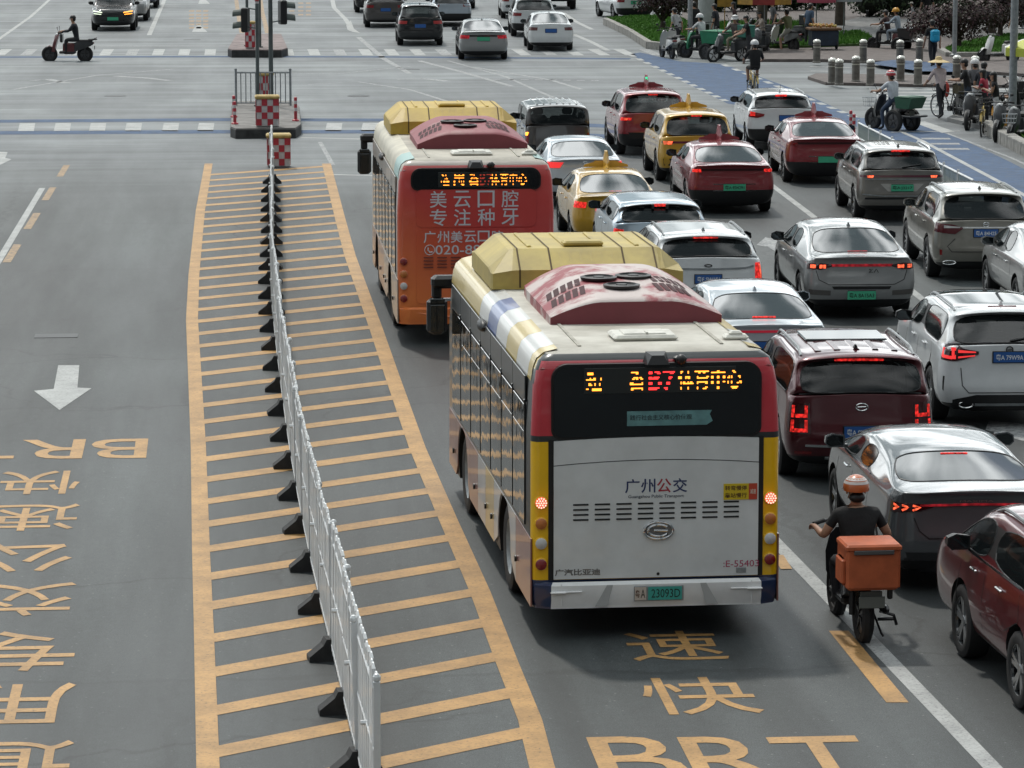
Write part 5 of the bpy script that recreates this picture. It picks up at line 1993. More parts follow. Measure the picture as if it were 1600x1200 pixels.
    def exhaust(s, x, z, w=.16, h=.07):
        for sx in (-1, 1):
            p, _ = s.rear(sx * x, z)
            b = MB()
            b.tube([(sx * x + w / 2 * math.cos(a), p.y - .015, z + h / 2 * math.sin(a)) for a in [2 * math.pi * i / 16 for i in range(16)]], .010, 6, closed=True)
            b.build('exhaust_trim', CHROME, s.root, True)
    def text(s, string, x, z, w, h, m=CHROME, bold=.0):
        p, _ = s.rear(x, z)
        on_rear(s.root, 'lettering', string, x, z, w, h, m, p.y - .012, bold)
    def taxi_light(s, m, lit=None, y=None, board=True):
        """roof sign: a long low board with an upright dart in the middle"""
        d = s.d
        y = y or (d['yP'] + .15)
        p = s.up(0, y)
        b = MB()
        if board:
            pr = [(-.46, 0), (.46, 0), (.44, .05), (.26, .10), (.22, .13), (-.22, .13), (-.26, .10), (-.44, .05)]
            n = len(pr)
            vs = [(x, y - .07, p.z + z) for x, z in pr] + [(x * .96, y + .09, p.z + z * .8) for x, z in pr]
            b.add(vs, [tuple(range(n)), tuple(range(2 * n - 1, n - 1, -1))] + [(i, n + i, n + (i + 1) % n, (i + 1) % n) for i in range(n)])
        so = b.build('roof_sign', m, s.root) if board else None
        b = MB()
        q = s.up(0, y - .42)
        b.loft([[(-.055, y + .10, p.z), (.055, y + .10, p.z), (.065, y - .16, p.z + .0), (.0, y - .52, q.z + .01), (-.065, y - .16, p.z)],
                [(-.05, y + .10, p.z + .12), (.05, y + .10, p.z + .12), (.06, y - .16, p.z + .12), (.0, y - .28, p.z + .07), (-.06, y - .16, p.z + .12)],
                [(-.02, y + .05, p.z + .33), (.02, y + .05, p.z + .33), (.028, y - .10, p.z + .33), (.0, y - .13, p.z + .31), (-.028, y - .10, p.z + .33)]], True, caps=True)
        do = b.build('roof_dart', m, s.root)
        if lit:
            b = MB(); b.rbox((0, y - .165, p.z + .21), (.05, .02, .12), .004); b.build('hire_lamp', lit, s.root)
    def arch_trim(s, m=BLACK, w=.055):
        d = s.d
        for sx in (-1, 1):
            for yy in (d['ro'], d['ro'] + d['wb']):
                r0 = d['rw'] + .056
                N = 14
                ang = [R(-12 + 204 * i / N) for i in range(N + 1)]
                top = [(yy + (r0 + w) * math.cos(a), max(d['zb'] + .02, d['rw'] + .01 + (r0 + w) * math.sin(a))) for a in ang]
                bot = [(yy + (r0 + .004) * math.cos(a), max(d['zb'] + .02, d['rw'] + .01 + (r0 + .004) * math.sin(a))) for a in ang]
                s.patch('arch_trim', top, bot, m, .010, 'left', N, 1, False, None, sx)

SEATM = mat('seat_fabric', (.035, .034, .034), .9, var=.3, vscale=9)
SUV = dict(type='suv', L=4.65, W=1.88, H=1.68, belt=1.06, deck=1.10, z5=1.07, ro=.90, wb=2.72, rw=.36, yG0=.10, yG1=.55, yQ=1.15, yP=2.05, yS1=2.75, yS0=3.45, zh=1.08, zn=.85, rf=.74, bf=.93, zb=.23, bump=.66, cover=1, qglass=True)
def suv(**k):
    q = dict(SUV); q.update(k); return q
WHITE = paint('pearl_white', (.66, .68, .69), .0, .3)
SILV = paint('silver', (.31, .315, .315), .35, .3)
GREYW = paint('warm_grey', (.19, .18, .165), .3, .3)
GOLDG = paint('grey_gold', (.24, .23, .20), .35, .3)
DGREY = paint('dark_grey', (.125, .135, .145), .3, .25)
BLACKP = paint('black', (.010, .011, .013), .3, .25)
DRED = paint('dark_red', (.10, .012, .018), .4, .28)
RRED = paint('deep_red', (.13, .012, .016), .4, .28)
TAXR = paint('taxi_red', (.26, .030, .038), .25, .3)
TAXY = paint('taxi_yellow', (.55, .31, .025), .15, .3)
LBLUE = paint('pale_blue', (.33, .42, .50), .4, .3)
SBLUE = paint('silver_blue', (.42, .48, .54), .4, .3)
BROWN = paint('brown_grey', (.085, .078, .076), .5, .3)
ICE = paint('ice_white', (.56, .61, .66), .2, .3)

# ---- dark red square SUV beside the near bus
c = Car('dark red square SUV with lit square tail lamps beside the white backed bus', 'car', 1328, 738, -3.4, suv(L=4.75, W=1.88, H=1.64, paint=DRED, rf=.80, bf=.95, deck=1.12, belt=1.08, z5=1.09, yG0=.06, yG1=.34, spoil=.20, rails=STEEL, railh=.06, finmat=BLACK, rim='ten', bw=.95, mirror='black', glassroof=False))
c.lamp([(.65, 1.03), (.87, 1.03), (.99, 1.02)], [(.63, .64), (.85, .64), (.97, .65)], mat('lamp_case_dark', (.05, .006, .008), .15, coat=1), 'tail_lamp', .012, 6, 3)
for z0 in (.845, .665):
    for sx in (1, -1):
        for (x0, z_0, x1, z_1) in ((.67, z0 + .15, .715, z0), (.86, z0 + .15, .905, z0), (.67, z0 + .045, .905, z0)):
            c.patch('lit_square', [(sx * x0, z_0), (sx * x1, z_0)], [(sx * x0, z_1), (sx * x1, z_1)], LAMPON, .019, 'rear', 3, 1, False)
c.third(1.53, .62, .03)
c.line('chrome_strip', [(-.86, 1.125), (0, 1.14), (.86, 1.125)], .022, STEEL, .010)
c.line('chrome_strip', [(-.70, .50), (0, .475), (.70, .50)], .03, CHROME, .012)
c.line('silver_strip', [(-.45, .335), (0, .325), (.45, .335)], .03, STEEL, .014)
c.plate(0, .665, 'b', '粤A 9H53W')
c.ring_emblem(.975, .075, .045)
c.patch('reflector', [(-.86, .42), (-.62, .42)], [(-.86, .385), (-.62, .385)], LAMPRED, .01, 'rear', 4, 1, True)
for x_ in (-.48, -.24, 0, .24, .48):
    b = MB(); a_, e_ = c.up(x_, .55), c.up(x_, 1.25)
    b.loft([[a_ + Vector((-.05, 0, -.01)), a_ + Vector((-.035, 0, .012)), a_ + Vector((.035, 0, .012)), a_ + Vector((.05, 0, -.01))], [e_ + Vector((-.05, 0, -.01)), e_ + Vector((-.035, 0, .012)), e_ + Vector((.035, 0, .012)), e_ + Vector((.05, 0, -.01))]], False)
    b.build('roof_ridge', DRED, c.root)
b = MB(); a_ = c.up(0, 1.75); b.rbox(a_ + Vector((0, 0, .0)), (1.05, .80, .025), .01); b.build('sunroof', GLASS, c.root)
c.finish()

# ---- white SUV, right foreground
c = Car('white SUV with dark roof glass and red angular lamps, beside the dark red SUV', 'car', 1556, 653, -2.6, suv(deck=1.14, belt=1.09, z5=1.11, L=4.72, W=1.90, H=1.62, paint=WHITE, yG0=.10, yG1=.52, spoil=.20, rails=STEEL, glassroof=True, rim='multi', mirror='black', cover=0, rb=2, ro=.95, wb=2.86, rw=.37, bump=.62, finmat=WHITE))
c.lamp([(.42, 1.065), (.62, 1.100), (.70, 1.145), (1.02, 1.120)], [(.42, 1.025), (.60, 0.960), (.74, 0.930), (1.04, 0.940)], mat('lamp_case_dark', (.05, .006, .008), .15), 'tail_lamp', .014, 10, 3)
for sx in (1, -1):
    for (t_, b_) in (([(.46, 1.062), (.70, 1.085)], [(.46, 1.045), (.70, 1.045)]), ([(.47, 1.015), (.70, 0.995)], [(.47, 1.000), (.70, 0.970)]), ([(.74, 1.115), (.82, 1.110)], [(.74, 0.960), (.80, 0.960)]), ([(.80, 1.000), (1.0, 1.010)], [(.80, 0.955), (1.0, 0.970)]), ([(.98, 1.100), (1.03, 1.100)], [(.96, 0.980), (1.02, 0.980)])):
        c.patch('lit_bar', [(sx * x, z) for x, z in t_], [(sx * x, z) for x, z in b_], mat('lamp_red_mid', (.6, .03, .03), .2, emit=1.4, ecol=(1, .05, .05)), .020, 'rear', 3, 1, False)
c.plate(0, .985, 'b', '粤A 79W9A')
c.ring_emblem(1.085, .045, .045, m=BLACK)
c.tail_gap([(.0, .50), (.55, .50), (.64, .60), (.66, .84)])
c.patch('lower_insert', [(-.78, .40), (-.45, .47), (.45, .47), (.78, .40)], [(-.80, .26), (-.45, .24), (.45, .24), (.80, .26)], BLACK, .012, 'rear', 12, 2, False)
c.line('silver_strip', [(-.46, .335), (.46, .335)], .035, STEEL, .02)
c.exhaust(.58, .33, .19, .085)
c.patch('side_vent', [(.915, .72), (.945, .72)], [(.925, .52), (.945, .54)], BLACK, .008, 'rear', 2, 2, True)
c.wiper(.02)
c.third(1.60, .40, .02, LAMPRED)
c.finish()

# ---- dark grey fastback saloon behind the scooter
c = Car('dark grey saloon with three lit red arrows, in front of the delivery scooter', 'car', 1494, 896, -3.6, dict(L=4.9, W=1.87, H=1.35, paint=DGREY, ro=1.06, wb=2.78, yG0=.52, yG1=1.42, yQ=1.75, yP=2.55, yS1=3.15, yS0=3.95, deck=1.10, belt=.98, z5=1.05, rf=.72, lipout=.05, tuck=.03, trim=CHROME, rim='five', rw=.34, qglass=False, fin=False, handle=CHROME))
c.lamp([(.46, .965), (.64, .975), (1.02, .98)], [(.46, .935), (.62, .89), (1.0, .87)], mat('lamp_case_dark', (.05, .006, .008), .15), 'tail_lamp', .012, 8, 2)
for sx in (-1, 1):
    for k in range(3):
        x_ = .88 - k * .125
        pts = [(sx * (x_ + .045), .955), (sx * (x_ - .035), .935), (sx * (x_ + .045), .90)]
        c.line('lit_arrow', pts, .022, LAMPHOT if sx < 0 else LAMPRED, .012)
c.line('lamp_bar', [(-.60, .955), (0, .965), (.60, .955)], .022, LAMPBAR, .012)
c.third(1.285, .30, .016, LAMPON)
c.text('MAXIMA', 0, 1.0, .36, .022, mat('dull_badge', (.25, .22, .22), .3, .8))
c.plate(0, .50, 'b', '')
c.tail_gap([(.0, .60), (.50, .60), (.60, .68), (.66, .82)])
c.patch('lower_insert', [(-.85, .45), (.85, .45)], [(-.82, .22), (.82, .22)], mat('dark_bumper_grey', (.03, .032, .035), .4), .010, 'rear', 12, 2, False)
c.patch('bumper_slot', [(-.80, .36), (-.40, .36)], [(-.78, .27), (-.44, .27)], BLACK, .016, 'rear', 4, 1, True)
c.finish()

# ---- red SUV cut by the right frame edge
a_, b_ = P(1583, 1104), P(1496, 1024)
hd = math.degrees(math.atan2((b_ - a_).x, (b_ - a_).y))
ctr = a_ + Vector((.93, -.02, 0))
c = Car('glossy red SUV cropped by the right edge, nearest of all', 'car', 0, 0, hd - 4.8, suv(L=4.6, W=1.86, H=1.60, paint=RRED, ro=.92, wb=2.68, rw=.36, rim='five', trim=CHROME, handle=CHROME, rails=STEEL, mirror='black', cover=1)) if False else None
class CarAt(Car):
    def __init__(s, label, cat, point, rz, sp, group='vehicles in the traffic'):
        global P
        keep = P
        def fixed(u, v, z=0.0):
            return Vector((point.x, point.y, 0))
        P = fixed
        try:
            Car.__init__(s, label, cat, 0, 0, -math.degrees(rz) - 4.8, sp, group)
        finally:
            P = keep
c = CarAt('glossy red SUV cropped by the right edge, nearest of all', 'car', ctr, -R(hd), suv(L=4.6, W=1.86, H=1.60, paint=RRED, ro=.92, wb=(b_ - a_).length, yP=2.15, yS1=2.80, yS0=3.45, rw=.36, rim='five', trim=CHROME, handle=CHROME, rails=STEEL, mirror='black', cover=1))
c.lamp([(.55, .98), (1.05, 1.02)], [(.55, .86), (1.05, .86)], LAMPRED, n=8)
c.plate(0, .72, 'b', '')
c.finish()

# ---- grey silver saloon with brake lamps, middle right
c = Car('grey silver saloon with lit brake lamps and green plate, beside the grey gold crossover', 'car', 1332, 488, -3.0, dict(L=4.88, W=1.89, H=1.45, paint=SILV, ro=1.0, wb=2.90, yG0=.52, yG1=1.50, yQ=1.80, yP=2.55, yS1=3.15, yS0=3.92, deck=1.06, belt=.96, z5=1.0, rf=.70, lipout=.05, tuck=.04, trim=CHROME, mirror='black', rim='turbine', rw=.345, finmat=STEEL))
c.lamp([(.50, .93), (.70, .965), (1.05, .935)], [(.50, .905), (.68, .85), (1.02, .85)], mat('lamp_case_dark', (.05, .006, .008), .15), 'tail_lamp', .012)
for sx in (1, -1):
    for x_ in (.66, .84):
        c.patch('lit_lens', [(sx * (x_ - .055), .935), (sx * (x_ + .055), .935)], [(sx * (x_ - .055), .875), (sx * (x_ + .055), .875)], LAMPHOT, .018, 'rear', 3, 1, False)
c.lamp([(-.52, .945), (.52, .945)], [(-.52, .90), (.52, .90)], LAMPBAR, 'lamp_bar', .010, 8, 1, None, False)
c.third(1.10, .34, .022, LAMPBAR, y=.56)
c.text('ΣΛ', .20, .83, .17, .06, mat('badge_black', (.02, .02, .02), .2))
c.patch('bumper_slot', [(-.50, .57), (.50, .57)], [(-.47, .52), (.47, .52)], BLACK, .008, 'rear', 8, 1, False)
c.patch('bumper_vane', [(.52, .50), (.92, .52)], [(.52, .42), (.90, .43)], mat('vane_grey', (.10, .095, .09), .4), .010, 'rear', 5, 1, True)
c.plate(0, .42, 'g', '粤A 8A15A3')
c.tail_gap([(.0, .60), (.55, .60), (.72, .68), (.78, .84)])
c.finish()

# ---- grey gold crossover
c = Car('grey gold crossover with claw shaped lamps and unlit tail, far right lane', 'car', 1526, 431, -1.5, suv(L=4.89, W=1.90, H=1.64, paint=GOLDG, ro=1.0, wb=2.79, rw=.37, yG0=.10, yG1=.62, spoil=.22, rails=STEEL, rim='ten', trim=CHROME, cover=0, rb=2, belt=1.08, deck=1.12, z5=1.08, finmat=GOLDG))
c.lamp([(.40, 1.0), (.62, 1.06), (1.06, 1.08)], [(.42, .98), (.56, .88), (1.06, .92)], mat('lamp_wine', (.10, .010, .016), .15, coat=1), 'tail_lamp', .014, 8, 3)
c.patch('clear_lens', [(.46, 1.015), (.78, 1.04)], [(.48, .995), (.78, .99)], CLEARL, .019, 'rear', 5, 1, True)
c.line('chrome_strip', [(-.52, 1.0), (0, 1.0), (.52, 1.0)], .028, CHROME, .012)
c.plate(0, .90, 'b', '粤A 84H25')
c.ring_emblem(1.055, .055, .04)
c.tail_gap([(.0, .56), (.62, .56), (.70, .66), (.56, .80)])
c.patch('lower_insert', [(-.55, .38), (.55, .38)], [(-.55, .24), (.55, .24)], BLACK, .012, 'rear', 8, 1, False)
c.exhaust(.66, .36, .24, .07)
c.patch('reflector', [(.80, .60), (.85, .60)], [(.80, .50), (.85, .50)], LAMPRED, .008, 'rear', 2, 1, True)
c.finish()

# ---- grey silver SUV with light bar
c = Car('grey silver SUV with thin red light bar and green plate, behind a red taxi', 'car', 1400, 341, -1.8, suv(L=4.6, W=1.88, H=1.56, paint=GREYW, ro=.88, wb=2.75, rw=.35, yG0=.10, yG1=.50, spoil=.18, rails=CHROME, rim='turbine', cover=0, rf=.76, finmat=GREYW))
c.lamp([(-.98, 1.0), (.98, 1.0)], [(-.98, .955), (.98, .955)], mat('lamp_wine_bar', (.10, .012, .03), .2, coat=1), 'lamp_bar', .012, 16, 1, None, False)
for sx in (1, -1):
    c.patch('lit_lens', [(sx * .60, .995), (sx * .76, .995)], [(sx * .62, .945), (sx * .74, .945)], LAMPHOT, .018, 'rear', 3, 1, False)
c.third(1.485, .40, .04)
c.line('silver_strip', [(-.80, .915), (.80, .915)], .018, STEEL, .010)
c.plate(0, .735, 'g', '粤A·J3217')
c.patch('plate_recess', [(-.46, .82), (.46, .82)], [(-.30, .66), (.30, .66)], mat('recess_grey', (.34, .33, .31), .4), .004, 'rear', 6, 1, False)
c.line('chrome_strip', [(-.85, .60), (-.4, .56), (.4, .56), (.85, .60)], .022, STEEL, .012)
c.patch('lower_insert', [(-.80, .53), (.80, .53)], [(-.80, .49), (.80, .49)], BLACK, .010, 'rear', 8, 1, False)
c.wiper(.0)
c.finish()

# ---- red saloon taxis
GLIT = mat('hire_lamp_green', (.05, .7, .35), .3, emit=2.0, ecol=(.05, 1, .45))
TAXBOARD = mat('taxi_sign_red', (.26, .045, .055), .4, coat=.5)
TAXBOARDY = mat('taxi_sign_yellow', (.55, .32, .03), .4, coat=.5)
def red_taxi(label, u, v, head, lit, stripe=True):
    c = Car(label, 'taxi', u, v, head, dict(name='taxi', L=4.80, W=1.88, H=1.43, paint=TAXR, ro=.98, wb=2.80, yG0=.50, yG1=1.45, yQ=1.80, yP=2.50, yS1=3.10, yS0=3.85, deck=1.08, belt=.98, z5=1.03, rf=.71, lipout=.08, tuck=.05, mirror='black', rim='turbine', rw=.335, fin=False, rb=3), 'red taxis in the queue')
    c.patch('lamp_recess', [(-.82, 1.005), (.82, 1.005)], [(-.82, .955), (.82, .955)], mat('recess_red', (.05, .008, .01), .3), .006, 'rear', 10, 1, False)
    c.lamp([(.68, .995), (.95, .99)], [(.68, .93), (.93, .93)], LAMPON if lit else LAMPRED, 'tail_lamp', .014)
    c.patch('crease', [(-.80, .66), (.80, .66)], [(-.78, .60), (.78, .60)], mat('crease_red', (.20, .03, .035), .35), .008, 'rear', 10, 1, False)
    c.plate(.04, .60, 'g', '粤A·E04291' if lit else '')
    c.patch('plate_surround', [(-.42, .68), (.50, .68)], [(-.42, .52), (.50, .52)], GLOSSB, .004, 'rear', 6, 1, False)
    if stripe:
        c.patch('door_livery', [(1.6, .74), (3.4, .74)], [(1.6, .36), (3.4, .36)], mat('door_white', (.5, .48, .47), .4), .004, 'left', 10, 2, False)
    c.taxi_light(TAXBOARD)
    c.finish()
    return c
red_taxi('red saloon taxi with both tail lamps lit and green plate', 1136, 329, -3.4, True)
red_taxi('red saloon taxi with white door livery and lamps off, further right', 1283, 283, -2.2, False)

# ---- red SUV taxi at the front of the queue
c = Car('red SUV taxi with green hire lamp, front of the queue beside the van', 'taxi', 1017, 240, -3.9, suv(name='taxi', L=4.5, W=1.86, H=1.65, paint=TAXR, roofblack=False, yG1=.52, mirror='black', rim='turbine', cover=1, rb=3, ro=.86, wb=2.7, fin=False, rf=.75), 'red taxis in the queue')
c.lamp([(.58, .99), (.95, 1.0)], [(.60, .93), (.95, .92)], LAMPON, 'tail_lamp', .014)
c.lamp([(.70, .98), (.80, .98)], [(.70, .94), (.80, .94)], LAMPHOT, 'lit_lens', .020, 3, 1)
c.third(1.56, .24, .035)
c.text('口工作', 0, 1.42, .60, .06, mat('window_lettering', (.5, .48, .48), .5), .01)
c.patch('lower_insert', [(-.84, .62), (.84, .62)], [(-.82, .30), (.82, .30)], BLACK, .010, 'rear', 8, 2, False)
c.plate(.02, .50, 'g', '')
c.taxi_light(TAXBOARD, GLIT)
c.finish()

# ---- yellow SUV taxi
c = Car('yellow SUV taxi with dented tail, between the two red taxis', 'taxi', 1084, 281, -3.6, suv(name='taxi', L=4.5, W=1.86, H=1.65, paint=TAXY, yG1=.50, mirror='black', rim='turbine', cover=1, rb=2, ro=.86, wb=2.7, fin=False, rf=.75), 'yellow taxis in the queue')
c.lamp([(-.93, .99), (.93, .99)], [(-.93, .94), (.93, .94)], mat('lamp_wine_bar', (.10, .012, .03), .2, coat=1), 'lamp_bar', .010, 14, 1, None, False)
c.lamp([(.60, .99), (.86, .99)], [(.62, .92), (.84, .92)], LAMPHOT, 'lit_lens', .016, 4, 1)
c.third(1.565, .26, .035)
c.patch('lower_insert', [(-.84, .58), (.84, .58)], [(-.82, .28), (.82, .28)], BLACK, .010, 'rear', 8, 2, False)
c.plate(.02, .72, 'g', '')
c.taxi_light(TAXBOARDY)
c.finish()
# ---- yellow saloon taxi
c = Car('yellow saloon taxi with pale domed roof sign, right of the orange bus', 'taxi', 958, 381, -4.2, dict(name='taxi', L=4.65, W=1.80, H=1.42, paint=TAXY, ro=.98, wb=2.68, yG0=.52, yG1=1.42, yQ=1.7, yP=2.40, yS1=2.98, yS0=3.7, deck=1.05, belt=.95, z5=1.0, lipout=.04, mirror='black', rim='five', rw=.32, fin=False, seams=True), 'yellow taxis in the queue')
c.lamp([(.62, .93), (1.0, .95)], [(.64, .82), (1.0, .82)], LAMPON, 'tail_lamp', .014)
c.lamp([(.34, .92), (.58, .93)], [(.34, .86), (.58, .83)], LAMPRED, 'inner_lamp', .012)
c.third(1.09, .26, .025, y=.60)
c.plate(0, .74, 'g', '')
c.taxi_light(TAXBOARDY)
c.finish()

# ---- pale saloon right of the orange bus
c = Car('pale silver blue saloon with red corner lamps, behind the dark van', 'car', 908, 317, -4.3, dict(L=4.65, W=1.80, H=1.40, paint=ICE, ro=.98, wb=2.68, yG0=.55, yG1=1.42, yQ=1.7, yP=2.40, yS1=2.98, yS0=3.7, deck=1.05, belt=.95, z5=1.0, lipout=.04, mirror='black', rim='five', rw=.32, fin=False))
c.lamp([(.48, .99), (1.02, 1.01)], [(.56, .87), (1.0, .87)], mat('lamp_red_mid', (.6, .03, .03), .2, emit=1.4, ecol=(1, .05, .05)), 'tail_lamp', .014)
c.plate(0, .76, 'b', '粤A')
c.ring_emblem(.965, .05, .04)
c.finish()
# ---- boxy dark van
c = Car('boxy dark brown minivan with ribbed roof, left of the red SUV taxi', 'van', 868, 268, -4.4, dict(name='minivan', type='suv', L=4.0, W=1.62, H=1.70, paint=BROWN, ro=.75, wb=2.5, rw=.30, belt=1.12, deck=1.18, z5=1.15, yG0=.05, yG1=.20, yQ=.9, yP=1.85, yS1=2.85, yS0=3.35, zh=1.05, zn=.8, rf=.86, bf=.97, spoil=.04, cover=0, qglass=True, zb=.25, fin=False, bw=.97, mirror='black', gdrop=.07))
for k in range(7):
    x_ = -.48 + .16 * k
    b = MB(); a_, e_ = c.up(x_, .45), c.up(x_, 2.6)
    b.tube([a_, a_.lerp(e_, .5) + Vector((0, 0, .012)), e_], .022, 6); b.build('roof_rib', SILV, c.root)
c.lamp([(.74, 1.0), (.86, 1.0)], [(.74, .70), (.86, .70)], LAMPRED, 'tail_lamp', .014, 3, 2)
b = MB(); p_, n_ = c.rear(-.80, .98); b.rbox(p_ + Vector((0, -.02, 0)), (.09, .03, .08), .01); b.build('lit_lens', AMBERON, c.root)
c.plate(0, .68, 'b', '')
c.finish()
# ---- light blue SUV between buses and taxi
c = Car('pale blue SUV with white roof and black spoiler, ahead of the white SUV', 'car', 1026, 434, -4.0, suv(L=4.5, W=1.84, H=1.47, paint=LBLUE, yG1=.48, spoil=.14, blackspoil=True, mirror='black', ro=.86, wb=2.65, rf=.75, fin=False))
c.lamp([(.70, .98), (.97, 1.0)], [(.72, .86), (.97, .84)], LAMPON, 'tail_lamp', .014)
c.third(1.39, .22, .05)
for x_ in (-.13, .13):
    b = MB(); p_ = c.up(x_, .48); b.rbox(p_ + Vector((0, -.04, -.06)), (.05, .16, .10), .015); b.build('spoiler_strut', BLACK, c.root)
c.plate(0, .7, 'b', '')
c.finish()
# ---- white SUV in front of the near bus, right
c = Car('white SUV with tall lit corner lamp, right of the near bus roof', 'car', 1096, 496, -4.0, suv(L=4.7, W=1.90, H=1.50, paint=WHITE, yG1=.50, spoil=.16, rails=STEEL, mirror='black', ro=.9, wb=2.73, rf=.76, finmat=STEEL, cover=0, rb=2))
c.lamp([(.82, 1.02), (.99, 1.02)], [(.80, .55), (1.0, .55)], LAMPON, 'tail_lamp', .014, 4, 4)
c.lamp([(.93, .98), (.965, .98)], [(.93, .58), (.965, .58)], LAMPHOT, 'lit_bar', .020, 2, 4)
c.third(1.41, .42, .04)
c.plate(0, .76, 'b', '粤F SW151')
c.ring_emblem(.98, .06, .02, m=BLACK, bar=False)
c.line('chrome_strip', [(-.62, .935), (0, .92), (.62, .935), (.78, .97)], .028, STEEL, .012)
c.finish()
# ---- white saloon between near bus and dark red SUV
c = Car('silver white saloon with thin red lamp line, hidden between near bus and dark red SUV', 'car', 1186, 606, -3.8, dict(L=4.85, W=1.86, H=1.40, paint=ICE, ro=1.0, wb=2.85, yG0=.50, yG1=1.48, yQ=1.8, yP=2.55, yS1=3.15, yS0=3.9, deck=1.06, belt=.95, z5=1.0, lipout=.05, tuck=.04, mirror='paint', rim='five', trim=CHROME))
c.lamp([(-1.0, .985), (1.0, .985)], [(-1.0, .95), (1.0, .95)], mat('lamp_wine_lit', (.25, .015, .03), .2, emit=.35, ecol=(1, .05, .1)), 'lamp_bar', .010, 16, 1, None, False)
c.third(1.105, .34, .03, y=.56)
c.plate(0, .75, 'b', '')
c.finish()
# ---- white SUV near the cycle lane
c = Car('white compact SUV with a red corner lamp, front of the right lane', 'car', 1216, 232, -2.6, suv(L=4.3, W=1.80, H=1.51, paint=WHITE, yG1=.44, mirror='black', ro=.82, wb=2.65, rw=.33, rails=STEEL, rf=.76, cover=1, rb=3))
c.lamp([(.46, .97), (.64, 1.0), (1.0, 1.05)], [(.48, .91), (.64, .87), (1.0, .89)], LAMPRED, 'tail_lamp', .014)
c.lamp([(.72, 1.01), (.90, 1.03)], [(.72, .92), (.90, .92)], LAMPON, 'lit_lens', .020, 4, 1)
c.third(1.43, .30, .05)
c.plate(.15, .86, 'b', '')
b = MB(); p_ = c.up(0, .62); b.tube([p_, p_ + Vector((0, -.12, .22))], .006, 5); b.build('aerial', BLACK, c.root)
c.finish()
# ---- silver saloon at the right frame edge
f_ = P(1596, 461)
c = CarAt('bright silver saloon cut by the right edge, behind the white SUV', 'car', f_ + Vector((.15, -2.72, 0)), -R(2.0), dict(L=4.7, W=1.82, H=1.45, paint=SILV, ro=1.0, wb=2.72, mirror='paint', rim='five', rw=.33, deck=1.04, seams=True))
c.lamp([(.60, .93), (1.02, .96)], [(.60, .80), (1.02, .82)], LAMPRED, 'tail_lamp', .014)
c.finish()

# ---- beyond the junction
far = 'cars driving away beyond the junction'
def simple(label, u, v, head, sp, plate=None, lamps=LAMPRED, cat='car', front=False):
    c = Car(label, cat, u, v, head, dict(sp, seams=sp.get('seams', False), interior=sp.get('seams', False)), far)
    z = 1.0 if sp.get('type') == 'suv' else .93
    if not sp.get('front'):
        c.lamp([(.52, z), (1.0, z + .02)], [(.54, z - .12), (1.0, z - .12)], lamps, 'tail_lamp', .014, 5, 1)
        if plate:
            c.plate(0, .80, plate, '')
    c.finish()
    return c
simple('black SUV with shining roof beyond the far crossing', 656, 70, -3.2, suv(paint=BLACKP, W=1.84, H=1.66, mirror='black'), 'b', mat('lamp_red_far', (.45, .04, .04), .2, coat=1))
simple('brown grey estate car left of the black SUV', 602, 42, -3.6, suv(paint=BROWN, W=1.84, H=1.60), 'b')
simple('silver blue hatchback right of the black SUV', 704, 40, -3.0, suv(paint=SBLUE, W=1.84, H=1.52, deck=1.0, belt=.98, z5=.98, rb=3), None)
b = MB(); 
simple('dark SUV furthest left in the far lanes', 584, 19, -3.6, suv(paint=BLACKP, W=1.85, H=1.7), 'b')
simple('dark car half hidden beyond the silver blue hatchback', 713, 13, -3.0, suv(paint=BLACKP, W=1.85, H=1.6), None)
c = simple('silver saloon with green plate crossing the far zebra', 754, 92, -2.8, dict(paint=SILV, W=1.86, H=1.46, mirror='black', seams=True, deck=1.06, lipout=.05), 'g', LAMPBAR)
c.patch('tail_band', [(-.80, .95), (.80, .95)], [(-.80, .88), (.80, .88)], GLOSSB, .008, 'rear', 8, 1, False)
c.ring_emblem(.80, .035, .025, m=LAMPON, bar=True)
simple('white SUV with violet blue plate ahead of the white saloon', 833, 56, -2.4, suv(paint=WHITE, W=1.9, H=1.62, rb=3), 'b')
simple('white saloon with blue plate nearest the green island', 859, 78, -2.4, dict(paint=WHITE, W=1.80, H=1.46, mirror='black', seams=True, deck=1.05), 'b', mat('lamp_brown', (.14, .05, .05), .2, coat=1))
simple('white car partly hidden behind the white SUV', 812, 28, -2.4, dict(paint=WHITE, W=1.80, H=1.46), None)
simple('dark pickup at the top edge of the far lanes', 868, 14, -2.0, suv(paint=BLACKP, W=1.95, H=1.8, rw=.42, zb=.4), None)
c = simple('white hatchback turning beside the maroon bush', 985, 29.5, -13, dict(paint=WHITE, W=1.78, H=1.50, seams=True, mirror='paint', deck=1.06, rb=3), 'g')
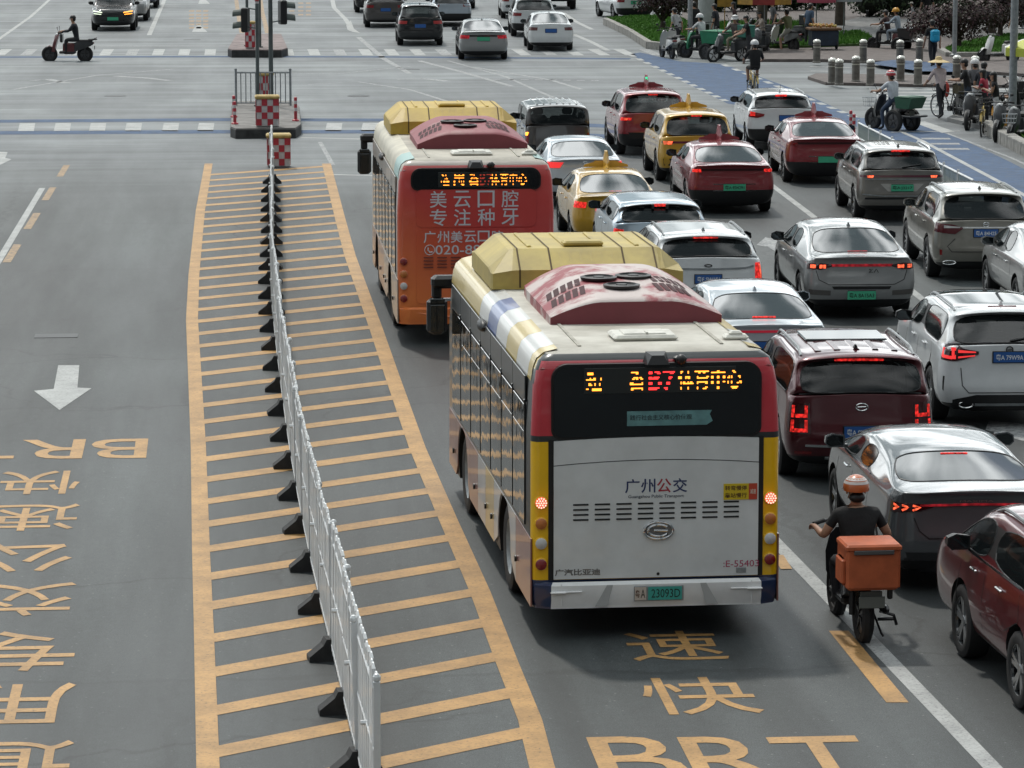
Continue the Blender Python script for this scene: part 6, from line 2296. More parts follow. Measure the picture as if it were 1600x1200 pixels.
# oncoming cars waiting on the left
def oncoming(label, u, v, head, sp, lit=True):
    c = Car(label, 'car', u, v, head, dict(sp, front=True, seams=False, interior=False, mirror='black'), 'oncoming cars waiting at the junction')
    for sx in (-1, 1):
        c.patch('headlight', [(sx * .48, .86), (sx * .86, .92)], [(sx * .50, .80), (sx * .84, .80)], CLEARL, .014, 'front', 5, 1, False)
        if lit:
            # the car faces us, so its own left lamp shows on our right
            mm = AMBERON if sx < 0 else HEADON
            c.patch('lit_strip', [(sx * .46, .82), (sx * .84, .88)], [(sx * .46, .79), (sx * .84, .85)], mm, .022, 'front', 5, 1, False)
            c.patch('lit_strip', [(sx * .50, .74), (sx * .82, .77)], [(sx * .50, .715), (sx * .82, .745)], mm, .022, 'front', 5, 1, False)
    c.patch('grille', [(-.46, .80), (.46, .80)], [(-.42, .60), (.42, .60)], BLACK, .008, 'front', 6, 1, False)
    c.patch('lower_grille', [(-.72, .48), (.72, .48)], [(-.66, .30), (.66, .30)], BLACK, .008, 'front', 6, 1, False)
    c.plate(0, .54, 'g', '', 'front')
    c.finish()
    return c
oncoming('dark oncoming SUV with one amber and one white lamp lit', 178, 47, -4.4, suv(paint=BLACKP, W=1.92, H=1.64, zh=1.0, zn=.86))
oncoming('pale oncoming SUV half hidden behind the dark one', 200, 32, -4.4, suv(paint=SILV, W=1.88, H=1.72, zh=1.02), False)
oncoming('navy oncoming car at the top edge behind the pale SUV', 218, 12, -4.4, suv(paint=paint('navy', (.03, .04, .08), .4), W=1.86, H=1.7), False)
# ------------------------------------------------------------------ people, grown from posed skeletons
SKIN = mat('skin', (.36, .20, .13), .55, var=.08, vscale=6)
HAIR = mat('hair_black', (.010, .009, .009), .5, var=.2, vscale=30)
SHOE = mat('shoe_dark', (.03, .03, .032), .7)
def cloth(name, col):
    return mat('cloth_' + name, col, .85, var=.22, vscale=9, bump=.7, bscale=8)
CBLACK = cloth('black', (.007, .007, .008))
def person(loc, rz, label, pose='stand', shirt=CBLACK, legs=None, sleeve=.9, shorts=False, long_sleeve=False, hat=None, hatm=None, hair=True, group='people at the junction', seat=.78, reach=None, lean=.10, arms=None, long_hair=False, foot_down=0, scale=1.0, shoe=SHOE, turn=0.0, broad=1.0):
    root = empty('person', loc, rz, label, 'person', group)
    legs = legs or cloth('trousers_dark', (.020, .021, .026))
    J, E = {}, []
    def j(n, p, r):
        J[n] = (Vector(p), r)
    def e(a, b):
        E.append((a, b))
    ride = pose == 'ride'
    pz = seat if ride else .93
    ly = lean
    j('pelvis', (0, 0, pz), .125); j('waist', (0, ly * .35, pz + .17), .115); j('chest', (0, ly * .8, pz + .36), .140); j('neck', (0, ly, pz + .52), .055)
    j('jaw', (0, ly + .035, pz + .60), .070); j('head', (0, ly + .03, pz + .685), .092); j('crown', (0, ly + .015, pz + .755), .072)
    for a, b in (('pelvis', 'waist'), ('waist', 'chest'), ('chest', 'neck'), ('neck', 'jaw'), ('jaw', 'head'), ('head', 'crown')):
        e(a, b)
    for s_, sx in (('l', -1), ('r', 1)):
        j('hip' + s_, (sx * .095, .0, pz - .05), .098)
        if ride:
            down = (foot_down == sx)
            j('knee' + s_, (sx * (.16 if not down else .24), .40 if not down else .22, pz - .06 if not down else pz - .30), .068)
            j('ank' + s_, (sx * (.14 if not down else .30), .38 if not down else .10, pz - .46 if not down else .09), .042)
            j('toe' + s_, (sx * (.15 if not down else .32), .54 if not down else .27, pz - .52 if not down else .04), .036)
        elif pose == 'walk':
            f = sx
            j('knee' + s_, (sx * .10, .06 + .10 * f, .50), .066)
            j('ank' + s_, (sx * .10, .16 * f - (.06 if f < 0 else 0), .10 + (.05 if f < 0 else 0)), .042)
            j('toe' + s_, (sx * .11, .16 * f + .14, .04), .036)
        else:
            j('knee' + s_, (sx * .11, .02, .50), .066)
            j('ank' + s_, (sx * .12, -.02, .09), .042)
            j('toe' + s_, (sx * .14, .14, .04), .036)
        e('pelvis', 'hip' + s_); e('hip' + s_, 'knee' + s_); e('knee' + s_, 'ank' + s_); e('ank' + s_, 'toe' + s_)
        sh = Vector((sx * .185 * broad, ly * .9, pz + .455))
        j('sho' + s_, sh, .068)
        if arms and s_ in arms:
            el, wr = Vector(arms[s_][0]), Vector(arms[s_][1])
        elif ride or reach:
            wr = Vector(reach) if reach else Vector((.27, .50, pz + .24))
            wr.x *= sx
            mid = sh.lerp(wr, .5)
            el = mid + Vector((sx * .09, -.03, -.10))
        else:
            sw = (.10 * -sx) if pose == 'walk' else .02
            el, wr = Vector((sx * .25, ly * .5 + sw * .4 - .03, pz + .19)), Vector((sx * .26, ly * .4 + sw + .05, pz - .06))
        j('elb' + s_, el, .046); j('wri' + s_, wr, .030)
        e('chest', 'sho' + s_); e('sho' + s_, 'elb' + s_); e('elb' + s_, 'wri' + s_)
        d_ = (wr - el).normalized()
        pm = wr + d_ * .075
        j('palm' + s_, pm, .030)
        e('wri' + s_, 'palm' + s_)
        side = d_.cross(Vector((0, 0, 1)))
        side = side.normalized() if side.length > .1 else Vector((1, 0, 0))
        dn = side.cross(d_).normalized()
        for k in range(4):
            o = (k - 1.5) * .019
            ln = (.030, .036, .034, .026)[k]
            p1 = pm + side * o + d_ * .035
            p2 = p1 + d_ * ln - dn * .012 * (2 if ride else 1)
            p3 = p2 + d_ * ln * .35 - dn * .030 * (1.2 if ride else .6)
            n0 = 'f%s%d' % (s_, k)
            j(n0 + 'a', p1, .0105); j(n0 + 'b', p2, .0095); j(n0 + 'c', p3, .0085)
            e('palm' + s_, n0 + 'a'); e(n0 + 'a', n0 + 'b'); e(n0 + 'b', n0 + 'c')
        t1 = wr + d_ * .045 + side * (.034 * -sx)
        t2 = t1 + d_ * .032 - dn * .016
        j('t%sa' % s_, t1, .0120); j('t%sb' % s_, t2, .0095)
        e('wri' + s_, 't%sa' % s_); e('t%sa' % s_, 't%sb' % s_)
    names = list(J)
    ix = {n: i for i, n in enumerate(names)}
    bm = bmesh.new()
    lay = bm.verts.layers.skin.verify()
    bv = []
    for n in names:
        v = bm.verts.new(J[n][0])
        r = J[n][1]
        v[lay].radius = (r * (1.25 * broad if n in ('pelvis', 'waist', 'chest') else 1), r * (.92 if n in ('pelvis', 'waist', 'chest') else 1))
        v[lay].use_root = n == 'pelvis'
        bv.append(v)
    for a, b in E:
        bm.edges.new((bv[ix[a]], bv[ix[b]]))
    me = bpy.data.meshes.new('body')
    bm.to_mesh(me)
    bm.free()
    o = bpy.data.objects.new('body', me)
    COL.objects.link(o)
    o.modifiers.new('skin', 'SKIN').use_smooth_shade = True
    sb = o.modifiers.new('sub', 'SUBSURF')
    sb.levels = sb.render_levels = 1
    dg = bpy.context.evaluated_depsgraph_get()
    m2 = bpy.data.meshes.new_from_object(o.evaluated_get(dg))
    o.modifiers.clear()
    o.data = m2
    bpy.data.meshes.remove(me)
    mats = [SKIN, shirt, legs, shoe]
    m2.materials.clear()
    for mm in mats:
        m2.materials.append(mm)
    segs = [(J[a][0], J[b][0], a, b) for a, b in E]
    def mi_of(c):
        best, bd, bt, bn = None, 1e9, 0, None
        for p, q, a, b in segs:
            d_ = q - p
            t = max(0, min(1, (c - p).dot(d_) / max(d_.length_squared, 1e-9)))
            ds = (p + d_ * t - c).length - (J[a][1] + (J[b][1] - J[a][1]) * t)
            if ds < bd:
                bd, bt, bn = ds, t, (a, b)
        a, b = bn
        if b in ('waist', 'chest') or b.startswith('sho'): return 1
        if b == 'neck': return 1 if bt < .93 else 0
        if b.startswith('elb'): return 1 if bt < sleeve or long_sleeve else 0
        if b.startswith('wri'): return 1 if long_sleeve and bt < .92 else 0
        if b.startswith('hip'): return 2
        if b.startswith('knee'): return 2
        if b.startswith('ank'): return (2 if (not shorts or bt < .06) else 0) if bt < .93 else (3 if not shorts else 0)
        if b.startswith('toe'): return 3
        return 0
    m2.polygons.foreach_set('material_index', [mi_of(p.center) for p in m2.polygons])
    m2.polygons.foreach_set('use_smooth', [True] * len(m2.polygons))
    o.parent = root
    hp = J['head'][0]
    # face: nose, eyes, ears, mouth on a shallow plate joined as features
    b = MB()
    b.ell(hp + Vector((0, .098, -.012)), (.014, .020, .022), 8, 5, 0)
    for sx in (-1, 1):
        b.ell(hp + Vector((sx * .092, -.005, -.01)), (.012, .022, .032), 8, 5, 0)
        b.ell(hp + Vector((sx * .034, .084, .012)), (.013, .008, .007), 6, 4, 1)
    b.box(hp + Vector((0, .088, -.055)), (.045, .008, .010), 2)
    b.build('face', [SKIN, HAIR, mat('lip', (.30, .11, .09), .6)], o, True)
    if hair and hat not in ('helmet',):
        b = MB()
        b.ell(hp + Vector((0, -.012, .025)), (.104, .112, .100), 14, 8, 0, None, -.15, 1)
        if long_hair:
            b.loft([[hp + Vector((x * k, -.045 + y * .6 * k, z)) for x, y in ((-.10, .03), (-.08, -.09), (0, -.12), (.08, -.09), (.10, .03), (0, .02))] for z, k in ((.03, 1.0), (-.10, 1.05), (-.24, .95), (-.30, .6))], True, caps=True)
        else:
            b.ell(hp + Vector((0, -.05, -.03)), (.088, .065, .075), 12, 6)
        b.build('hair', HAIR, o, True)
    if hat == 'helmet':
        b = MB()
        b.ell(hp + Vector((0, -.005, .03)), (.132, .150, .128), 18, 10, 0, None, -.25, 1)
        hm = b.build('helmet', hatm[0], root, True)
        b = MB()
        for z_ in (.35, .62)[:1 if len(hatm) < 3 else 2]:
            pr = []
            for i in range(25):
                a = 2 * math.pi * i / 24
                k_ = math.sqrt(1 - z_ ** 2) * 1.015
                pr.append(hp + Vector((.132 * k_ * math.cos(a), -.005 + .150 * k_ * math.sin(a), .03 + .128 * z_)))
            up_ = []
            for i in range(25):
                a = 2 * math.pi * i / 24
                k_ = math.sqrt(1 - (z_ + .20) ** 2) * 1.015
                up_.append(hp + Vector((.132 * k_ * math.cos(a), -.005 + .150 * k_ * math.sin(a), .03 + .128 * (z_ + .20))))
            if len(hatm) > 1:
                b.loft([pr, up_], False)
        if b.v:
            b.build('helmet_band', hatm[1], hm, True)
        b = MB()
        b.add([hp + Vector((.132 * math.cos(a) * k_, -.005 + .150 * math.sin(a) * k_, z_)) for z_, k_ in ((.012, 1.0), (-.008, 1.22)) for a in [R(30 + 120 * i / 8) for i in range(9)]], [(i, i + 1, 10 + i, 9 + i) for i in range(8)])
        b.build('visor', hatm[0] if len(hatm) < 3 else hatm[2], hm)
        b = MB(); b.ell(hp + Vector((0, -.06, -.065)), (.085, .075, .055), 12, 6); b.build('hair', HAIR, o, True)
    elif hat == 'straw':
        b = MB()
        b.lathe([(.0, .13), (.06, .125), (.095, .09), (.105, .03), (.16, .015), (.31, -.035), (.315, -.045), (.16, .0), (.1, .01)], 24, M=Matrix.Translation(hp + Vector((0, 0, .05))))
        b.build('straw_hat', hatm[0], root, True)
    elif hat == 'cap':
        b = MB()
        b.ell(hp + Vector((0, 0, .035)), (.112, .120, .095), 14, 7, 0, None, -.05, 1)
        b.box(hp + Vector((0, .15, .03)), (.15, .12, .014))
        b.build('cap', hatm[0], root, True)
    root.scale = (scale,) * 3
    return root

# ------------------------------------------------------------------ two-wheelers
FRAMEB = mat('cycle_black', (.018, .018, .02), .45, coat=.3)
SPOKE = mat('spoke_steel', (.35, .36, .37), .35, .7)
def cyc_wheel(parent, x, y, r, w=.05, rim=SPOKE, spokes=0, tyre=RUBBER, solid=True):
    b = MB()
    b.tube([(0, r * .93 * math.cos(a), r * .93 * math.sin(a)) for a in [2 * math.pi * i / 24 for i in range(24)]], w, 8, closed=True)
    t = b.build('wheel', tyre, parent, True, loc=(x, y, r))
    b = MB()
    if solid:
        b.lathe([(r * .80, -.02), (r * .70, -.03), (r * .25, -.015), (0, -.03)], 18, axis='X')
        b.lathe([(0, .03), (r * .25, .015), (r * .70, .03), (r * .80, .02)], 18, axis='X')
        for k in range(5):
            b.box((0, 0, 0), (.075, r * .12, r * .6), 1, M=Matrix.Rotation(k * 1.2566, 4, 'X') @ Matrix.Translation((0, 0, r * .45)))
        b.build('rim', [rim, FRAMEB], t, True)
    else:
        b.tube([(0, r * .86 * math.cos(a), r * .86 * math.sin(a)) for a in [2 * math.pi * i / 24 for i in range(24)]], .012, 6, closed=True)
        b.cyl((-.04, 0, 0), (.04, 0, 0), .025, n=8)
        b.build('rim', rim, t, True)
        b = MB()
        for k in range(16):
            a = 2 * math.pi * k / 16
            b.cyl((.02 * (-1) ** k, 0, 0), (0, r * .86 * math.cos(a), r * .86 * math.sin(a)), .003, n=3)
        q = b.build('spokes', SPOKE, t); q['kind'] = 'stuff'
    return t
def scooter(loc, rz, label, col, cat='scooter', group='scooters and electric bikes', seat=.76, r=.24, wb=1.28, accent=None, box=None, basket=False, white_rim=False, trike=None, screen=False, tyre_w=.055, mirrors=True):
    """electric scooter, rear wheel contact at the origin, facing +y"""
    root = empty('scooter' if not trike else 'cargo_trike', loc, rz, label, cat, group)
    accent = accent or col
    rim = mat('white_rim', (.62, .62, .62), .4) if white_rim else DKALLOY
    cyc_wheel(root, 0, wb, r, tyre_w, rim)
    if trike:
        for sx in (-1, 1):
            cyc_wheel(root, sx * .36, 0, r * 1.05, tyre_w, rim)
    else:
        cyc_wheel(root, 0, 0, r, tyre_w, rim)
    # front shield and steering column
    b = MB()
    def sl(y, z, w, t=.09): return [(-w, y - t * .4, z), (-w * .7, y + t, z), (0, y + t * 1.5, z), (w * .7, y + t, z), (w, y - t * .4, z), (0, y - t * .2, z)]
    b.loft([sl(wb - .18, .34, .10), sl(wb - .20, .50, .17), sl(wb - .26, .72, .19), sl(wb - .32, .90, .16), sl(wb - .36, .98, .10)], True, caps=True)
    b.build('front_shield', accent, root, True)
    b = MB()
    b.tube([(0, wb, r), (0, wb - .10, .46), (0, wb - .36, 1.02)], .028, 8)
    for sx in (-1, 1):
        b.tube([(sx * .07, wb, r), (sx * .07, wb - .05, r + .26), (0, wb - .10, .50)], .018, 6)
    b.build('fork', FRAMEB, root, True)
    b = MB()
    b.tube([(-.34, wb - .46, 1.03), (-.20, wb - .38, 1.05), (0, wb - .36, 1.04), (.20, wb - .38, 1.05), (.34, wb - .46, 1.03)], .016, 8)
    hb = b.build('handlebar', FRAMEB, root, True)
    for sx in (-1, 1):
        b = MB(); b.tube([(sx * .23, wb - .395, 1.05), (sx * .35, wb - .465, 1.03)], .023, 8); b.build('grip', RUBBER, hb, True)
        if mirrors:
            b = MB(); b.tube([(sx * .20, wb - .37, 1.06), (sx * .28, wb - .34, 1.22)], .008, 5); b.ell((sx * .31, wb - .34, 1.25), (.055, .015, .04), 10, 5); b.build('mirror', FRAMEB, hb, True)
    b = MB(); b.ell((0, wb - .29, .96), (.10, .06, .07), 12, 6); b.build('headlight', CLEARL, root, True)
    b = MB()
    b.loft([[(-.08, wb - .30, r + .02), (.08, wb - .30, r + .02), (.075, wb - .30, r + .03)], [(-.075, wb - .18, r * 2 + .0), (.075, wb - .18, r * 2 + .0), (0, wb - .18, r * 2 + .03)], [(-.075, wb + .02, r * 2 + .06), (.075, wb + .02, r * 2 + .06), (0, wb + .02, r * 2 + .09)], [(-.06, wb + .22, r * 1.6), (.06, wb + .22, r * 1.6), (0, wb + .23, r * 1.6 + .02)]], True, caps=True)
    b.build('mudguard', accent, root, True)
    b = MB(); b.rbox((0, wb / 2 - .02, r + .07), (.32, .62, .10), .03); b.build('floorboard', FRAMEB, root)
    # rear body and seat
    def rb_(y, z0, z1, w): return [(-w, y, z0), (-w, y, (z0 + z1) / 2), (-w * .8, y, z1), (w * .8, y, z1), (w, y, (z0 + z1) / 2), (w, y, z0)]
    b = MB()
    b.loft([rb_(wb / 2 - .24, r + .08, seat - .10, .13), rb_(.28, r + .12, seat - .05, .17), rb_(0, r + .22, seat - .03, .17), rb_(-.22, r + .30, seat - .02, .13), rb_(-.32, r + .36, seat - .06, .07)], True, caps=True)
    b.build('rear_body', col, root, True)
    b = MB()
    b.loft([rb_(.34, seat - .05, seat + .01, .11), rb_(.26, seat - .05, seat + .035, .14), rb_(-.05, seat - .04, seat + .03, .145), rb_(-.30, seat - .03, seat + .05, .12)], True, caps=True)
    b.build('seat', mat('seat_vinyl', (.02, .02, .021), .55), root, True)
    b = MB(); b.rbox((0, -.345, seat - .09), (.20, .04, .06), .015); b.build('tail_lamp', LAMPRED, root)
    b = MB(); b.rbox((0, -.36, r + .24), (.22, .012, .13), .006); b.build('number_plate', mat('scooter_plate', (.12, .13, .12), .5), root)
    b = MB(); b.tube([(.10, .10, r + .05), (.20, .06, .05), (.22, .05, .02)], .012, 6); b.tube([(-.12, -.02, r), (-.12, -.02, r + .34)], .03, 8); b.build('stand', FRAMEB, root)
    if basket:
        b = MB()
        for zz in (.62, .74, .86):
            k_ = .14 + (zz - .62) * .15
            b.tube([(-k_, wb + .02, zz), (k_, wb + .02, zz), (k_, wb + .02 + k_ * 1.5, zz), (-k_, wb + .02 + k_ * 1.5, zz)], .008, 4, closed=True)
        for i in range(5):
            for yy in (wb + .02, wb + .25):
                b.tube([(-.14 + .07 * i, yy, .62), (-.175 + .0875 * i, yy, .86)], .006, 4)
        b.build('basket', SPOKE, root)
    if box:
        m_, (w_, d_, h_), z_ = box
        b = MB(); b.rbox((0, -.22, z_ + h_ / 2), (w_, d_, h_), .03)
        bx = b.build('delivery_box', m_, root)
        b = MB(); b.rbox((0, -.22 - .005, z_ + h_ - .015), (w_ + .02, d_ + .02, .07), .02); b.build('lid', m_, bx)
    if trike:
        m_, (w_, d_, h_), z_ = trike
        b = MB()
        y0 = -.42
        b.loft([[(-w_ * .44, y0 - d_ * .40 + .1, z_), (w_ * .44, y0 - d_ * .40 + .1, z_), (w_ * .44, y0 + d_ * .42 + .25, z_), (-w_ * .44, y0 + d_ * .42 + .25, z_)], [(-w_ / 2, y0 - d_ / 2, z_ + h_), (w_ / 2, y0 - d_ / 2, z_ + h_), (w_ / 2, y0 + d_ / 2 + .25, z_ + h_), (-w_ / 2, y0 + d_ / 2 + .25, z_ + h_)]], True, caps=True)
        b.rbox((0, y0 + .12, z_ + h_), (w_ + .05, d_ + .05, .05), .02)
        b.build('cargo_box', m_, root)
        b = MB(); b.rbox((0, -.2, r + .16), (.7, .9, .06), .02); b.build('rear_frame', FRAMEB, root)
    return root
def bicycle(loc, rz, label, col, cat='bicycle', group='bicycles by the crossing', basket=True, bag=None):
    root = empty('bicycle', loc, rz, label, cat, group)
    wb, r = 1.05, .33
    cyc_wheel(root, 0, 0, r, .021, SPOKE, 16, solid=False)
    cyc_wheel(root, 0, wb, r, .021, SPOKE, 16, solid=False)
    b = MB()
    bb, st, hd = (0, .42, .29), (0, .26, .80), (0, .83, .86)
    for p_, q_ in ((bb, st), (bb, hd), ((0, .30, .68), (0, .82, .78)), (bb, (0, 0, r)), ((0, .28, .74), (0, 0, r)), (hd, (0, wb, r))):
        b.tube([p_, q_], .018, 6)
    b.build('frame', col, root, True)
    b = MB(); b.tube([(-.27, .68, 1.03), (-.12, .80, 1.02), (0, .81, 1.0), (.12, .80, 1.02), (.27, .68, 1.03)], .012, 6); b.tube([(0, .81, 1.0), (0, .83, .84)], .014, 6); b.build('handlebar', FRAMEB, root, True)
    b = MB(); b.loft([[(-.02, .40, .86), (.02, .40, .86), (0, .40, .90)], [(-.05, .28, .87), (.05, .28, .87), (0, .28, .91)], [(-.10, .13, .86), (.10, .13, .86), (0, .13, .92)]], True, caps=True); b.build('saddle', FRAMEB, root, True)
    b = MB(); b.cyl((-.06, .42, .29), (.06, .42, .29), .085, n=14); b.tube([(.08, .42, .29), (.08, .36, .13)], .01, 5); b.tube([(-.08, .42, .29), (-.08, .48, .45)], .01, 5); b.box((.12, .36, .13), (.09, .06, .02)); b.box((-.12, .48, .45), (.09, .06, .02)); b.build('crank', FRAMEB, root)
    b = MB()
    for yy, c_ in ((0, 0), (wb, 1)):
        b.loft([[(-.03, yy + (r + .03) * math.cos(a), r + (r + .03) * math.sin(a)), (.03, yy + (r + .03) * math.cos(a), r + (r + .03) * math.sin(a))] for a in [R(40 + 110 * i / 8 + (0 if c_ else 10)) for i in range(9)]], False)
    b.build('mudguard', col, root, True)
    b = MB(); b.box((0, -.02, .74), (.14, .40, .015)); b.tube([(.06, -.15, .74), (.04, 0, r)], .007, 4); b.tube([(-.06, -.15, .74), (-.04, 0, r)], .007, 4); b.build('rack', FRAMEB, root)
    if basket:
        b = MB()
        for zz in (.78, .88, .98):
            k_ = .13 + (zz - .78) * .2
            b.tube([(-k_, .88, zz), (k_, .88, zz), (k_, .88 + k_ * 1.7, zz), (-k_, .88 + k_ * 1.7, zz)], .008, 4, closed=True)
        for i in range(5):
            for yy in (.88, 1.12):
                b.tube([(-.13 + .065 * i, yy, .78), (-.17 + .085 * i, yy, .98)], .006, 4)
        b.build('basket', FRAMEB, root)
    return root
def hx(u0, v0, u1, v1):
    """rotation so +y runs from the first ground point to the second"""
    a_, b_ = P(u0, v0), P(u1, v1)
    d_ = b_ - a_
    return math.atan2(-d_.x, d_.y)
LEFTW = R(86)          # facing left across the picture
ORANGE = mat('delivery_orange', (.46, .105, .035), .6, var=.25, vscale=4, bump=.15, bscale=9)
WHITEP2 = mat('scooter_white', (.62, .62, .60), .3, coat=.6)
GREENB = mat('cargo_green', (.02, .20, .10), .5, var=.2, vscale=3)
DGREENB = mat('cargo_dark_green', (.012, .085, .045), .5, var=.2, vscale=3)
CHARC = mat('scooter_charcoal', (.02, .022, .025), .35, coat=.5)
MAROON = mat('scooter_maroon', (.10, .015, .018), .35, coat=.5)
BIKEY = mat('bike_yellow', (.50, .36, .10), .4, coat=.4)

# ---- delivery rider beside the near bus
sl_ = P(1348, 1000)
srz = R(1.5)
sct = scooter(sl_, srz, 'black delivery scooter with orange insulated box, riding the white lane line', CHARC, seat=.74, r=.27, wb=1.28, tyre_w=.062, mirrors=False, box=(ORANGE, (.54, .48, .44), .60), group='scooters and electric bikes')
b = MB()
b.rbox((0, -.472, .985), (.40, .012, .045), .006); b.build('reflective_strip', mat('box_strip', (.12, .12, .12), .3, .4), sct)
b = MB(); b.rbox((-.285, -.25, .78), (.05, .30, .26), .02); b.build('side_pocket', ORANGE, sct)
b = MB(); b.rbox((0, -.40, .47), (.26, .012, .12), .006); b.build('dull_plate', mat('scooter_plate', (.12, .13, .12), .5), sct)
b = MB(); b.tube([(.16, -.02, .30), (.30, -.05, .26), (.33, -.05, .16)], .018, 6); b.tube([(.16, .05, .20), (.34, .05, .2)], .02, 6); b.ell((.2, -.05, .33), (.05, .14, .05), 8, 5); b.build('foot_rest', FRAMEB, sct)
b = MB(); b.rbox((.20, -.30, .55), (.05, .05, .14), .01); b.build('hanging_strap', FRAMEB, sct)
fw = Vector((-math.sin(srz), math.cos(srz), 0))
person(sl_ + fw * .26, srz, 'delivery rider in black shirt and orange striped helmet on a scooter', 'ride', CBLACK, sleeve=.62, hat='helmet', hatm=[mat('helmet_orange', (.50, .12, .03), .3, coat=.6), mat('helmet_band', (.55, .50, .48), .35), FRAMEB], seat=.76, lean=.14, group='riders on two wheels', arms={'l': ((-.33, .14, .99), (-.345, .47, 1.01)), 'r': ((.33, .12, .98), (.33, .47, 1.01))}, scale=1.0, broad=1.08)

# ---- scooter crossing at the far left
sp_ = P(133, 95)
rz_ = hx(133, 95, 90, 95)
scooter(sp_, rz_, 'dark red scooter crossing the far junction on the left', CHARC, accent=MAROON, seat=.76, r=.25, wb=1.32, tyre_w=.07)
fs_ = [o for o in COL.objects if o.get('label') == 'dark red scooter crossing the far junction on the left'][0]
b = MB(); b.rbox((0, .58, .46), (.30, .46, .42), .05); b.build('battery_box', MAROON, fs_)
b = MB(); b.rbox((0, -.30, .80), (.30, .34, .05), .02); b.tube([(-.13, -.12, .74), (-.15, -.46, .86), (.15, -.46, .86), (.13, -.12, .74)], .015, 6); b.build('carrier', FRAMEB, fs_)
b = MB(); b.rbox((0, .86, .86), (.42, .10, .34), .04); b.build('leg_apron', CHARC, fs_)
b_dir = Vector((-math.sin(rz_), math.cos(rz_), 0))
person(sp_ + b_dir * .28, rz_, 'person in dark clothes riding across the far junction', 'ride', cloth('dark_navy', (.015, .017, .024)), long_sleeve=True, hair=True, group='riders on two wheels', seat=.80, scale=1.06, lean=.12, broad=1.2)

# ---- cargo trike with red helmet rider
sp_ = P(1410, 204)
rz_ = hx(1410, 204, 1352, 199)
scooter(sp_, rz_, 'charcoal cargo trike with dark green open box at the cycle lane', CHARC, 'cargo trike', seat=.76, r=.27, wb=1.15, trike=(DGREENB, (.62, .42, .32), .64), basket=True, tyre_w=.07)
b_dir = Vector((-math.sin(rz_), math.cos(rz_), 0))
person(sp_ + b_dir * .36, rz_, 'rider in white shirt and red helmet, one foot on the road', 'ride', cloth('pale_blue_white', (.52, .55, .60)), cloth('jeans', (.035, .055, .095)), sleeve=.7, hat='helmet', hatm=[mat('helmet_red', (.42, .03, .04), .3, coat=.6), mat('helmet_white', (.6, .6, .6), .4)], seat=.84, foot_down=-1, lean=.10, group='riders on two wheels')

# ---- straw hat man with bicycle
sp_ = P(1498, 186)
rz_ = hx(1498, 186, 1443, 180)
bk = bicycle(sp_, rz_, 'old black bicycle with basket and red bag pushed by the straw hat man', FRAMEB)
b = MB(); b.ell((.24, .95, .80), (.05, .16, .24), 12, 8); b.build('red_bag', mat('bag_red', (.45, .045, .03), .6, var=.2), bk, True)
b = MB(); b.rbox((0, -.06, .90), (.36, .34, .30), .02); b.build('rear_crate', mat('crate_brown', (.10, .085, .05), .8, var=.3), bk)
person(P(1470, 186), rz_, 'man in pink shirt and wide straw hat beside a bicycle', 'walk', cloth('pale_pink', (.50, .42, .42)), sleeve=.95, hat='straw', hatm=[mat('straw', (.60, .46, .24), .8, var=.2, vscale=20)], lean=.12, reach=(.22, .46, 1.0), group='people by the crossing', scale=1.02)

# ---- group on the right pavement
person(P(1512, 196), R(75), 'broad man in black T-shirt standing behind the parked bikes', 'stand', cloth('black_tee', (.014, .014, .015)), cloth('jeans_dark', (.03, .045, .07)), sleeve=.85, group='people by the crossing', reach=(.10, .40, 1.18), scale=1.10)
person(P(1524, 186), R(10), 'person in white helmet mostly hidden behind the broad man', 'stand', cloth('grey', (.12, .12, .13)), hat='helmet', hatm=[mat('helmet_white', (.6, .6, .6), .4)], group='people by the crossing')
person(P(1540, 196), R(60), 'woman in red floral blouse standing beside a yellow bike', 'stand', cloth('red_floral', (.38, .035, .06)), long_hair=True, sleeve=.8, group='people by the crossing', scale=.93, arms={'l': ((-.22, .16, 1.12), (-.10, .34, 1.16)), 'r': ((.24, .14, 1.12), (.12, .34, 1.16))})
person(P(1534, 188), R(-30), 'dark haired person looking down behind the woman in red', 'stand', cloth('dark_navy', (.015, .017, .024)), group='people by the crossing', scale=.98)
wm = person(P(1557, 207), R(70), 'woman with long hair in black vest, white sleeves and white shorts', 'stand', cloth('black_vest', (.012, .012, .013)), cloth('white_shorts', (.55, .55, .57)), sleeve=.25, shorts=True, long_hair=True, group='people by the crossing', scale=.98, arms={'l': ((-.26, .12, 1.14), (-.10, .32, 1.22)), 'r': ((.28, .10, 1.14), (.16, .34, 1.20))})
b = MB(); b.ell((.20, -.12, .98), (.11, .07, .12), 10, 6); b.build('shoulder_bag', FRAMEB, wm, True)
scooter(P(1524, 198), hx(1524, 198, 1500, 208), 'dark electric bike with pale front rim at the pavement corner', FRAMEB, seat=.78, r=.25, wb=1.25, white_rim=True, tyre_w=.06)
bicycle(P(1533, 214), hx(1533, 214, 1548, 196), 'yellow shared bicycle with basket at the kerb corner', BIKEY)
bicycle(P(1552, 204), hx(1552, 204, 1572, 190), 'orange yellow shared bicycle behind the woman in white shorts', mat('bike_orange', (.55, .26, .03), .4, coat=.4))
scooter(P(1522, 190), hx(1522, 190, 1492, 184), 'electric bike with plastic wrapped parcel on its tail', CHARC, accent=WHITEP2, seat=.78, r=.25, box=(mat('plastic_wrap', (.45, .46, .47), .3, var=.5, vscale=12), (.40, .44, .22), .80))
scooter(P(1590, 200), hx(1590, 200, 1571, 212), 'black scooter parked right of the grey corner pole', CHARC, seat=.78, r=.26, box=(FRAMEB, (.5, .5, .5), .82))
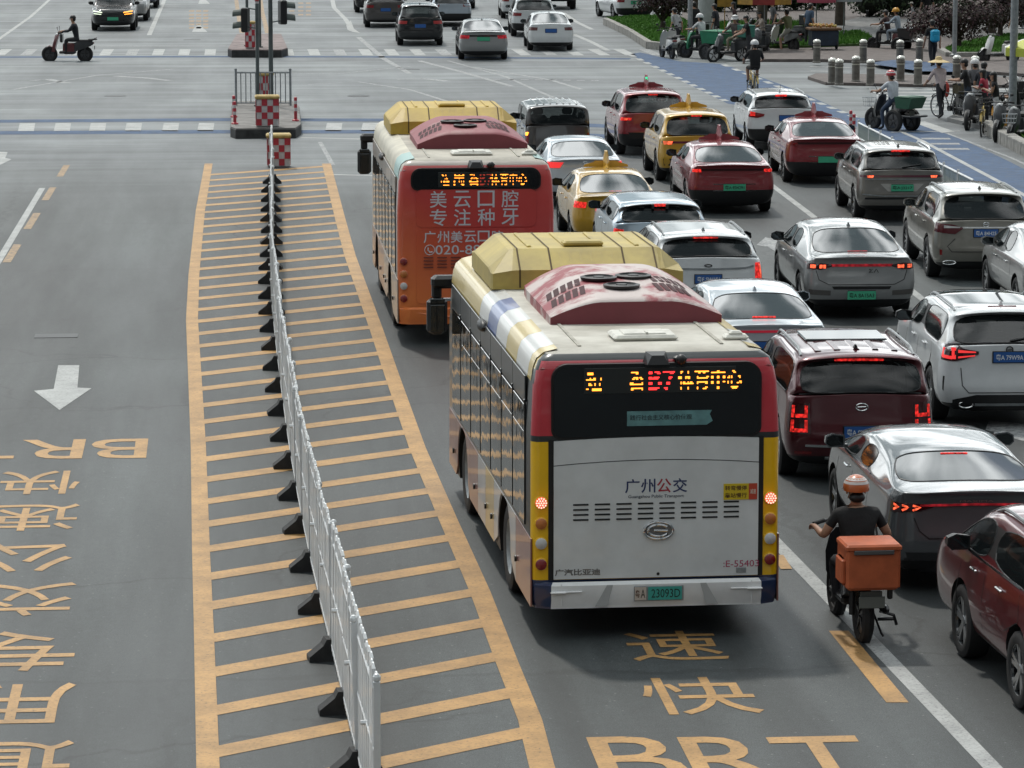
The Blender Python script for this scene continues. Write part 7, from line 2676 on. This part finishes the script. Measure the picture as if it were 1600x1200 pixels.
scooter(P(1608, 190), hx(1608, 190, 1580, 186), 'grey scooter with teal mirror behind the corner pole', mat('scooter_grey', (.16, .17, .17), .4), accent=WHITEP2, seat=.78)

# ---- cyclist in black seen from behind
rz_ = hx(1180, 160, 1175, 120)
bicycle(P(1181, 152), 0.05, 'yellow bicycle ridden by the person in black on the blue lane', BIKEY, basket=False)
person(P(1181, 152) + Vector((0, .25, 0)), 0.05, 'cyclist in black T-shirt and pale helmet seen from behind', 'ride', CBLACK, cloth('dark_shorts', (.025, .022, .022)), shorts=True, sleeve=.85, hat='helmet', hatm=[mat('helmet_white', (.6, .6, .6), .4)], seat=.98, lean=.06, reach=(.27, .46, 1.10), group='riders on two wheels')

# ---- riders and trike under the column
rz_ = hx(1133, 92, 1073, 89)
d_ = Vector((-math.sin(rz_), math.cos(rz_), 0))
scooter(P(1112, 92), rz_, 'bright green delivery trike beneath the thick pale column', GREENB, 'cargo trike', seat=.78, r=.27, wb=1.25, trike=(GREENB, (.85, .85, .46), .60), tyre_w=.07)
person(P(1112, 92) + d_ * .45, rz_, 'rider in white shirt on the green delivery trike', 'ride', cloth('white', (.55, .55, .56)), hat='helmet', hatm=[mat('helmet_white', (.6, .6, .6), .4)], seat=.86, group='riders on two wheels')
scooter(P(1158, 95), hx(1158, 95, 1133, 96), 'dark scooter with white front wheel waiting beside the green trike', CHARC, white_rim=True, seat=.80, r=.27, box=(mat('box_teal', (.03, .16, .12), .6), (.5, .48, .45), .86))
person(P(1150, 94), hx(1158, 95, 1133, 98), 'rider in patterned dark shirt and white helmet', 'ride', cloth('patterned', (.10, .085, .08)), cloth('khaki', (.24, .21, .15)), hat='helmet', hatm=[mat('helmet_white', (.6, .6, .6), .4), CBLACK], seat=.86, group='riders on two wheels')
person(P(1170, 97), R(88), 'young man in black standing between two scooters', 'stand', CBLACK, cloth('charcoal', (.03, .03, .034)), sleeve=.6, reach=(.14, .45, 1.02), group='people at the junction', shoe=mat('shoe_white', (.5, .5, .5), .6))
scooter(P(1196, 84), hx(1196, 84, 1172, 88), 'dark scooter ridden by the woman with long hair', CHARC, seat=.78)
person(P(1192, 84), R(95), 'woman with long dark hair on a dark scooter', 'ride', cloth('beige_top', (.34, .29, .25)), long_hair=True, seat=.84, group='riders on two wheels')
scooter(P(1240, 81), hx(1240, 81, 1206, 79), 'white fronted scooter with pale tail near the fruit stall', mat('scooter_grey', (.16, .17, .17), .4), accent=WHITEP2, seat=.78, r=.26, box=None)
person(P(1232, 81), hx(1240, 81, 1206, 79), 'person in olive vest and shorts on the white fronted scooter', 'ride', cloth('olive', (.12, .13, .06)), cloth('pale_shorts', (.34, .34, .30)), shorts=True, sleeve=.3, seat=.86, foot_down=-1, group='riders on two wheels')
scooter(P(1062, 88), hx(1062, 88, 1040, 84), 'white scooter parked by the green island at the left of the group', WHITEP2, seat=.76)
person(P(1060, 78), R(40), 'person with grey hair bending by the white scooter', 'walk', cloth('pale_grey', (.34, .35, .35)), lean=.22, group='people at the junction', scale=.95)
person(P(1086, 70), R(20), 'person in dark clothes behind the thin grey pole', 'stand', CBLACK, group='people at the junction')

# ---- three wheeler with two people
rz_ = hx(1412, 80, 1375, 79)
d_ = Vector((-math.sin(rz_), math.cos(rz_), 0))
scooter(P(1408, 80), rz_, 'dark maroon mobility trike carrying two people', MAROON, 'trike', accent=CHARC, seat=.74, r=.24, wb=1.15, trike=(CHARC, (.6, .5, .4), .5), tyre_w=.07)
person(P(1408, 80) + d_ * .55, rz_, 'man in dark shirt steering the mobility trike', 'ride', cloth('maroon_dark', (.05, .025, .025)), sleeve=.8, seat=.80, group='riders on two wheels')
person(P(1408, 80) + d_ * .12, rz_, 'passenger in pale blue with an orange helmet on the mobility trike', 'ride', cloth('pale_blue', (.30, .36, .42)), cloth('pale_blue', (.30, .36, .42)), long_sleeve=True, hat='helmet', hatm=[mat('helmet_yellow', (.55, .27, .03), .35)], seat=.86, group='riders on two wheels')

for (u, v, u2, v2, nm, col, kw) in (
    (1124, 78, 1100, 76, 'dark scooter parked behind the green delivery trike', CHARC, {}),
    (1172, 74, 1150, 73, 'pale fronted scooter parked beyond the young man in black', MATS['scooter_grey'], dict(accent=WHITEP2)),
    (1205, 70, 1182, 69, 'black scooter parked under the striped parasol', FRAMEB, {}),
    (1252, 72, 1228, 71, 'dark scooter parked left of the fruit cart', CHARC, dict(box=(FRAMEB, (.45, .42, .40), .84))),
    (1050, 92, 1030, 88, 'white scooter at the tip of the green island kerb', WHITEP2, {}),
    (1575, 216, 1556, 222, 'dark scooter with yellow panel behind the woman in shorts', MATS['bike_orange'], dict(accent=CHARC)),
    (1598, 222, 1578, 228, 'black electric bike at the lawn corner by the frame edge', CHARC, dict(basket=True)),
    (1545, 186, 1520, 182, 'dark scooter parked among the bicycles by the crossing', CHARC, dict(accent=WHITEP2))):
    scooter(P(u, v), hx(u, v, u2, v2), nm, col, seat=.78, r=.26, **kw)
person(P(1120, 74), R(60), 'person in navy waiting behind the green delivery trike', 'stand', cloth('dark_navy', (.015, .017, .024)), group='people at the junction')
person(P(1210, 66), R(100), 'person in grey standing under the striped parasol', 'stand', cloth('grey', (.12, .12, .13)), hat='cap', hatm=[mat('cap_pale', (.5, .48, .42), .7)], group='people at the junction')
person(P(1150, 70), R(80), 'person in dark red top in the crowd under the parasol', 'stand', cloth('maroon_dark', (.05, .025, .025)), group='people at the junction', long_hair=True)
person(P(1590, 205), R(80), 'person in black crouching over a scooter by the corner pole', 'ride', CBLACK, seat=.72, group='people by the crossing', hat='helmet', hatm=[mat('helmet_white', (.6, .6, .6), .4)])
# ---- walkers
bp_ = person(P(1457, 108), 0.15, 'walker in black with a bright blue backpack', 'walk', CBLACK, group='people on the plaza', scale=1.02)
b = MB(); b.rbox((0, -.20, 1.18), (.32, .18, .44), .06); b.rbox((0, -.30, 1.10), (.22, .05, .20), .02)
b.build('backpack', mat('backpack_blue', (.01, .30, .50), .6), bp_)
person(P(1449, 48), 0.3, 'tall person in black walking away on the pale footpath', 'walk', CBLACK, group='people on the plaza', scale=1.06)
person(P(1427, 48), R(80), 'small seated looking person with pale hat and dark shorts on the footpath', 'stand', cloth('white_top', (.45, .45, .46)), shorts=True, hat='cap', hatm=[mat('cap_pale', (.5, .48, .42), .7)], group='people on the plaza', scale=.72)
scooter(P(1582, 98), hx(1582, 98, 1550, 99), 'white scooter parked in front of the lawn by the grey pole', WHITEP2, seat=.78, r=.26)
scooter(P(1362, 28), hx(1362, 28, 1350, 32), 'white scooter parked by the hedge at the top of the plaza', WHITEP2, seat=.78)
scooter(P(1508, 22), hx(1508, 22, 1480, 22), 'dark scooter parked at the top right by the hedge', CHARC, seat=.78)
person(P(1585, 72), R(50), 'person in dark clothes by the pole at the far right lawn', 'stand', cloth('grey_dark', (.05, .05, .055)), group='people on the plaza')
# ------------------------------------------------------------------ bushes, hedges, stall
def foliage(name, mats, blobs, n, leaf, parent=None, seed=0, flat=.7):
    """leaf clumps spread through ellipsoids"""
    rn = random.Random(seed)
    b = MB()
    tot = sum(r[0] * r[1] * r[2] for _, r in blobs)
    for c, r in blobs:
        k = max(20, int(n * r[0] * r[1] * r[2] / tot))
        ph = [(rn.uniform(0, 6.3), rn.uniform(0, 6.3)) for _ in range(3)]
        for _ in range(k):
            d = Vector((rn.gauss(0, 1), rn.gauss(0, 1), rn.gauss(0, 1))).normalized()
            bump = 1 + .16 * math.sin(d.x * 5 + ph[0][0]) + .14 * math.sin(d.z * 6 + ph[1][0]) + .12 * math.sin(d.y * 7 + ph[2][1])
            rad = (rn.random() ** .33) * bump
            p = Vector((c[0] + d.x * r[0] * rad, c[1] + d.y * r[1] * rad, c[2] + d.z * r[2] * rad))
            if p.z < .02:
                continue
            nrm = (d + Vector((rn.uniform(-.8, .8), rn.uniform(-.8, .8), rn.uniform(-.3, .9)))).normalized()
            t = nrm.orthogonal().normalized()
            t = (Matrix.Rotation(rn.uniform(0, 6.3), 3, nrm) @ t)
            u = nrm.cross(t)
            s_ = leaf * rn.uniform(.6, 1.35)
            b.add([p - t * s_, p - u * s_ * .5, p + t * s_, p + u * s_ * .5], [(0, 1, 2, 3)], rn.choice(range(len(mats))))
    return b.build(name, mats, parent)
MARL = [mat('leaf_maroon', (.060, .022, .026), .6), mat('leaf_maroon_dark', (.030, .014, .017), .6), mat('leaf_maroon_green', (.050, .040, .026), .6)]
GRL = [mat('leaf_green', (.030, .060, .022), .6), mat('leaf_dark', (.016, .032, .014), .6), mat('leaf_mid', (.045, .080, .028), .6)]
BARK = mat('bark', (.07, .055, .042), .9, var=.3, vscale=6)
def bush(u, v, blobs, label, mats, n, leaf, seed, z0=.1, trunk=True, name='bush', cat='bush', group='clipped bushes'):
    root = empty(name, P(u, v, z0), 0, label, cat, group)
    if trunk:
        b = MB()
        rn = random.Random(seed)
        b.tube([(0, 0, 0), (.03, .02, .4), (0, 0, .9)], .10, 8, radii=[.13, .10, .07])
        for k in range(5):
            a = k * 1.26
            b.tube([(0, 0, .35), (math.cos(a) * .35, math.sin(a) * .35, .75), (math.cos(a) * .7, math.sin(a) * .7, 1.1)], .04, 6, radii=[.06, .04, .02])
        b.build('trunk', BARK, root, True)
    foliage('crown', mats, blobs, n, leaf, root, seed)
    return root
bush(1035, 46, [((-.2, 0, 1.35), (1.0, .9, .75)), ((.5, .1, 1.2), (.75, .8, .6))], 'rounded maroon bush on the green island by the white hatchback', MARL, 3800, .07, 1, .2)
bush(1497, 74, [((-.2, 0, 1.15), (1.5, 1.0, .75)), ((1.1, .2, 1.25), (.9, .8, .6)), ((-1.3, 0, .85), (.8, .7, .55))], 'wide maroon bush on the lawn behind the bollards', MARL, 5200, .07, 2, .2)
bush(1562, 58, [((0, 0, 1.35), (1.3, .9, .8)), ((.9, 0, 1.0), (.7, .7, .6))], 'dark maroon bush at the far right of the plaza', MARL, 4200, .07, 3, .2)
bush(1545, 34, [((0, 0, .9), (2.2, .8, .65))], 'low green shrub between the maroon bushes', GRL, 3200, .07, 4, .12, False)
def hedge(pts, wd, hgt, label, n, seed, z0=.1):
    root = empty('hedge', (pts[0].x, pts[0].y, z0), 0, label, 'hedge', 'hedges round the plaza')
    bl = []
    for a_, b_ in zip(pts, pts[1:]):
        k = max(2, int((b_ - a_).length / (wd * .7)))
        for i in range(k):
            p = a_.lerp(b_, (i + .5) / k)
            bl.append(((p.x - pts[0].x, p.y - pts[0].y, hgt * .5), (wd * .62, wd * .62, hgt * .58)))
    foliage('foliage', GRL, bl, n, .085, root, seed)
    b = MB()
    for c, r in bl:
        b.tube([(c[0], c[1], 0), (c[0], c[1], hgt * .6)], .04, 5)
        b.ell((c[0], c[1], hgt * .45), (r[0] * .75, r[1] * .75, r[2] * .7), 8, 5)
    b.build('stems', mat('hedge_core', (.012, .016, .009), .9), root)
    return root
hedge(px((1066, 22), (1180, 20), (1300, 18)), 1.5, 1.7, 'dark hedge behind the stall and scooters', 9000, 5)
hedge(px((1338, 30), (1420, 28), (1560, 22)), 1.5, 1.7, 'dark green hedge along the pale footpath', 9000, 6)
hedge(px((1560, 12), (1700, 14)), 1.6, 1.9, 'hedge at the top right corner behind a parked scooter', 5000, 7)
hedge(px((1300, -2), (1420, -6), (1640, -10)), 1.8, 2.4, 'tall hedge closing the top of the plaza', 7000, 8)
hedge(px((1085, -4), (1180, -6), (1300, -6)), 1.8, 2.6, 'tall hedge behind the striped parasol', 7000, 9)

def street_tree(u, v, label, hgt, rad, seed):
    root = empty('street_tree', P(u, v, .1), 0, label, 'tree', 'street trees shading the plaza')
    rn = random.Random(seed)
    b = MB()
    b.tube([(0, 0, 0), (.05, .03, hgt * .25), (-.05, .05, hgt * .5), (0, 0, hgt * .75)], .2, 10, radii=[.24, .19, .16, .08])
    for k in range(7):
        a = k * .9 + rn.random()
        z_ = hgt * (.38 + .05 * k)
        b.tube([(0, 0, z_), (math.cos(a) * rad * .35, math.sin(a) * rad * .35, z_ + hgt * .12), (math.cos(a) * rad * .75, math.sin(a) * rad * .75, z_ + hgt * .2)], .06, 6, radii=[.09, .06, .025])
    b.build('trunk', BARK, root, True)
    bl = [((math.cos(a) * rad * .5, math.sin(a) * rad * .5, hgt * rn.uniform(.66, .9)), (rad * .55, rad * .55, rad * .36)) for a in [k * 1.05 + rn.random() * .5 for k in range(6)]] + [((0, 0, hgt * .95), (rad * .6, rad * .6, rad * .4))]
    foliage('crown', GRL, bl, 2600, .20, root, seed)
street_tree(1190, 52, 'tree trunk behind the striped parasol, crown above the picture', 9.5, 4.6, 31)
street_tree(1088, 30, 'tree trunk beyond the thick pale column, crown above the picture', 9, 4.4, 32)
street_tree(1312, 40, 'tree trunk beside the slim pole, crown above the picture', 9.5, 4.6, 33)
street_tree(1400, 24, 'tree trunk in the hedge by the pale footpath, crown above the picture', 9, 4.6, 34)
street_tree(1548, 52, 'tree trunk between the maroon bushes, crown above the picture', 9, 4.6, 35)
street_tree(1625, 60, 'tree trunk beyond the right edge of the lawn, crown above the picture', 9, 4.6, 36)

# fruit stall and parasols
BLUEC = mat('cart_blue', (.020, .035, .06), .6, var=.3, vscale=4)
ct = empty('fruit_cart', P(1290, 78, .11), 0.05, 'dark blue fruit cart with orange fruit on its tray', 'cart')
b = MB(); b.rbox((0, .4, .45), (1.05, .75, .62), .03); b.build('cabinet', BLUEC, ct)
b = MB(); b.rbox((0, .4, .80), (1.25, .90, .10), .02); b.build('tray', mat('tray_wood', (.14, .075, .035), .8, var=.3), ct)
for sx in (-1, 1):
    b = MB(); b.lathe([(.16, -.03), (.17, -.02), (.17, .02), (.16, .03), (0, .03)], 14, axis='X', M=Matrix.Translation((sx * .45, .1, .17))); b.build('wheel', RUBBER, ct, True)
b = MB(); rn = random.Random(4)
for i in range(46):
    b.ell((rn.uniform(-.55, .55), rn.uniform(.05, .75), .90 + rn.uniform(0, .07)), (.055, .055, .052), 6, 4, rn.choice((0, 0, 1)))
fr = b.build('fruit', [mat('fruit_orange', (.40, .19, .04), .5), mat('fruit_yellow', (.42, .32, .08), .5)], ct, True); fr['kind'] = 'stuff'
person(P(1262, 74, .1), R(-60), 'stallholder in blue beside the fruit cart', 'stand', cloth('stall_blue', (.05, .085, .14)), group='people on the plaza')
def parasol(u, v, hgt, rad, cols, label, lettering=None, z0=.1, tilt=0.0, group='market parasols'):
    root = empty('parasol', P(u, v, z0), 0, label, 'parasol', group)
    root.rotation_euler = (tilt, 0, 0.2)
    b = MB(); b.cyl((0, 0, 0), (0, 0, hgt + .35), .025, n=8); b.cyl((0, 0, 0), (0, 0, .08), .22, n=12); b.build('pole', STEEL, root)
    n = 8
    for k in range(n):
        a0, a1 = 2 * math.pi * k / n, 2 * math.pi * (k + 1) / n
        p0, p1 = Vector((rad * math.cos(a0), rad * math.sin(a0), hgt)), Vector((rad * math.cos(a1), rad * math.sin(a1), hgt))
        top = Vector((0, 0, hgt + rad * .34))
        m0, m1 = p0.lerp(top, .5) + Vector((0, 0, .04)), p1.lerp(top, .5) + Vector((0, 0, .04))
        dn = Vector((0, 0, -.22))
        b = MB()
        b.add([p0, p1, m1, m0, top, p0 + dn, p1 + dn], [(0, 1, 2, 3), (3, 2, 4), (5, 6, 1, 0)])
        b.build('canopy_panel', cols[k % len(cols)], root)
        b = MB(); b.tube([(0, 0, hgt + rad * .30), p0 + Vector((0, 0, .0))], .010, 4); b.build('rib', STEEL, root)
    return root
PRED, PYEL = mat('parasol_red', (.24, .03, .025), .7, var=.3, vscale=5), mat('parasol_yellow', (.36, .20, .03), .7, var=.3, vscale=5)
ps = parasol(1194, 78, 2.0, 1.12, [PYEL, PRED], 'red and yellow market parasol above the riders')
parasol(1275, 62, 1.75, .85, [mat('parasol_pink', (.38, .07, .11), .6)], 'pink market parasol behind the fruit cart')
parasol(1318, 60, 1.75, .80, [mat('parasol_grey', (.30, .32, .34), .6)], 'pale grey market parasol right of the pink one')
parasol(1618, 208, 2.35, .95, [mat('parasol_white', (.6, .6, .56), .6), mat('parasol_lime', (.45, .48, .05), .6), mat('parasol_dark', (.02, .022, .03), .6)], 'white and lime parasol cut by the right frame edge', group='bike parasols')
b = MB(); b.rbox((0, 0, 1.55), (.62, .04, .42), .01); b.cyl((0, 0, 0), (0, 0, 1.5), .02, n=6)
sg = empty('stall_sign', P(1132, 62, .1), 0, 'small yellow stall sign beside the thick pale column', 'sign')
b.build('board', PYEL, sg)
